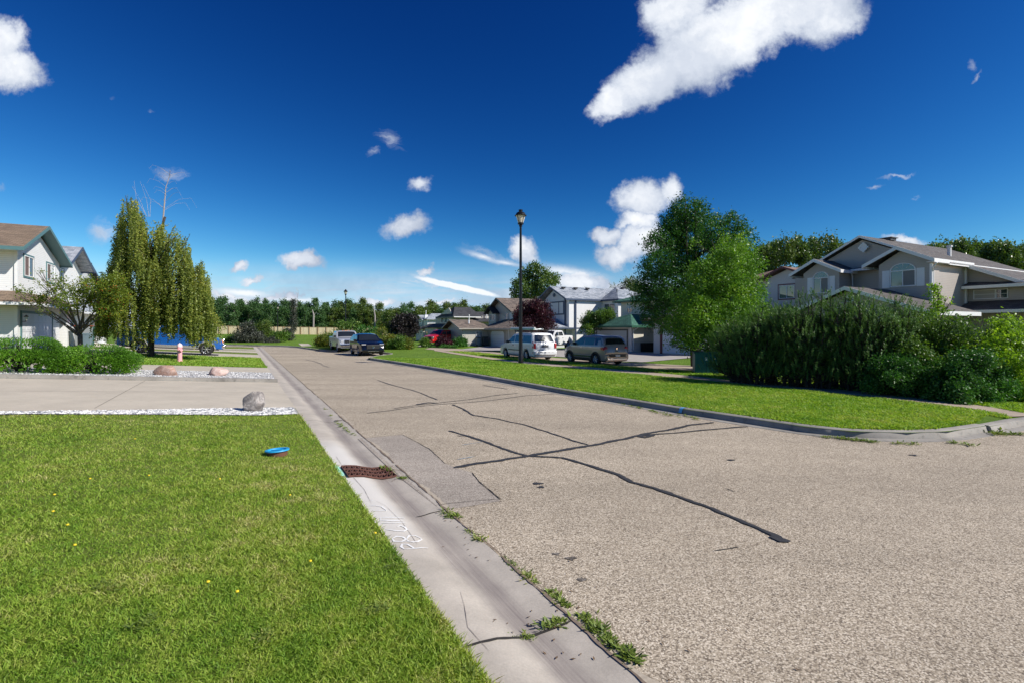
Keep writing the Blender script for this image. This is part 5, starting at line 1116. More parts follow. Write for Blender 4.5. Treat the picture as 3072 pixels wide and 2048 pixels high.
p = ST(-26.9, 41.8); c = pickup('white pickup truck parked in a driveway between the minivan and the taupe hatchback', Vector((p.x, p.y, .04)), math.atan2(N.y, N.x)+.5, VA, L_=5.6, wr=.39)
p = ST(-27.0, 46.6); 
c = Car('suv', 'small white suv farthest back in the driveway of the white and navy house', 'car', Vector((p.x, p.y, .04)), math.atan2(N.y, N.x)+.2, 4.4, 1.8,
        [(-2.2, .85), (-2.15, 1.2), (-1.8, 1.6), (-.3, 1.66), (.3, 1.6), (1.0, 1.1), (1.9, .98), (2.15, .7), (2.2, .5)], 1.06, .26, (-1.3, 1.3), .35, VA, tum=.2)
c.deck('windscreen', .35, .97, .88); c.side('side_window', [(-1.8, 1.14), (-.5, 1.12), (-.5, 1.5), (-1.6, 1.48)], c.g); c.side('side_window', [(-.42, 1.12), (.8, 1.12), (.25, 1.48), (-.42, 1.5)], c.g)
c.block('grille', 2.15, 2.23, -.4, .4, .6, .85, M_black, .02); c.block('headlight', 1.95, 2.19, .5, .8, .72, .86, M_lamp, .03, True); c.mirrors(.6, 1.15, VA); c.block('front_bumper', 2.1, 2.28, -.8, .8, .34, .56, VA, .05)
def lst(s_, t_): p = ST(s_, t_); p.z = h_left(p.x, p.y); return p
# ------------------------------------------------------------------ vegetation
def leaf_mesh(name, C, size, m, parent, seed=0, up=None, aspect=.5, spread=1.0, fold=.0):
    """C: (n,3) leaf positions; every leaf is a small pointed quad with its own direction"""
    rn = np.random.default_rng(seed); n = len(C); C = np.asarray(C, float)
    a = rn.normal(size=(n, 3))*spread
    if up is not None: a += np.asarray(up)
    a /= np.linalg.norm(a, axis=1, keepdims=True)+1e-9
    b = np.cross(a, rn.normal(size=(n, 3))); b /= np.linalg.norm(b, axis=1, keepdims=True)+1e-9
    s = (size*rn.uniform(.6, 1.25, n))[:, None] if np.isscalar(size) else np.asarray(size)[:, None]
    V = np.empty((n, 4, 3)); V[:, 0] = C-a*s*.5; V[:, 1] = C+b*s*aspect*.5; V[:, 2] = C+a*s*.5; V[:, 3] = C-b*s*aspect*.5
    return np_mesh(name, V.reshape(-1, 3), n, 4, m, parent)
def clump_points(clumps, n_twig, n_leaf, sig, seed, shell=.75):
    """clumps: (x,y,z,rx,ry,rz,weight)"""
    rn = np.random.default_rng(seed); out = []; tot = sum(c[6]*c[3]*c[5] for c in clumps)
    for c in clumps:
        k = max(2, int(n_twig*c[6]*c[3]*c[5]/tot)); d = rn.normal(size=(k, 3)); d /= np.linalg.norm(d, axis=1, keepdims=True)
        r = rn.uniform(0, 1, (k, 1))**(1/3); r = shell*np.maximum(r, .55)**.5*rn.uniform(.85, 1.12, (k, 1))+(1-shell)*r
        tw = np.array(c[:3])+d*r*np.array(c[3:6])
        kk = np.maximum(3, rn.poisson(n_leaf, k))
        for t_, q_ in zip(tw, kk): out.append(t_+rn.normal(size=(q_, 3))*sig*rn.uniform(.6, 1.4))
    return np.concatenate(out)
def limb(a, b, r0, r1, rn, wob=.12, k=6, lift=.0):
    a, b = Vector(a), Vector(b); L_ = (b-a).length; pts = []; rad = []
    o = Vector((0, 0, 0))
    for i in range(k+1):
        f = i/k
        if 0 < i < k: o = o+Vector((rn.gauss(0, 1), rn.gauss(0, 1), rn.gauss(0, .5)))*wob*L_/k
        pts.append(a+(b-a)*f+o*(1-abs(2*f-1)*.5)*(0 if i in (0, k) else 1)+Vector((0, 0, lift*math.sin(math.pi*f)*L_))); rad.append(r0+(r1-r0)*f)
    return pts, rad
def tree(name, label, cat, base, clumps, leafm, barkm, n_twig=400, n_leaf=12, sig=.16, leaf=.1, seed=1, trunk_r=.15, trunk_h=None, stems=1, group=None, aspect=.5, up=None, limbs=True, extra_twigs=0, spread=1.0, rotz=0):
    r = empty(name, base, rotz); tag(r, label, cat, group); rn = random.Random(seed)
    P_ = clump_points(clumps, n_twig, n_leaf, sig, seed)
    zmin = min(c[2] for c in clumps); ztop = max(c[2]+c[5]*.6 for c in clumps); th = trunk_h or zmin
    cx = sum(c[0] for c in clumps)/len(clumps); cy = sum(c[1] for c in clumps)/len(clumps)
    mb = MB()
    for s_ in range(stems):
        an = 6.28*s_/stems+rn.uniform(0, 1); o = Vector((math.cos(an), math.sin(an), 0))*(.12 if stems > 1 else 0)
        top = Vector((cx*.6+o.x*3, cy*.6+o.y*3, ztop)); p, rd = limb(o*1.0+Vector((0, 0, -.1)), top, trunk_r, trunk_r*.12, rn, .07, 10); mb.tube(p, rd, 7)
        if s_ == 0: main = p
    if limbs:
        for c in clumps:
            z0 = min(max(th*.6, c[2]-.45*max(.5, math.hypot(c[0]-cx, c[1]-cy))-.4), ztop*.92)
            st = main[0]
            for a, b in zip(main, main[1:]):
                if a.z <= z0 <= b.z: st = a+(b-a)*((z0-a.z)/max(1e-6, b.z-a.z))
            p, rd = limb(st, c[:3], trunk_r*.35, .012, rn, .12, 6); mb.tube(p, rd, 5)
            for _ in range(3+extra_twigs):
                d = Vector((rn.gauss(0, 1), rn.gauss(0, 1), rn.gauss(.3, .8))).normalized(); e = Vector(c[:3])+Vector((d.x*c[3], d.y*c[4], d.z*c[5]))*.9
                p, rd = limb(Vector(st)*.4+Vector(c[:3])*.6, e, trunk_r*.12, .006, rn, .12, 4); mb.tube(p, rd, 4)
    mb.build('trunk', barkm, r, smooth=True)
    leaf_mesh('crown', P_, leaf, leafm, r, seed+5, aspect=aspect, up=up, spread=spread)
    return r
def rnd_clumps(n, cx, cy, cz, rx, ry, rz, r0, r1, seed, flat=.85, bottom=-1):
    rn = random.Random(seed); out = [];
    while len(out) < n:
        d = Vector((rn.gauss(0, 1), rn.gauss(0, 1), rn.gauss(0, 1))).normalized()*rn.uniform(.35, 1)**.5
        if d.z < bottom: continue
        r_ = rn.uniform(r0, r1); out.append((cx+d.x*(rx-r_*.6), cy+d.y*(ry-r_*.6), cz+d.z*(rz-r_*.6), r_, r_, r_*flat, 1))
    return out
F_dark = foliage('leaf_dark_green', (.012, .045, .008), (.035, .105, .015), (.07, .17, .02)); F_ash = foliage('leaf_bright_green', (.045, .11, .012), (.12, .225, .025), (.27, .36, .05), trans=.35)
F_birch = foliage('leaf_birch', (.08, .12, .025), (.20, .225, .045), (.38, .34, .06), trans=.4); F_poplar = foliage('leaf_poplar', (.025, .06, .022), (.06, .12, .035), (.10, .16, .05), trans=.25)
F_poplar2 = foliage('leaf_poplar_yellow', (.03, .06, .012), (.085, .12, .02), (.15, .16, .03), trans=.25); F_plum = foliage('leaf_plum', (.012, .004, .008), (.045, .010, .018), (.14, .02, .035), trans=.25)
F_cotton = foliage('leaf_cottonwood', (.03, .065, .012), (.09, .14, .03), (.20, .24, .08), trans=.3, rough=.3, spec=.6); F_crab = foliage('leaf_crabapple', (.05, .09, .015), (.15, .19, .02), (.32, .20, .03), trans=.4)
F_hedge = foliage('leaf_hedge', (.03, .085, .008), (.09, .20, .015), (.17, .30, .03), trans=.35); F_pine = foliage('needle_pine', (.035, .085, .022), (.10, .18, .045), (.20, .29, .06), trans=.28)
F_shrub = foliage('leaf_shrub', (.03, .07, .012), (.085, .15, .022), (.17, .21, .03), trans=.3); F_rose = foliage('leaf_rose', (.018, .06, .012), (.05, .14, .022), (.09, .22, .03), trans=.25); F_lime = foliage('leaf_lime', (.07, .14, .012), (.19, .30, .03), (.34, .42, .06), trans=.4)
F_smoke = foliage('leaf_grey_purple', (.02, .025, .02), (.055, .06, .045), (.09, .08, .06), trans=.15); F_black = foliage('leaf_black_purple', (.006, .006, .006), (.02, .016, .015), (.05, .03, .03), trans=.1); F_orange = foliage('leaf_orange_tips', (.05, .08, .012), (.14, .15, .02), (.45, .12, .02), trans=.3)
B_bark = bark('bark_brown', (.05, .04, .032), (.13, .11, .09)); B_grey = bark('bark_grey', (.10, .09, .085), (.24, .22, .20)); B_white = bark('bark_white', (.08, .07, .065), (.62, .60, .57), (4, 4, 9)); B_dark = bark('bark_dark', (.02, .017, .015), (.06, .05, .042))

# --- weeping birch
bp = GL(452, 1070); rb = empty('weeping_birch', bp); tag(rb, 'large weeping birch with hanging yellow-green strands and a bare dead top', 'birch tree')
sc = bp.y/26.4; rb.scale = (sc, sc, sc)
TOP = [(-2.75, 3.6), (-2.5, 4.8), (-2.2, 5.6), (-2.0, 6.5), (-1.75, 7.6), (-1.45, 8.6), (-1.2, 8.95), (-.7, 8.7), (-.35, 8.2), (-.1, 7.0), (.15, 7.2), (.4, 7.6), (.6, 7.9), (.75, 7.0), (.95, 7.3), (1.2, 7.4), (1.5, 7.35), (1.75, 7.0), (1.95, 6.3), (2.1, 5.6), (2.35, 5.9), (2.7, 5.5), (2.95, 5.0), (3.1, 4.3), (3.25, 3.2)]
BOT = [(-2.8, 2.2), (-2.5, 1.4), (-2.0, 1.6), (-1.5, 1.35), (-1.0, .95), (-.3, .9), (.1, 1.45), (.5, 1.45), (.8, 1.35), (1.2, 1.55), (1.7, 1.55), (2.1, 1.2), (2.4, 1.05), (2.9, 1.15), (3.25, 2.2)]
rn = np.random.default_rng(11); pts = []; ups = []; mbs = MB(); mbl = MB(); rr = random.Random(4); zb0 = 2.1-(2.1-bp.z)/sc
cols = [(rr.uniform(-2.6, 3.1), rr.uniform(-1, 1)) for _ in range(88)]; SK = bp.x/bp.y
for ci, (cx, cyf) in enumerate(cols):
    dep = 1.7*math.sqrt(max(.05, 1-((cx-.25)/3.1)**2)); cy = cyf*dep; tz = interp(TOP, cx)-zb0-abs(cyf)**2*.6; bz = interp(BOT, cx)-zb0+.3*rr.random()
    nl = 3 if tz > 4 else 2
    for l in range(nl):
        zt = bz+(tz-bz)*(1-.30*l-.08*rr.random()); ln = rr.uniform(1.5, 3.2); x0 = cx+rr.gauss(0, .12); y0 = cy+rr.gauss(0, .2)
        fat = rr.uniform(.2, .55)
        for s_ in range(int(5+fat*12)):
            R_ = rr.uniform(.04, fat); hx, hy = x0+rr.gauss(0, .26), y0+rr.gauss(0, .28)
            if .5*math.sin(hx*5.3+1.3+zt*.5)+.5*math.sin(hx*12.1+zt*1.7) < -.38: continue
            st = min(zt+.3, (interp(TOP, hx)-zb0)*(zt/max(tz, .1))**.8)*(1-rr.random()*.09); en = max(bz-.1+rr.random()*.5, st-ln*rr.uniform(.35, 1.25))
            if en >= st-.3: continue
            n = int((st-en)/.024*.95); t_ = rn.uniform(0, 1, n); sw = rr.uniform(-.15, .15)
            arc = np.minimum(1, t_*(st-en)/.45)**.6; hyy = y0+(hy-y0)*arc+rn.normal(0, .04, n); P_ = np.stack([x0+(hx-x0)*arc+sw*t_+rn.normal(0, .04, n)+hyy*SK, hyy, st+R_*.4*(1-arc)+(en-st)*t_+rn.normal(0, .03, n)], 1); pts.append(P_)
            if s_ == 0: mbs.tube([(x0+y0*SK, y0, st+.1), (hx+hy*SK, hy, st-.3), (hx+sw+hy*SK, hy, en)], [.014, .008, .004], 3)
    z_at = max(1.0, tz-1.9); mbl.tube(*limb((rr.gauss(0, .05), rr.gauss(0, .05), min(z_at*.75, 6.2)), (cx+cy*SK, cy, tz-.35), .05, .012, rr, .1, 6, .06), 5)
for _ in range(420):
    x0 = rr.uniform(-2.75, 3.2); yf = rr.uniform(-1, 1); dep = 1.6*math.sqrt(max(.05, 1-((x0-.25)/3.15)**2)); y0 = yf*dep; tz = interp(TOP, x0)-zb0; bz = interp(BOT, x0)-zb0; st = tz*rr.uniform(.55, .985)-abs(yf)*.3; en = max(bz, st-rr.uniform(.5, 1.8))
    if st-en < .3: continue
    n = int((st-en)*34); t_ = rn.uniform(0, 1, n); sw = rr.uniform(-.1, .1)
    pts.append(np.stack([x0+sw*t_+y0*SK+rn.normal(0, .06, n), y0+rn.normal(0, .06, n), st+(en-st)*t_], 1))
pts = np.concatenate(pts)
# wispy outer sprays near the top left and right
mbl.tube([(0, 0, -.1), (.02, 0, .3), (.0, .02, 1.2), (-.05, .0, 3.5), (.2, .0, 5.5), (.75, 0, 7.2)], [.20, .15, .13, .11, .08, .05], 9); mbl.tube([(-.05, 0, 2.5), (-.6, .1, 5), (-1.2, .1, 7.6), (-1.3, 0, 8.3)], [.10, .08, .035, .01], 7)
dead = MB(); dz = 9.85-zb0; dead.tube([(.62, 0, 6.8), (.72, 0, 8.0), (.78, 0, 8.7), (1.0, 0, 9.4), (1.12, 0, dz+.05)], [.045, .03, .02, .010, .004], 6)
rr = random.Random(9)
for i in range(20):
    f = rr.uniform(.1, .95); z = 7.0+2.6*f; x = .66+.35*f; a = rr.uniform(-1, 1); L_ = rr.uniform(.5, 1.25)*(1.15-f*.7); sg = rr.choice((-1, 1)); dead.tube([(x, 0, z), (x+sg*L_*.45, a*.3, z+.45*L_), (x+sg*L_*.85, a*.6, z+.55*L_), (x+sg*L_*1.05, a*.7, z+.15*L_)], [.007, .005, .004, .002], 4)
for i in range(4):
    x = -.3+rr.uniform(-.5, .4); dead.tube([(x*.3, 0, 7.2), (x, rr.uniform(-.3, .3), 8.1), (x-.25, 0, 8.6+rr.random()*.5)], [.010, .006, .003], 4)
dead.build('dead_top', plain('dead_wood', (.36, .32, .30), .8, var=.25, scale=4), rb)
mbl.build('trunk', B_dark, rb, smooth=True); mbs.build('strands', B_dark, rb)
leaf_mesh('crown', pts, .092, F_birch, rb, 3, up=(0, 0, -.9), aspect=.62)
print('birch', len(pts))

# --- crabapple left of the birch
p = Vector(((240-1536)/1536*27, 27, 0)); p.z = h_left(p.x, p.y)
k = p.y/1536
def rel(u, v, d=0): return ((u-1536)*k-p.x, d, EYE+(986-v)*k-p.z)
cl = []
for (u, v, r_, w) in ((75, 870, .55, .5), (100, 905, .55, .7), (130, 855, .5, .4), (150, 895, .7, .8), (170, 835, .5, .5), (190, 870, .65, .8), (205, 905, .8, 1), (230, 880, .6, .7), (250, 850, .6, .9), (265, 890, .8, 1.1), (285, 860, .7, 1.1), (300, 905, .85, 1.2), (320, 870, .8, 1.3), (330, 925, .9, 1.3), (345, 850, .7, 1.2), (60, 895, .3, .3), (120, 820, .25, .25), (130, 935, .4, .4), (230, 925, .5, .5), (350, 890, .8, 1.2)):
    y = random.uniform(-.8, .8) if u > 150 else random.uniform(-.9, .1); x, _, z = rel(u, v); r_ *= .72; cl.append((x+y*p.x/p.y, y, z, r_, r_, r_*.75, w))
r = empty('crabapple_tree', p); tag(r, 'sparse spreading crabapple tree with reddish tips in front of the white garages', 'crabapple tree')
leaf_mesh('crown', clump_points(cl, 760, 15, .10, 5), .10, F_crab, r, 6, aspect=.6)
berr = clump_points([c for c in cl if c[0] > .8], 60, 6, .07, 8); leaf_mesh('berries', berr, .055, plain('orange_berries', (.5, .10, .02), .5), r, 7, aspect=.9)
mb = MB(); rr = random.Random(6); mb.tube([(0, 0, -.2), (.02, 0, .5), (0, 0, 1.15)], [.14, .11, .11], 8)
for c in cl:
    s0 = Vector((0, 0, 1.0+rr.random()*.4)); mb.tube(*limb(s0, c[:3], .042, .010, rr, .1, 6), 5)
    for _ in range(5):
        d = Vector((rr.gauss(0, 1), rr.gauss(0, 1), rr.gauss(.3, .7))).normalized()*c[3]; mb.tube(*limb(Vector(c[:3])*.8+s0*.2, Vector(c[:3])+d, .016, .005, rr, .1, 3), 4)
mb.build('trunk', B_bark, r, smooth=True)

# --- trees right of the street
def at(u, Y): return Vector(((u-1536)/1536*Y, Y, 0))
def scr_clumps(p, lst, dep, seed, k=None):
    """crown clumps from a list of (u, v, radius in m, weight) at the tree's distance, spread in depth"""
    rn = random.Random(seed); k = p.y/1536; out = []
    for (u, v, r_, w) in lst:
        d_ = rn.uniform(-dep, dep); out.append(((u-1536)*k-p.x+d_*p.x/p.y, d_, EYE+(986-v)*k-p.z, r_, r_, r_*.9, w))
    return out
p = at(2085, 28.5); p.z = .02
sl = [(2060, 622, .9, 1), (2095, 640, .85, 1), (2030, 660, .95, 1.2), (2125, 665, .9, 1), (2010, 700, 1.0, 1.2), (2070, 700, 1.1, 1.3), (2130, 710, .95, 1), (1975, 735, .8, 1), (2040, 760, 1.1, 1.2), (2110, 770, 1.1, 1), (1960, 780, .7, .8), (1990, 800, .9, 1), (1935, 815, .5, .6), (2050, 820, 1.0, .9), (1920, 845, .55, .7), (1960, 850, .8, 1), (2010, 860, 1.0, 1), (2070, 880, 1.0, 1), (1925, 900, .6, .8), (1975, 905, .85, 1), (1950, 945, .65, .8), (2000, 935, .8, .9), (1990, 975, .45, .5), (2195, 690, .75, 1), (2185, 655, .45, .7), (2215, 730, .9, 1.1), (2170, 760, .9, 1), (2235, 790, .8, 1), (2200, 830, 1.0, 1.1), (2150, 860, 1, 1), (2240, 700, .4, .5), (1905, 870, .3, .3), (1945, 760, .3, .3), (2110, 930, .9, .8), (2060, 960, .8, .7)]
cl = scr_clumps(p, sl, 1.3, 5)+[(x+.5, y+1.5, z-.3, r_*.9, r_*.9, r_*.8, .6) for x, y, z, r_, _, _, w in scr_clumps(p, sl[::2], .8, 6)]
tree('ash_tree', 'tall dark green tree with a ragged double crown behind the bright green one', 'tree', p, cl, F_dark, B_dark, n_twig=4000, n_leaf=17, sig=.13, leaf=.135, seed=21, trunk_r=.18, stems=2, aspect=.42)
p = at(2165, 24.6); p.z = .05
sl = [(2200, 742, .6, .9), (2225, 770, .7, 1), (2185, 785, .8, 1), (2140, 790, .6, .9), (2120, 830, .8, 1), (2170, 840, .95, 1.2), (2225, 830, .8, 1), (2260, 800, .5, .8), (2110, 880, .85, 1), (2160, 900, 1.0, 1.2), (2215, 895, .95, 1.1), (2265, 880, .5, .8), (2065, 905, .7, .9), (2050, 950, .7, .9), (2105, 950, .95, 1.1), (2160, 965, 1.0, 1.2), (2220, 955, .9, 1), (2030, 975, .5, .8), (2270, 930, .55, .8), (2285, 965, .4, .6), (2040, 1015, .4, .8), (2075, 1010, .65, .9), (2125, 1020, .8, 1), (2180, 1020, .9, 1), (2235, 1010, .8, .9), (1998, 985, .28, .4), (2010, 1030, .25, .4), (2060, 1045, .3, .5), (2090, 735, .3, .3), (2160, 1060, .6, .6), (2280, 845, .35, .4), (2250, 745, .35, .5)]
cl = scr_clumps(p, sl, 1.2, 8)
tree('ash_tree', 'bright yellow-green bushy tree standing over the dark teal electrical box', 'tree', p, cl, F_ash, B_dark, n_twig=2900, n_leaf=18, sig=.12, leaf=.125, seed=31, trunk_r=.13, stems=3, aspect=.42)
# poplars behind the big houses (individual, repeated)
def poplar_proto(name, label, mat_, H, Rr, seed, nt=420, nl=12, leaf=.34, group=None, cat='poplar tree', bk=None):
    rn = random.Random(seed); cl = []
    for i in range(26):
        f = rn.uniform(.12, 1)**.85; rad = Rr*(1.02-f)**.42*(.5+.9*f if f < .45 else 1)+.25; a = rn.uniform(0, 6.28); q_ = rad*rn.uniform(.2, .85); r_ = rn.uniform(.5, 1)*Rr*.42*(1.15-f*.6)
        cl.append((q_*math.cos(a), q_*math.sin(a), H*(.10+.86*f), r_, r_, r_*1.15, 1))
    cl.append((rn.uniform(-.4, .4), 0, H*.93, Rr*.36, Rr*.36, Rr*.36, .8))
    return tree(name, label, cat, Vector((0, 0, 0)), cl, mat_, bk or B_grey, n_twig=nt, n_leaf=nl, sig=leaf*.85, leaf=leaf, seed=seed, trunk_r=.16, group=group, aspect=.7, trunk_h=H*.15)
gwood = 'trees of the woods beyond the board fence'
PROT = [poplar_proto('poplar_tree', 'x', F_poplar, 9, 2.6, 41+i, group=gwood) for i in range(4)]+[poplar_proto('poplar_tree', 'x', F_poplar2, 8.5, 3.0, 51+i, group=gwood) for i in range(2)]
SKYL = [(470, 905), (560, 912), (640, 900), (655, 888), (700, 905), (725, 890), (780, 898), (850, 900), (890, 905), (925, 898), (960, 905), (1000, 903), (1060, 905), (1090, 903), (1130, 912), (1180, 918), (1215, 908), (1240, 915), (1290, 905), (1330, 903), (1380, 905), (1420, 912), (1460, 910), (1500, 915)]
rr = random.Random(12); used = set(); labs = {0: 'dark green poplar in the row of woods beyond the board fence', 1: 'yellowish green poplar among the woods beyond the board fence'}
def place_tree(pr, x, y, z, sx, sz, lab, group=None, rot=None):
    i = id(pr); o = pr if i not in used else copy_tree(pr); used.add(i)
    o.location = (x, y, z); o.scale = (sx, sx, sz); o.rotation_euler = (0, 0, rr.uniform(0, 6.28) if rot is None else rot); o['label'] = lab
    if group: o['group'] = group
    return o
for row, (Yb, hk, step) in enumerate(((146, .90, 27), (156, 1.0, 31))):
    u = 440+row*13
    while u < 1560:
        Y = Yb+rr.uniform(-4, 4); v = interp(SKYL, u)+rr.uniform(-7, 12)+(6 if row == 0 else 0)
        if u > 1150: Y -= 22
        zt = EYE+(986-v)*Y/1536; x = (u-1536)/1536*Y; z = h_right(x, Y)
        yl = (980 < u < 1200 or u > 1240) and rr.random() < .7
        pr = PROT[4+rr.randrange(2)] if yl else PROT[rr.randrange(4)]; H = 8.5 if yl else 9.0
        place_tree(pr, x, Y, z-.2, rr.uniform(.85, 1.15), (zt-z)*hk/H*1.0+.0, labs[1 if yl else 0]); u += step*.8*rr.uniform(.75, 1.25)
# undergrowth closing the foot of the woods
pts = []
rn2 = np.random.default_rng(2)
for i in range(900):
    u = rr.uniform(430, 1560); Y = rr.uniform(143, 160)-(20 if u > 1150 else 0); x = (u-1536)/1536*Y; pts.append(np.array([x, Y, rr.uniform(.3, 3.4)])+rn2.normal(size=(16, 3))*np.array([.8, .6, .5]))
uw = leaf_mesh('undergrowth', np.concatenate(pts), .55, F_poplar, None, 4, aspect=.8); tag(uw, 'dense low green undergrowth at the foot of the far woods', 'undergrowth', kind='stuff')
# big row behind the right-hand houses
gb = 'tall poplars behind the big grey house'
big = [poplar_proto('poplar_tree', 'tall poplar with yellow-green leaves behind the big houses', F_cotton if i else F_poplar2, 10, 3.2, 71+i, nt=1500, nl=12, leaf=.26, group=gb) for i in range(2)]
for (u, v, Y) in ((2285, 745, 66), (2320, 735, 72), (2355, 724, 64), (2395, 722, 66), (2435, 724, 70), (2480, 716, 62), (2515, 735, 66), (2555, 750, 70), (2800, 742, 60), (2840, 732, 66), (2885, 728, 62), (2930, 732, 66), (2975, 735, 62), (3020, 738, 60), (3062, 745, 64), (3105, 750, 60), (1900, 850, 80), (2240, 760, 74)):
    x = (u-1536)/1536*Y; zt = EYE+(986-v)*Y/1536
    place_tree(big[rr.randrange(2)], x, Y, 0, 1.0, zt/10*.99, 'tall poplar in the row behind the big grey house', gb)
# cottonwood over the townhouses
p = at(1605, 86); sl = [(1600, 806, 1.0, 1), (1575, 825, 1.1, 1), (1625, 820, 1.1, 1), (1655, 835, 1.0, 1), (1600, 845, 1.4, 1), (1560, 855, 1.0, 1), (1640, 860, 1.4, 1), (1545, 870, .7, .8), (1590, 880, 1.5, 1), (1665, 845, .6, .7), (1540, 885, .6, .7), (1560, 895, 1.0, 1), (1620, 890, 1.4, 1), (1675, 825, .35, .4), (1538, 850, .35, .4)]
tree('cottonwood_tree', 'rounded cottonwood tree rising behind the tall cedar-roofed house', 'tree', p, scr_clumps(p, sl, 1.8, 3), F_cotton, B_grey, n_twig=1500, n_leaf=8, sig=.28, leaf=.30, seed=81, trunk_r=.3, aspect=.7)
# purple plum
p = at(1597, 47); p.z = .02; sl = [(1600, 920, .7, 1), (1575, 932, .8, 1), (1625, 930, .8, 1), (1600, 950, 1.0, 1.2), (1565, 960, .8, 1), (1635, 955, .8, 1), (1590, 980, .9, 1), (1625, 978, .8, 1), (1555, 940, .4, .6), (1552, 975, .4, .6), (1650, 970, .5, .7), (1665, 980, .25, .5), (1610, 908, .35, .6), (1580, 1000, .4, .4)]
tree('plum_tree', 'dark purple leaved plum tree behind the white minivan', 'plum tree', p, scr_clumps(p, sl, 1.0, 3), F_plum, B_dark, n_twig=1300, n_leaf=12, sig=.15, leaf=.16, seed=83, trunk_r=.09, aspect=.55)
p = at(1210, 60); p.z = h_right(p.x, p.y); sl = [(1200, 965, .8, 1), (1225, 960, .8, 1), (1210, 980, 1.1, 1.2), (1190, 985, .7, 1), (1238, 985, .8, 1), (1215, 1003, .9, 1), (1245, 965, .5, .7), (1180, 970, .5, .6)]
tree('plum_tree', 'blackish purple rounded tree right of the silver pickup, beside the far grey houses', 'plum tree', p, scr_clumps(p, sl, 1.0, 3), F_black, B_dark, n_twig=900, n_leaf=12, sig=.2, leaf=.2, seed=84, trunk_r=.1, aspect=.6)
# drooping mountain ash beside the white and navy house
p = at(1790, 50); p.z = .0; sl = [(1800, 945, .5, 1), (1770, 950, .5, 1), (1825, 940, .45, 1), (1790, 965, .7, 1), (1760, 968, .5, .8), (1765, 985, .4, .7), (1835, 950, .3, .6), (1750, 960, .3, .5), (1815, 965, .5, .8), (1770, 1000, .4, .6), (1745, 990, .25, .4), (1842, 940, .2, .4)]
tree('mountain_ash', 'small spreading green tree between the white navy-trimmed house and green garage roof', 'tree', p, scr_clumps(p, sl, .8, 3), F_shrub, B_dark, n_twig=700, n_leaf=11, sig=.14, leaf=.17, seed=85, trunk_r=.08, aspect=.5)
# thin bare-topped saplings behind the pale grey roof
p = at(1885, 66); sl = [(1840, 862, .35, .5), (1875, 850, .6, .8), (1895, 845, .6, 1), (1915, 860, .7, 1), (1860, 868, .5, .7), (1900, 875, .8, 1), (1760, 866, .25, .4), (1880, 838, .3, .4)]
tree('birch_tree', 'thin sparse tree tips showing over the pale grey roof', 'tree', p, scr_clumps(p, sl, .8, 3), F_poplar2, B_grey, n_twig=300, n_leaf=7, sig=.2, leaf=.2, seed=86, trunk_r=.1, aspect=.5, extra_twigs=6)
# columnar tree and dead tops at the woods
p = at(880, 105); p.z = h_right(p.x, p.y); sl = [(880, 905+i*14, .62-.03*abs(i-4), 1) for i in range(0, 7)]
r = tree('columnar_tree', 'narrow dark columnar tree with a bare pale twig above it in front of the fence', 'tree', p, scr_clumps(p, sl, .2, 3), F_smoke, B_grey, n_twig=260, n_leaf=12, sig=.2, leaf=.24, seed=87, trunk_r=.1, aspect=.6)
mb = MB(); H_ = EYE+(986-872)*105/1536-p.z; mb.tube([(0, 0, 0), (.1, 0, 5), (.7, 0, 7.5), (1.1, 0, H_)], [.09, .07, .04, .012], 5)
for i in range(16):
    f = rr.uniform(.45, 1); mb.tube([(.1+.9*f*f, 0, H_*f), (.1+.9*f*f+rr.choice((-1, 1))*.5, 0, H_*f+.6)], [.025, .008], 3)
mb.build('dead_stem', MATS['dead_wood'], r)
for u, v0, v1, Y, lab in ((1124, 922, 985, 138, 'pale dead tree trunk standing in the woods above the navy suv'), (940, 935, 965, 139, 'thin white dead stem in the woods left of the second lamp')):
    p = at(u, Y); z0 = EYE+(986-v1)*Y/1536; z1 = EYE+(986-v0)*Y/1536; p.z = h_right(p.x, p.y); o = MB().tube([(0, 0, 0), (.1, 0, (z0+z1)/2), (-.3, 0, z1)], [.24, .2, .08], 6).tube([(.1, 0, z0+1), (.9, 0, z0+2.2)], [.08, .02], 4).build('dead_tree', MATS['dead_wood'], None); o.location = p; tag(o, lab, 'dead tree')

# --- shrubs
def shrub(label, p, cl, m, nt, nl, sig, leaf, seed, group=None, name='shrub', cat='shrub', aspect=.55, up=None):
    return tree(name, label, cat, p, cl, m, B_dark, n_twig=nt, n_leaf=nl, sig=sig, leaf=leaf, seed=seed, trunk_r=.035, stems=4, group=group, aspect=aspect, trunk_h=.2, up=up)
def dome(w, d, h_, n, r0, r1, seed):
    rn = random.Random(seed); out = []
    for i in range(n):
        a = rn.uniform(0, 6.28); q_ = rn.uniform(0, 1)**.5; x, y = q_*math.cos(a)*w/2, q_*math.sin(a)*d/2; r_ = rn.uniform(r0, r1); zt = h_*math.sqrt(max(.05, 1-q_*q_*.8)); out.append((x*.85, y*.85, max(r_*.5, rn.uniform(.15, 1)*(zt-r_*.8)), r_, r_, r_*.85, 1))
    return out
def shr(label, u, v, wpx, hpx, m, seed, nt=500, leaf=.14, group=None, d=None, **kw):
    p = G(u, v); k = p.y/1536; w = wpx*k; h_ = hpx*k; return shrub(label, p, dome(w, d or w*.8, h_, 16, h_*.18, h_*.34, seed), m, nt, 11, leaf*.9, leaf, seed, group, **kw)
gs = 'shrubs on the grass before the far fence'
shr('small dark round shrub at the left end of the far shrub group', 700, 1026, 48, 26, F_shrub, 201, 300, .2, gs); shr('large grey-purple shrub in the far shrub group', 752, 1027, 84, 62, F_smoke, 202, 900, .22, gs); shr('tall green shrub behind the grey-purple one on the far grass', 790, 1023, 70, 66, F_poplar2, 203, 700, .22, gs)
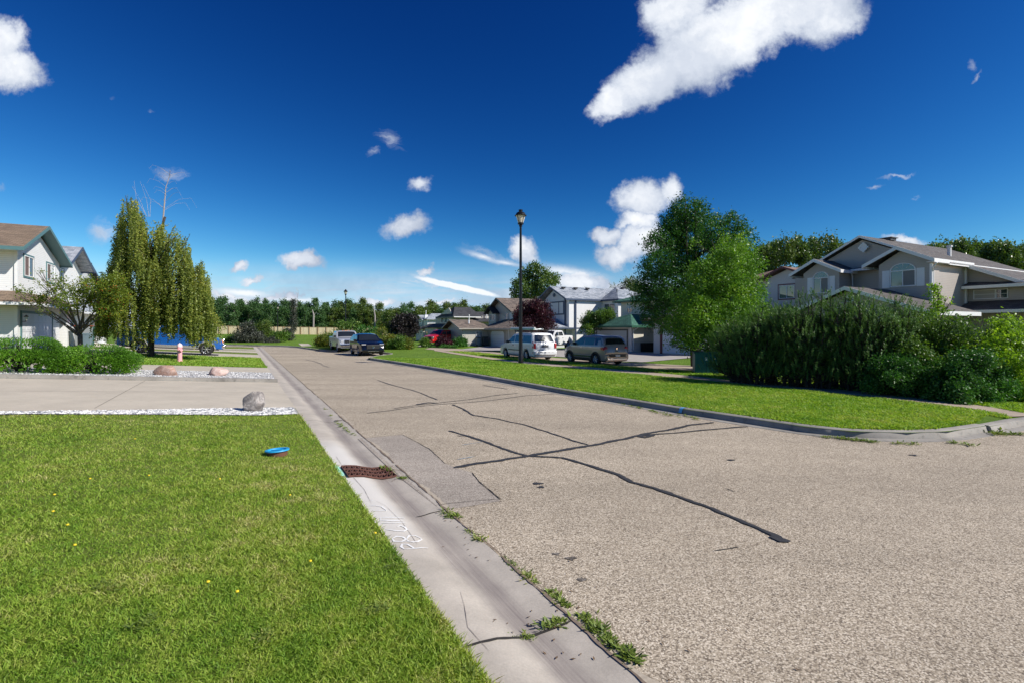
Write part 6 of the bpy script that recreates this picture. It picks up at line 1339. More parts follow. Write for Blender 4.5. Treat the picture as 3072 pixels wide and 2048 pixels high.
shr('low silvery shrub at the front of the far shrub group', 812, 1028, 46, 16, F_smoke, 204, 300, .16, gs); shr('green shrub at the right end of the far shrub group', 842, 1026, 56, 42, F_shrub, 205, 500, .2, gs); shr('dark upright shrub just right of the far shrub group', 862, 1022, 30, 40, F_smoke, 206, 300, .2, gs)
gs2 = 'bushes behind the parked navy suv'
shr('reddish tipped bush left of the silver pickup', 985, 1040, 60, 58, F_orange, 211, 700, .15, gs2); shr('tall dark green bush behind the silver pickup', 1050, 1043, 110, 88, F_shrub, 212, 1100, .17, gs2); shr('dark green bush behind the navy suv', 1110, 1044, 90, 80, F_rose, 213, 900, .17, gs2)
shr('yellow-green orange tipped bush right of the navy suv', 1150, 1046, 80, 68, F_orange, 214, 900, .15, gs2); shr('low yellow-green bush reaching the mint utility box', 1200, 1047, 66, 48, F_shrub, 215, 800, .14, gs2); shr('small yellow-green bush at the right end of the bushes', 1222, 1047, 36, 34, F_orange, 216, 400, .14, gs2)
gs3 = 'bushes in the bed by the red pickup'
shr('small green bush with pale flowers left of the red pickup', 1273, 1041, 32, 28, F_shrub, 221, 350, .15, gs3); shr('dark red leaved bush hiding the middle of the red pickup', 1332, 1041, 46, 46, F_plum, 222, 500, .16, gs3); shr('round dark green bush against the sunlit beige garage wall', 1380, 1040, 46, 38, F_rose, 223, 500, .15, gs3); shr('low mixed ground plants along the bed by the red pickup', 1330, 1044, 110, 9, F_rose, 224, 350, .12, gs3, d=1.2)
# clipped hedge at the left
gh = 'clipped hedge bushes at the left'
for (s_, t_, w, d_, h_, sd, lab) in ((6.0, 20.7, 2.6, 1.9, .98, 231, 'right-hand rounded end of the low clipped hedge'), (8.0, 20.6, 2.7, 2.0, 1.12, 232, 'middle bush of the low clipped hedge'), (10.0, 20.6, 2.6, 2.0, 1.02, 233, 'clipped hedge bush left of the middle one'), (12.0, 20.4, 2.7, 2.3, 1.55, 234, 'taller clipped hedge bush at the left edge of the photo')):
    p = lst(s_, t_) if 'lst' in globals() else ST(s_, t_, h_left(*ST(s_, t_)[:2])); r = empty('hedge_bush', p, HEAD+R(90)); tag(r, lab, 'hedge', gh); rn3 = np.random.default_rng(sd)
    n = 11000; dd = rn3.normal(size=(n, 3)); dd[:, 2] = np.abs(dd[:, 2]); dd /= np.linalg.norm(dd, axis=1, keepdims=True); rad = rn3.uniform(.86, 1.03, (n, 1)); e = np.sign(dd)*np.abs(dd)**.62
    lump = 1+.05*np.sin(dd[:, :1]*7+sd)*np.sin(dd[:, 1:2]*6)+.04*np.sin(dd[:, 2:]*9+sd)
    leaf_mesh('foliage', e*rad*lump*np.array([w/2*1.02, d_/2, h_])*np.array([1, 1, 1])+np.array([0, 0, .03]), .058, F_hedge, r, sd, aspect=.6)
    n = 2500; dd = rn3.normal(size=(n, 3)); dd[:, 2] = np.abs(dd[:, 2]); dd /= np.linalg.norm(dd, axis=1, keepdims=True); mbx = MB(); rr4 = random.Random(sd)
    for i in range(26): a = rr4.uniform(0, 6.28); e_ = rr4.uniform(.3, .85); mbx.tube([(0, 0, 0), (math.cos(a)*w*.2*e_, math.sin(a)*d_*.2*e_, h_*.4), (math.cos(a)*w*.42*e_, math.sin(a)*d_*.42*e_, h_*.86)], [.03, .02, .008], 4)
    mbx.build('stems', B_dark, r)
    leaf_mesh('inner_foliage', np.sign(dd)*np.abs(dd)**.62*.72*np.array([w/2, d_/2, h_]), .12, F_hedge, r, sd+1, aspect=.8)

# --- pine hedge and bushes beside the path
def pine(label, p, H, Rr, seed, nshoot=300, group='pines of the tall hedge along the path'):
    r = empty('pine_bush', p); tag(r, label, 'pine', group); rn = random.Random(seed); nr = np.random.default_rng(seed); mb = MB(); pos = []; dirs = []
    mains = []
    for i in range(9):
        a = rn.uniform(0, 6.28); q_ = rn.uniform(.1, 1)**.6*Rr*.75; h_ = H*rn.uniform(.70, 1.04)*(1-.25*(q_/Rr)**2); h_ *= 1 if i == 0 else rn.uniform(.82, 1.0); top = Vector((q_*math.cos(a), q_*math.sin(a), h_)); pp_, rd = limb((q_*.3*math.cos(a), q_*.3*math.sin(a), 0), top, .045, .012, rn, .04, 6, 0); mb.tube(pp_, rd, 5); mains.append((pp_, h_))
        pos.append(top); dirs.append(Vector((0, 0, 1)))
    for i in range(nshoot):
        pp_, h_ = rn.choice(mains); f = rn.uniform(.0, 1)**.9; idx = min(len(pp_)-2, int(f*(len(pp_)-1))); c = pp_[idx]+(pp_[idx+1]-pp_[idx])*(f*(len(pp_)-1)-idx)
        a = rn.uniform(0, 6.28); ln = (1.05-f*.85)*Rr*.85*rn.uniform(.5, 1.1)+.08; e = c+Vector((math.cos(a)*ln, math.sin(a)*ln, ln*.35)); mb.tube([c, e], [.012, .006], 3) if rn.random() < .5 else None
        pos.append(e); dirs.append(Vector((math.cos(a)*.45, math.sin(a)*.45, 1)).normalized())
    V = []
    for e, d in zip(pos, dirs):
        L_ = rn.uniform(.16, .36); k = 40; t_ = nr.uniform(0, 1, k)[:, None]; b = np.array(e)+np.array(d)*t_*L_; dv = nr.normal(size=(k, 3)); dv /= np.linalg.norm(dv, axis=1, keepdims=True); n_ = np.array(d)*.42+dv*.85; n_ /= np.linalg.norm(n_, axis=1, keepdims=True)
        w = np.cross(n_, dv); w /= np.linalg.norm(w, axis=1, keepdims=True)+1e-9; ln = nr.uniform(.045, .085, (k, 1)); V.append(np.stack([b-w*.010, b+w*.010, b+n_*ln], 1))
    V = np.concatenate(V); np_mesh('needles', V.reshape(-1, 3), len(V), 3, F_pine, r); mb.build('stems', B_dark, r); return r
# positions along the hedge line: s ~ -16.2, t from 11.5 down to 3
PT = [(2212, 960, 20.0), (2225, 935, 19.6), (2265, 915, 19.2), (2310, 925, 19.4), (2355, 905, 18.9), (2400, 898, 18.6), (2435, 885, 18.3), (2478, 868, 18.0), (2520, 880, 18.2), (2562, 866, 17.7), (2608, 860, 17.5), (2655, 882, 17.6), (2700, 892, 17.3), (2742, 900, 17.2), (2785, 925, 17.2)]
ords = ['first', 'second', 'third', 'fourth', 'fifth', 'sixth', 'seventh', 'eighth', 'ninth', 'tenth', 'eleventh', 'twelfth', 'thirteenth', 'fourteenth', 'fifteenth']
for i, (u, v, Y) in enumerate(PT):
    Y -= .6; p = at(u, Y); p.z = h_right(p.x, p.y); H = EYE+(986-v)*Y/1536-p.z+.08
    pine('dark green upright pine, %s from the left in the tall hedge' % ords[i], p, H, 1.1, 301+i, 560)
def bigshrub(label, u0, u1, vtop, Y, m, seed, nt, leaf, group=None, aspect=.5, n=26, rr_=(.16, .3), dep=1.1, name='shrub', cat='shrub'):
    u = (u0+u1)/2; p = at(u, Y); p.z = h_right(p.x, p.y); w = (u1-u0)*Y/1536; H = EYE+(986-vtop)*Y/1536-p.z; rn = random.Random(seed); cl = []
    for i in range(n):
        x = rn.uniform(-.5, .5)*w; zt = H*(1-.35*(2*x/w)**4); r_ = rn.uniform(*rr_)*H*.8; cl.append((x*.92, rn.uniform(-dep, dep), max(r_*.7, zt*rn.uniform(.12, 1)-r_*.8), r_, r_, r_*.9, 1))
    return tree(name, label, cat, p, cl, m, B_dark, n_twig=nt, n_leaf=13, sig=leaf*1.05, leaf=leaf, seed=seed, trunk_r=.035, stems=5, group=group, aspect=aspect, trunk_h=.2)
bigshrub('dark olive leafy bush between the pines and the lime green bush', 2660, 2880, 940, 16.6, F_shrub, 401, 2600, .085, n=34)
bigshrub('bright lime green bush at the right edge of the photo', 2860, 3150, 932, 15.8, F_lime, 402, 3000, .10, n=40)
bigshrub('low dark rose bush at the foot of the hedge', 2600, 2860, 1065, 15.4, F_rose, 403, 2200, .075, n=30, dep=.7, name='rose_bush', cat='rose bush')
bigshrub('green rose bush with a pale pink flower beside the path', 2790, 3020, 1050, 14.6, F_rose, 404, 2600, .08, n=30, dep=.7, name='rose_bush', cat='rose bush')
bigshrub('lime green low bush in front of the right edge bushes', 2960, 3160, 1020, 14.9, F_lime, 405, 1700, .09, n=22, dep=.7)
bigshrub('dark bush between the electrical box and the first pine', 2190, 2262, 985, 20.9, F_dark, 406, 1500, .09, n=24, dep=.7)
p = at(2805, 17.6); p.z = .1; sl = [(2800, 862, .12, 1), (2815, 868, .12, 1), (2795, 880, .12, .8), (2820, 890, .12, .7), (2838, 895, .07, .4), (2808, 905, .14, .9), (2850, 910, .08, .4), (2815, 925, .2, 1), (2835, 935, .12, .6), (2795, 940, .2, .8), (2812, 855, .08, .6)]
tree('sapling', 'thin leafy sapling sticking up above the hedge before the sunlit grey wall', 'sapling', p, scr_clumps(p, sl, .2, 3), F_lime, B_dark, n_twig=110, n_leaf=9, sig=.05, leaf=.085, seed=410, trunk_r=.03, aspect=.6)
p = at(2945, 14.1); z = EYE+(986-1165)*14.1/1536; ros = empty('rose_flower', p+Vector((0, 0, z))); tag(ros, 'pale pink rose blooming low on the green rose bush', 'flower')
leaf_mesh('petals', np.random.default_rng(1).normal(size=(60, 3))*.035, .09, plain('petal_pink', (.75, .45, .45), .6), ros, 3, aspect=.9)

# --- grass blades and weeds
def blades(name, N_, sampler, h_, m, seed, hh=(.018, .042), w0=.0038, kw=.00055, label='', kindlab='grass'):
    rn = np.random.default_rng(seed); XY = sampler(rn, N_); n = len(XY); dist = np.hypot(XY[:, 0], XY[:, 1])
    Z = np.array([h_(x, y) for x, y in XY]); b = np.stack([XY[:, 0], XY[:, 1], Z-.004], 1); a = rn.uniform(0, 2*np.pi, n); H = rn.uniform(hh[0], hh[1], n)*(1+.25*np.sin(XY[:, 0]*2.3)*np.sin(XY[:, 1]*1.7))
    w = (w0+kw*dist)[:, None]; s_ = np.stack([np.cos(a), np.sin(a), np.zeros(n)], 1); ln = rn.normal(0, .85, (n, 2))*H[:, None]; tip = b+np.stack([ln[:, 0], ln[:, 1], H], 1)
    mid = b*.45+tip*.55; mid[:, 2] += H*.12
    V = np.stack([b-s_*w/2, b+s_*w/2, mid+s_*w*.4, tip, mid-s_*w*.4], 1).reshape(-1, 3)
    o = np_mesh(name, V, n, 5, m); return tag(o, label, kindlab, kind='stuff')
def grass_mat(name, stops, dry=.5):
    m, t, b, o = new_mat(name); g_ = t.n('ShaderNodeNewGeometry'); co = t.n('ShaderNodeTexCoord').outputs['Object']
    n1 = t.noise(co, .5, 4, .6).outputs['Fac']; n2 = t.noise(co, 3.5, 4, .65).outputs['Fac']; r = g_.outputs['Random Per Island']
    f = t.m('ADD', t.m('MULTIPLY', r, .38), t.m('MULTIPLY', t.ramp(n2, [(.35, 0.), (.65, 1.)]), .36)); f = t.m('ADD', f, t.m('MULTIPLY', t.ramp(n1, [(.35, 0.), (.65, 1.)]), .32))
    c = t.ramp(f, stops); L(t, c, b.inputs['Base Color']); b.inputs['Roughness'].default_value = .5; b.inputs['Specular IOR Level'].default_value = .25
    tr = t.n('ShaderNodeBsdfTranslucent', {'Color': t.mix(1.0, c, (1.3, 1.25, .4), 'MULTIPLY')}); ms = t.n('ShaderNodeMixShader', {0: .38}); L(t, b.outputs[0], ms.inputs[1]); L(t, tr.outputs[0], ms.inputs[2]); L(t, ms.outputs[0], o.inputs[0]); return m
M_gr = grass_mat('grass_blades', [(.1, (.12, .25, .03)), (.42, (.27, .42, .05)), (.70, (.42, .50, .10)), (.92, (.62, .56, .28))]); M_gr2 = grass_mat('grass_blades_right', [(.1, (.13, .28, .03)), (.45, (.25, .43, .05)), (.75, (.38, .50, .09)), (1., (.54, .54, .24))])
LL = [(p.x, p.y) for p in (ST(.1, -3), ST(.1, 10.35), ST(1, 10.2), ST(2.5, 10.45), ST(5, 10.7), ST(8, 10.65), ST(14, 10.5), ST(14, 0), ST(6, -3))]
LLn = np.array(LL)
def in_np(X, Y, P):
    c = np.zeros(len(X), bool); n = len(P)
    for i in range(n):
        a, b = P[i], P[i-1]; m_ = ((a[1] > Y) != (b[1] > Y)) & (X < (b[0]-a[0])*(Y-a[1])/(b[1]-a[1]+1e-12)+a[0]); c ^= m_
    return c
def polar(poly, r0, r1, a0, a1, pw=1.0):
    def f(rn, n):
        out = []; tot = 0
        while tot < n:
            k = n*2; u = rn.uniform(0, 1, k); r = r0*(r1/r0)**u if pw == 1.0 else (r0**(1-pw)+(r1**(1-pw)-r0**(1-pw))*u)**(1/(1-pw)); a = rn.uniform(a0, a1, k); X, Y = r*np.sin(a), r*np.cos(a); m_ = in_np(X, Y, poly); out.append(np.stack([X[m_], Y[m_]], 1)); tot += m_.sum()
        return np.concatenate(out)[:n]
    return f
blades('grass', 420000, polar(LL, 1.6, 20, R(-75), R(12), 1.0), h_left, M_gr, 5, label='short mown lawn grass in the near left lawn')
RL = [(p.x, p.y) for p in KERB[::-1]]; RL = [(p.x+.0, p.y) for p in (G(u, v) for u, v in path_near[2:])]; inner = [(k_.x+ (Vector((KERB[min(i+1, 11)].x-KERB[max(i-1, 0)].x, KERB[min(i+1, 11)].y-KERB[max(i-1, 0)].y)).normalized().orthogonal()*-.2).x*0, k_.y) for i, k_ in enumerate(KERB)]
def offs(P, d):
    out = []
    for i, p in enumerate(P):
        t_ = P[min(i+1, len(P)-1)]-P[max(i-1, 0)]; t_ = Vector((t_.x, t_.y)).normalized(); out.append((p.x-t_.y*d, p.y+t_.x*d))
    return out
RP = offs(KERB, .2)+[(11.0, 11.9)]+[q_ for q_ in RL[::-1] if q_[1] < 48]
blades('grass', 190000, polar(RP, 9, 55, R(-20), R(50), 1.0), h_right, M_gr2, 6, hh=(.04, .075), w0=.006, kw=.0011, label='mown grass strip between the kerb and the path')
ST2 = [(p.x, p.y) for p in (G(u, v) for u, v in path_far)]; BK = [(x*1.0+n_[0], y+n_[1]) for (x, y), n_ in zip(ST2, [(N.x*-2.2, N.y*-2.2)]*len(ST2))]
blades('grass', 40000, polar(ST2+BK[::-1], 12, 46, R(-15), R(50), 1.0), lambda x, y: h_right(x, y), M_gr2, 8, hh=(.05, .11), w0=.008, kw=.0012, label='longer grass along the far side of the path under the hedge')
LS = [(p.x, p.y) for p in (ST(.15, 26.7), ST(.15, 37), ST(13, 37), ST(13, 26.7))]
blades('grass', 26000, polar(LS, 18, 45, R(-60), R(-20), 1.0), h_left, M_gr2, 9, hh=(.04, .08), w0=.008, kw=.0013, label='grass strip with the pink hydrant and the birch')
# weeds: broad-leaved tufts in the joints
wl = []; rr = random.Random(17)
def weed(x, y, z, size, n=18):
    for i in range(n):
        a = rr.uniform(0, 6.28); e = rr.uniform(.05, .8); L_ = size*rr.uniform(.3, 1.15); d = Vector((math.cos(a)*math.cos(e), math.sin(a)*math.cos(e), math.sin(e))); s_ = Vector((-math.sin(a), math.cos(a), 0))*L_*.16; b = Vector((x+rr.gauss(0, size*.5), y+rr.gauss(0, size*.5), z+.002))
        wl.append([b, b+d*L_*.5+s_, b+d*L_, b+d*L_*.5-s_])
for (a, b, c_, d_, n, s_) in ((772, 968, 815, 1000, 24, .05), (745, 935, 772, 968, 10, .04), (1018, 1172, 1045, 1188, 8, .07), (1062, 1208, 1120, 1252, 10, .055), (1155, 1275, 1180, 1300, 5, .06), (1185, 1305, 1235, 1345, 8, .055), (1262, 1358, 1312, 1400, 12, .058), (1335, 1415, 1400, 1470, 20, .062), (1395, 1468, 1452, 1512, 17, .062), (1255, 1435, 1310, 1420, 9, .06), (1165, 1470, 1225, 1458, 7, .05), (1120, 1478, 1150, 1472, 4, .05), (880, 1073, 905, 1088, 7, .07), (605, 850, 650, 905, 20, .05), (640, 880, 662, 915, 12, .05), (915, 1098, 935, 1102, 4, .05)):
    for i in range(n):
        f = rr.random(); u = (a+(c_-a)*f+rr.gauss(0, 2.))*1.30612; v = (b+(d_-b)*f+rr.gauss(0, 1.5))*1.30612; q_ = G0(u, v); weed(q_.x, q_.y, .0, s_*rr.uniform(.45, 1.1), 26)
for (a, b, c_, d_, n, s_) in ((1300, 900, 1310, 905, 8, .09), (1420, 925, 1560, 958, 38, .06), (1560, 950, 1600, 962, 12, .07), (1840, 975, 1850, 990, 8, .12), (1890, 1003, 2010, 1016, 40, .07), (2060, 1018, 2110, 1022, 12, .07), (2180, 1017, 2230, 1022, 10, .08), (2270, 985, 2300, 1000, 14, .13), (2300, 995, 2352, 1000, 14, .09)):
    for i in range(n):
        f = rr.random(); u = (a+(c_-a)*f+rr.gauss(0, 3))*1.30612; v = (b+(d_-b)*f+rr.gauss(0, 1))*1.30612; q_ = G0(u, v); weed(q_.x, q_.y, .01, s_*rr.uniform(.5, 1.2), 18)
for (u, v, n, s_) in ((980, 1330, 10, .05), (1010, 1400, 8, .05), (1085, 1540, 8, .05), (250, 1345, 8, .05), (420, 1280, 6, .04), (610, 1470, 8, .05), (860, 1395, 10, .05), (905, 1310, 9, .05), (730, 1220, 6, .04), (330, 1440, 8, .05)):
    for i in range(n):
        q_ = GL((u+rr.gauss(0, 16))*1.30612, (v+rr.gauss(0, 9))*1.30612)
        if s_of(q_.x, q_.y) > .15: weed(q_.x, q_.y, q_.z+.02, s_*rr.uniform(.5, 1.2), 12)
V = np.array([[tuple(p) for p in l] for l in wl]).reshape(-1, 3); M_weed = foliage('weed_leaf', (.07, .11, .02), (.15, .19, .035), (.34, .27, .10), trans=.25)
tag(np_mesh('weeds', V, len(wl), 4, M_weed), 'broad leaved weeds in the lawn and in the joints along gutter and kerb', 'weeds', kind='stuff')

# dry leaf litter and twigs by the drain and along the gutter
rn3 = np.random.default_rng(77); ls_ = []
for (u, v, su, sv, n) in ((902, 1080, 12, 6, 46), (930, 1098, 14, 4, 26), (1035, 1185, 14, 8, 14), (1100, 1240, 40, 40, 18), (1300, 1395, 60, 60, 26), (1230, 1430, 40, 8, 16), (1480, 1540, 200, 60, 20), (760, 960, 30, 30, 12), (2200, 1022, 60, 3, 16), (1500, 952, 80, 8, 16)):
    for i in range(n):
        q_ = G0((u+rn3.normal()*su)*1.30612, (v+rn3.normal()*sv)*1.30612); ls_.append((q_.x, q_.y, (gz(clamp(s_of(q_.x, q_.y), -.75, S0)) if s_of(q_.x, q_.y) > -.76 else 0)+.012))
ls_ = np.array([l for l in ls_ if s_of(l[0], l[1]) < .1])
n = len(ls_); an = rn3.uniform(0, 6.28, n); sz = rn3.uniform(.008, .02, n)[:, None]; A = np.stack([np.cos(an), np.sin(an), rn3.normal(0, .15, n)], 1)*sz; Bv = np.stack([-np.sin(an), np.cos(an), rn3.normal(0, .15, n)], 1)*sz*.4
V = np.stack([ls_-A, ls_+Bv, ls_+A, ls_-Bv], 1)-np.array([0, 0, .004]); tag(np_mesh('leaf_litter', V.reshape(-1, 3), n, 4, plain('dry_leaf', (.16, .10, .055), .9, var=.5, scale=50)), 'dry brown leaf bits and twigs around the drain and along the gutter', 'leaf litter', kind='stuff')
# ------------------------------------------------------------------ street furniture and small things
M_lampb = plain('lamp_black', (.012, .013, .016), .35, .3); M_frost = plain('frosted_glass', (.62, .58, .50), .3, var=.1)
def street_lamp(label, p, H, group='black street lamps'):
    r = empty('street_lamp', p); tag(r, label, 'street lamp', group)
    MB().lathe([(0, 0), (.17, 0), (.17, .04), (.14, .06), (.135, .45), (.115, .5), (.105, 1.2), (.062, H-1.0), (.062, H-.95)], 16).build('pole', M_lampb, r, auto=35)
    z = H-1.0
    MB().lathe([(.06, z), (.10, z+.02), (.10, z+.06), (.07, z+.09), (.17, z+.14), (.17, z+.22), (.13, z+.24), (0, z+.24)], 12).build('collar', M_lampb, r, auto=35)
    g_ = MB().lathe([(.15, z+.22), (.27, z+.62)], 8).build('lamp_glass', M_frost, r)
    mb = MB()
    for i in range(4):
        a = math.pi/4+i*math.pi/2; mb.beam((.152*math.cos(a), .152*math.sin(a), z+.24), (.278*math.cos(a), .278*math.sin(a), z+.64), .03, .03)
    mb.build('lamp_frame', M_lampb, r)
    MB().lathe([(.0, z+.615), (.34, z+.615), (.345, z+.64), (.30, z+.66), (.24, z+.78), (.10, z+.86), (.10, z+.90), (.12, z+.92), (.12, z+.96), (0, z+.99)], 16).build('lamp_cap', M_lampb, r, auto=35)
    return r
p = G(1562, 1090); street_lamp('tall black street lamp on the lawn in front of the white minivan', p, 8.75)
p = Vector(((1037-1536)/1536*84, 84, 0)); p.z = h_right(p.x, p.y); street_lamp('smaller looking black street lamp rising behind the silver pickup', p, 8.4)
p = Vector(((833-1536)/1536*120, 120, 0)); p.z = h_right(p.x, p.y); street_lamp('farthest street lamp, dim against the woods left of the columnar tree', p, 7.0)

def hydrant(label, p, c1, c2, H=1.0):
    r = empty('fire_hydrant', p); tag(r, label, 'hydrant', 'fire hydrants'); m1 = c1
    MB().lathe([(0, 0), (.15, 0), (.15, .05), (.115, .06), (.115, H*.72), (.135, H*.73), (.135, H*.78), (.12, H*.79)], 18).build('barrel', m1, r, auto=40)
    MB().lathe([(.13, H*.79), (.125, H*.88), (.08, H*.95), (.03, H*.96), (.03, H), (0, H)], 18).build('bonnet', c2, r, auto=40)
    for a in (.3, .3+math.pi): MB().lathe([(0, .0), (.06, 0), (.06, .10), (.05, .12), (0, .12)], 12, Matrix.Rotation(a, 4, 'Z') @ Matrix.Translation((0, .1, H*.66)) , 'y').build('nozzle', m1, r, auto=40)
    MB().lathe([(0, .0), (.08, 0), (.08, .09), (.06, .12), (0, .12)], 14, Matrix.Rotation(-1.9-.3, 4, 'Z') @ Matrix.Translation((0, .1, H*.62)), 'y').build('nozzle', m1, r, auto=40)
    return r
M_pink = plain('faded_pink', (.85, .40, .42), .6, var=.12); M_pinkw = plain('pale_bonnet', (.85, .66, .68), .6); 
hydrant('faded pink fire hydrant on the strip of grass in front of the birch', GL(539, 1084), M_pink, M_pinkw, 1.0)
hydrant('small red fire hydrant in front of the far shrubs', G(723, 1025), plain('hydrant_red', (.5, .03, .03), .5), plain('hydrant_white', (.7, .7, .7), .5), .95)

def boulder(label, p, w, d, h_, m, seed, spiky=.0, bury=.12, group=None):
    bm = bmesh.new(); bmesh.ops.create_icosphere(bm, subdivisions=4, radius=.5); rn = random.Random(seed)
    planes = [(Vector((rn.gauss(0, 1), rn.gauss(0, 1), rn.gauss(0, .8))).normalized(), rn.uniform(.30, .45)) for _ in range(13+int(spiky*10))]
    for v in bm.verts:
        for n_, dd in planes:
            e = v.co.dot(n_)-dd
            if e > 0: v.co -= n_*e*(.85 if spiky else .7)
        q_ = v.co; f = math.sin(q_.x*9+seed)*math.sin(q_.y*11+seed*2)*math.sin(q_.z*10)*.02; v.co *= 1+f
        v.co = Vector((v.co.x*w*1.15, v.co.y*d*1.15, v.co.z*h_*1.35))
    me = bpy.data.meshes.new('boulder'); bm.to_mesh(me); bm.free(); o = bpy.data.objects.new('boulder', me); col.objects.link(o); me.materials.append(m)
    me.polygons.foreach_set('use_smooth', [True]*len(me.polygons)); me.set_sharp_from_angle(angle=R(25)); o.location = p+Vector((0, 0, h_*(.5-bury))); tag(o, label, 'boulder', group); return o
M_rk1 = rock('pink_granite', (.32, .18, .13), (.42, .27, .21), (.55, .42, .36), 6); M_rk2 = rock('grey_gneiss', (.09, .08, .08), (.26, .235, .22), (.50, .46, .43), 6)
p = GL(499, 1129); boulder('brownish pink rounded boulder on white gravel, nearer the clipped hedge', p, .80, .6, .42, M_rk1, 3, group='boulders on the gravel')
p = GL(655, 1129); boulder('pale pink rounded boulder on white gravel, close to the gutter', p, .72, .6, .40, rock('pale_granite', (.48, .30, .24), (.60, .43, .37), (.70, .58, .53), 6), 8, group='boulders on the gravel')
p = GL(763, 1233); o = boulder('rough grey streaked rock standing on the pebbles at the lawn edge', p,   .54, .42, .46, M_rk2, 27, 1.0, .05, 'boulders on the gravel'); o.rotation_euler = (.0, .35, .5)

# blue valve lid on a brown ring
p = GL(832, 1364); r = empty('valve_box', p, 0, R(-2), R(-3)); tag(r, 'round blue lid on a brown ring standing out of the lawn', 'valve box')
MB().lathe([(0, -.03), (.145, -.03), (.155, .07), (.0, .07)], 24).build('ring', plain('ring_brown', (.14, .06, .035), .8, var=.4, scale=15), r, auto=40)
M_blue = plain('lid_blue', (.02, .33, .62), .45, var=.15, scale=12)
MB().lathe([(.0, .072), (.13, .072), (.135, .09), (.175, .09), (.18, .072), (.155, .068)], 28).build('lid', M_blue, r, auto=40)
MB().box(-.09, .09, -.012, .012, .073, .09).build('lid_bar', M_blue, r, bevel=.004)

# utility boxes
M_tealbox = plain('box_teal', (.012, .105, .10), .45, var=.15); M_mintbox = plain('box_mint', (.16, .36, .28), .6, var=.1)
p = G(2115, 1121); r = empty('transformer_box', p, HEAD+R(78)); tag(r, 'dark teal electrical box beside the hedge under the green tree', 'utility box', None)
MB().box(-.5, .5, -.42, .42, 0, .98).build('cabinet', M_tealbox, r, bevel=.02); MB().slab([(-.53, -.46, 1.03), (.53, -.46, 1.03), (.53, .46, 1.06), (-.53, .46, 1.06)], .06).build('lid', M_tealbox, r, bevel=.015)
MB().box(-.006, .006, -.425, -.42, .03, .95).build('door_seam', M_under, r); r.rotation_euler = (0, 0, R(-12))
lb = MB().box(-.06, .03, -.43, -.424, .66, .80).build('warning_label', plain('label_white', (.62, .66, .66), .5), r); MB().box(-.04, .01, -.433, -.43, .745, .78).build('label_mark', M_black, lb); MB().box(-.045, .015, -.433, -.43, .69, .70).build('label_mark', M_black, lb)
for (u, v, w, hh_, lab) in ((1178, 1044, .45, .95, 'slim mint green utility box with orange sticker beside the hedge'), (963, 1033.5, .5, 1.0, 'distant mint utility box with pale stickers left of the silver pickup')):
    p = G(u, v); r = empty('utility_box', p, R(8)); tag(r, lab, 'utility box', 'mint utility boxes')
    MB().box(-w/2, w/2, -w/2, w/2, 0, hh_).build('cabinet', M_mintbox, r, bevel=.02); MB().slab([(-w/2-.03, -w/2-.03, hh_+.05), (w/2+.03, -w/2-.03, hh_+.05), (w/2+.03, w/2+.03, hh_+.05), (-w/2-.03, w/2+.03, hh_+.05)], .06).build('lid', M_mintbox, r, bevel=.01)
    MB().box(-.08, .08, -w/2-.01, -w/2-.004, hh_*.62, hh_*.8).build('sticker', M_amber if u > 1000 else M_trim_w, r)

# bins
def bin_(label, p, w, d, h_, m, lm, lid_h=.08, rz_=0):
    r = empty('wheelie_bin', p, rz_); tag(r, label, 'bin', 'bins by the garages')
    b = MB(); b.add([(-w*.4, -d*.4, .06), (w*.4, -d*.4, .06), (w*.4, d*.4, .06), (-w*.4, d*.4, .06), (-w/2, -d/2, h_), (w/2, -d/2, h_), (w/2, d/2, h_), (-w/2, d/2, h_)], [(3, 2, 1, 0), (4, 5, 6, 7), (0, 1, 5, 4), (1, 2, 6, 5), (2, 3, 7, 6), (3, 0, 4, 7)]); b.build('tub', m, r, bevel=.02)
    MB().box(-w/2-.02, w/2+.02, -d/2-.03, d/2+.02, h_, h_+lid_h).build('lid', lm, r, bevel=.03); MB().box(-w/2+.05, w/2-.05, d/2+.02, d/2+.06, h_-.02, h_+.02).build('handle', m, r)
    for sg in (-1, 1): MB().lathe([(0, 0), (.1, 0), (.1, .05), (0, .05)], 12, Matrix.Translation((sg*w*.38-.025*sg, d*.38, .1)) @ Matrix.Rotation(R(90), 4, 'Z'), 'y').build('wheel', M_tyre, r)
M_bing = plain('bin_grey', (.30, .32, .33), .6, var=.1); M_binb = plain('bin_bluegrey', (.16, .23, .26), .6); M_bgreen = plain('bin_green', (.03, .12, .09), .5); M_bor = plain('bin_orange', (.55, .09, .03), .5); M_bdark = plain('bin_dark', (.05, .055, .06), .6)

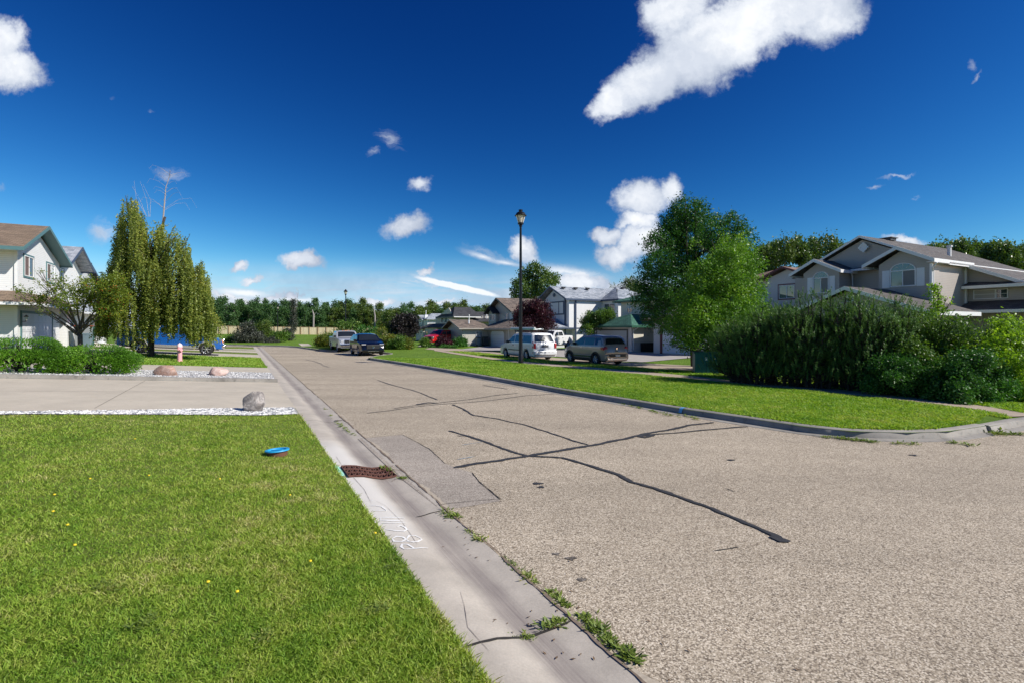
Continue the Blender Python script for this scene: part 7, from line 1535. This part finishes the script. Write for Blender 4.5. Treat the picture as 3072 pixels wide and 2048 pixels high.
bin_('large grey bin with orange red lid beside the white garage', lst(11.2, 43.6), .95, .9, 1.45, M_bing, M_bor, rz_=HEAD)
bin_('small blue-grey bin in front of the orange lidded bin', lst(10.6, 41.6), .62, .6, .95, M_binb, M_binb, rz_=HEAD)
bin_('dark green bin beside the grey bin at the left houses', lst(11.2, 45.0), .7, .7, 1.4, M_bgreen, M_bgreen, rz_=HEAD)
bin_('pale grey bin right of the open garage behind the birch', lst(11.0, 57.8), .7, .7, 1.3, plain('bin_pale', (.5, .52, .53), .6), M_bdark, rz_=HEAD)
bin_('dark bin against the shaded wall of the beige garage', ST(-24.2, 52.3, .03), .6, .6, 1.05, M_bdark, M_bdark, rz_=HEAD)
bin_('grey bin beside the beige garage, right of the dark one', ST(-24.35, 51.9-.9+1.9, .03)+N*.8, .55, .55, .95, M_bing, M_bdark, rz_=HEAD)
# things inside the open garage
def stuff_item(name, label, cat, p, mk):
    r = empty(name, p, HEAD); tag(r, label, cat, 'things stored in the open garage'); mk(r)
stuff_item('storage_tote', 'red plastic tote inside the open brown garage', 'tote', lst(13.6, 51.8), lambda r: (MB().box(-.35, .35, -.3, .3, 0, .5).build('tub', M_red, r, bevel=.03), MB().box(-.38, .38, -.33, .33, .5, .56).build('lid', M_bor, r, bevel=.02)))
stuff_item('golf_bag', 'pale upright bag with poles inside the open brown garage', 'bag', lst(13.4, 52.7), lambda r: (MB().lathe([(0, 0), (.18, 0), (.2, .9), (.15, .95), (0, .95)], 12).build('bag', plain('bag_cream', (.6, .55, .42), .8), r), MB().tube([(0, 0, .9), (.1, .1, 1.5)], .02, 5).build('pole', M_alu, r), MB().tube([(.05, -.05, .9), (-.1, -.1, 1.4)], .02, 5).build('pole', M_alu, r)))
stuff_item('chest_freezer', 'white low chest inside the open brown garage', 'freezer', lst(14.5, 53.1), lambda r: (MB().box(-.4, .4, -.3, .3, 0, .75).build('cabinet', M_trim_w, r, bevel=.03), MB().box(-.41, .41, -.31, .31, .76, .84).build('lid', M_trim_w, r, bevel=.02)))
# dandelions
M_yel = plain('dandelion_yellow', (.85, .62, .02), .6); M_stem = plain('stem_green', (.10, .16, .04), .6)
for i, (a, b) in enumerate(((207, 1112), (342, 1104), (310, 1017), (125, 1150), (155, 1222), (122, 1190), (713, 1307), (172, 1270), (478, 1357), (666, 1150), (862, 1240), (545, 1380), (505, 1112))):
    p = GL(a*1.30612, b*1.30612); r = empty('dandelion', p); tag(r, 'tiny yellow dandelion flower in the near lawn', 'flower', 'dandelions in the lawn')
    MB().tube([(0, 0, 0), (.004, 0, .065)], .003, 4).build('stem', M_stem, r); MB().lathe([(0, .06), (.011, .068), (.013, .073), (.009, .079), (0, .080)], 9).build('flower', M_yel, r)
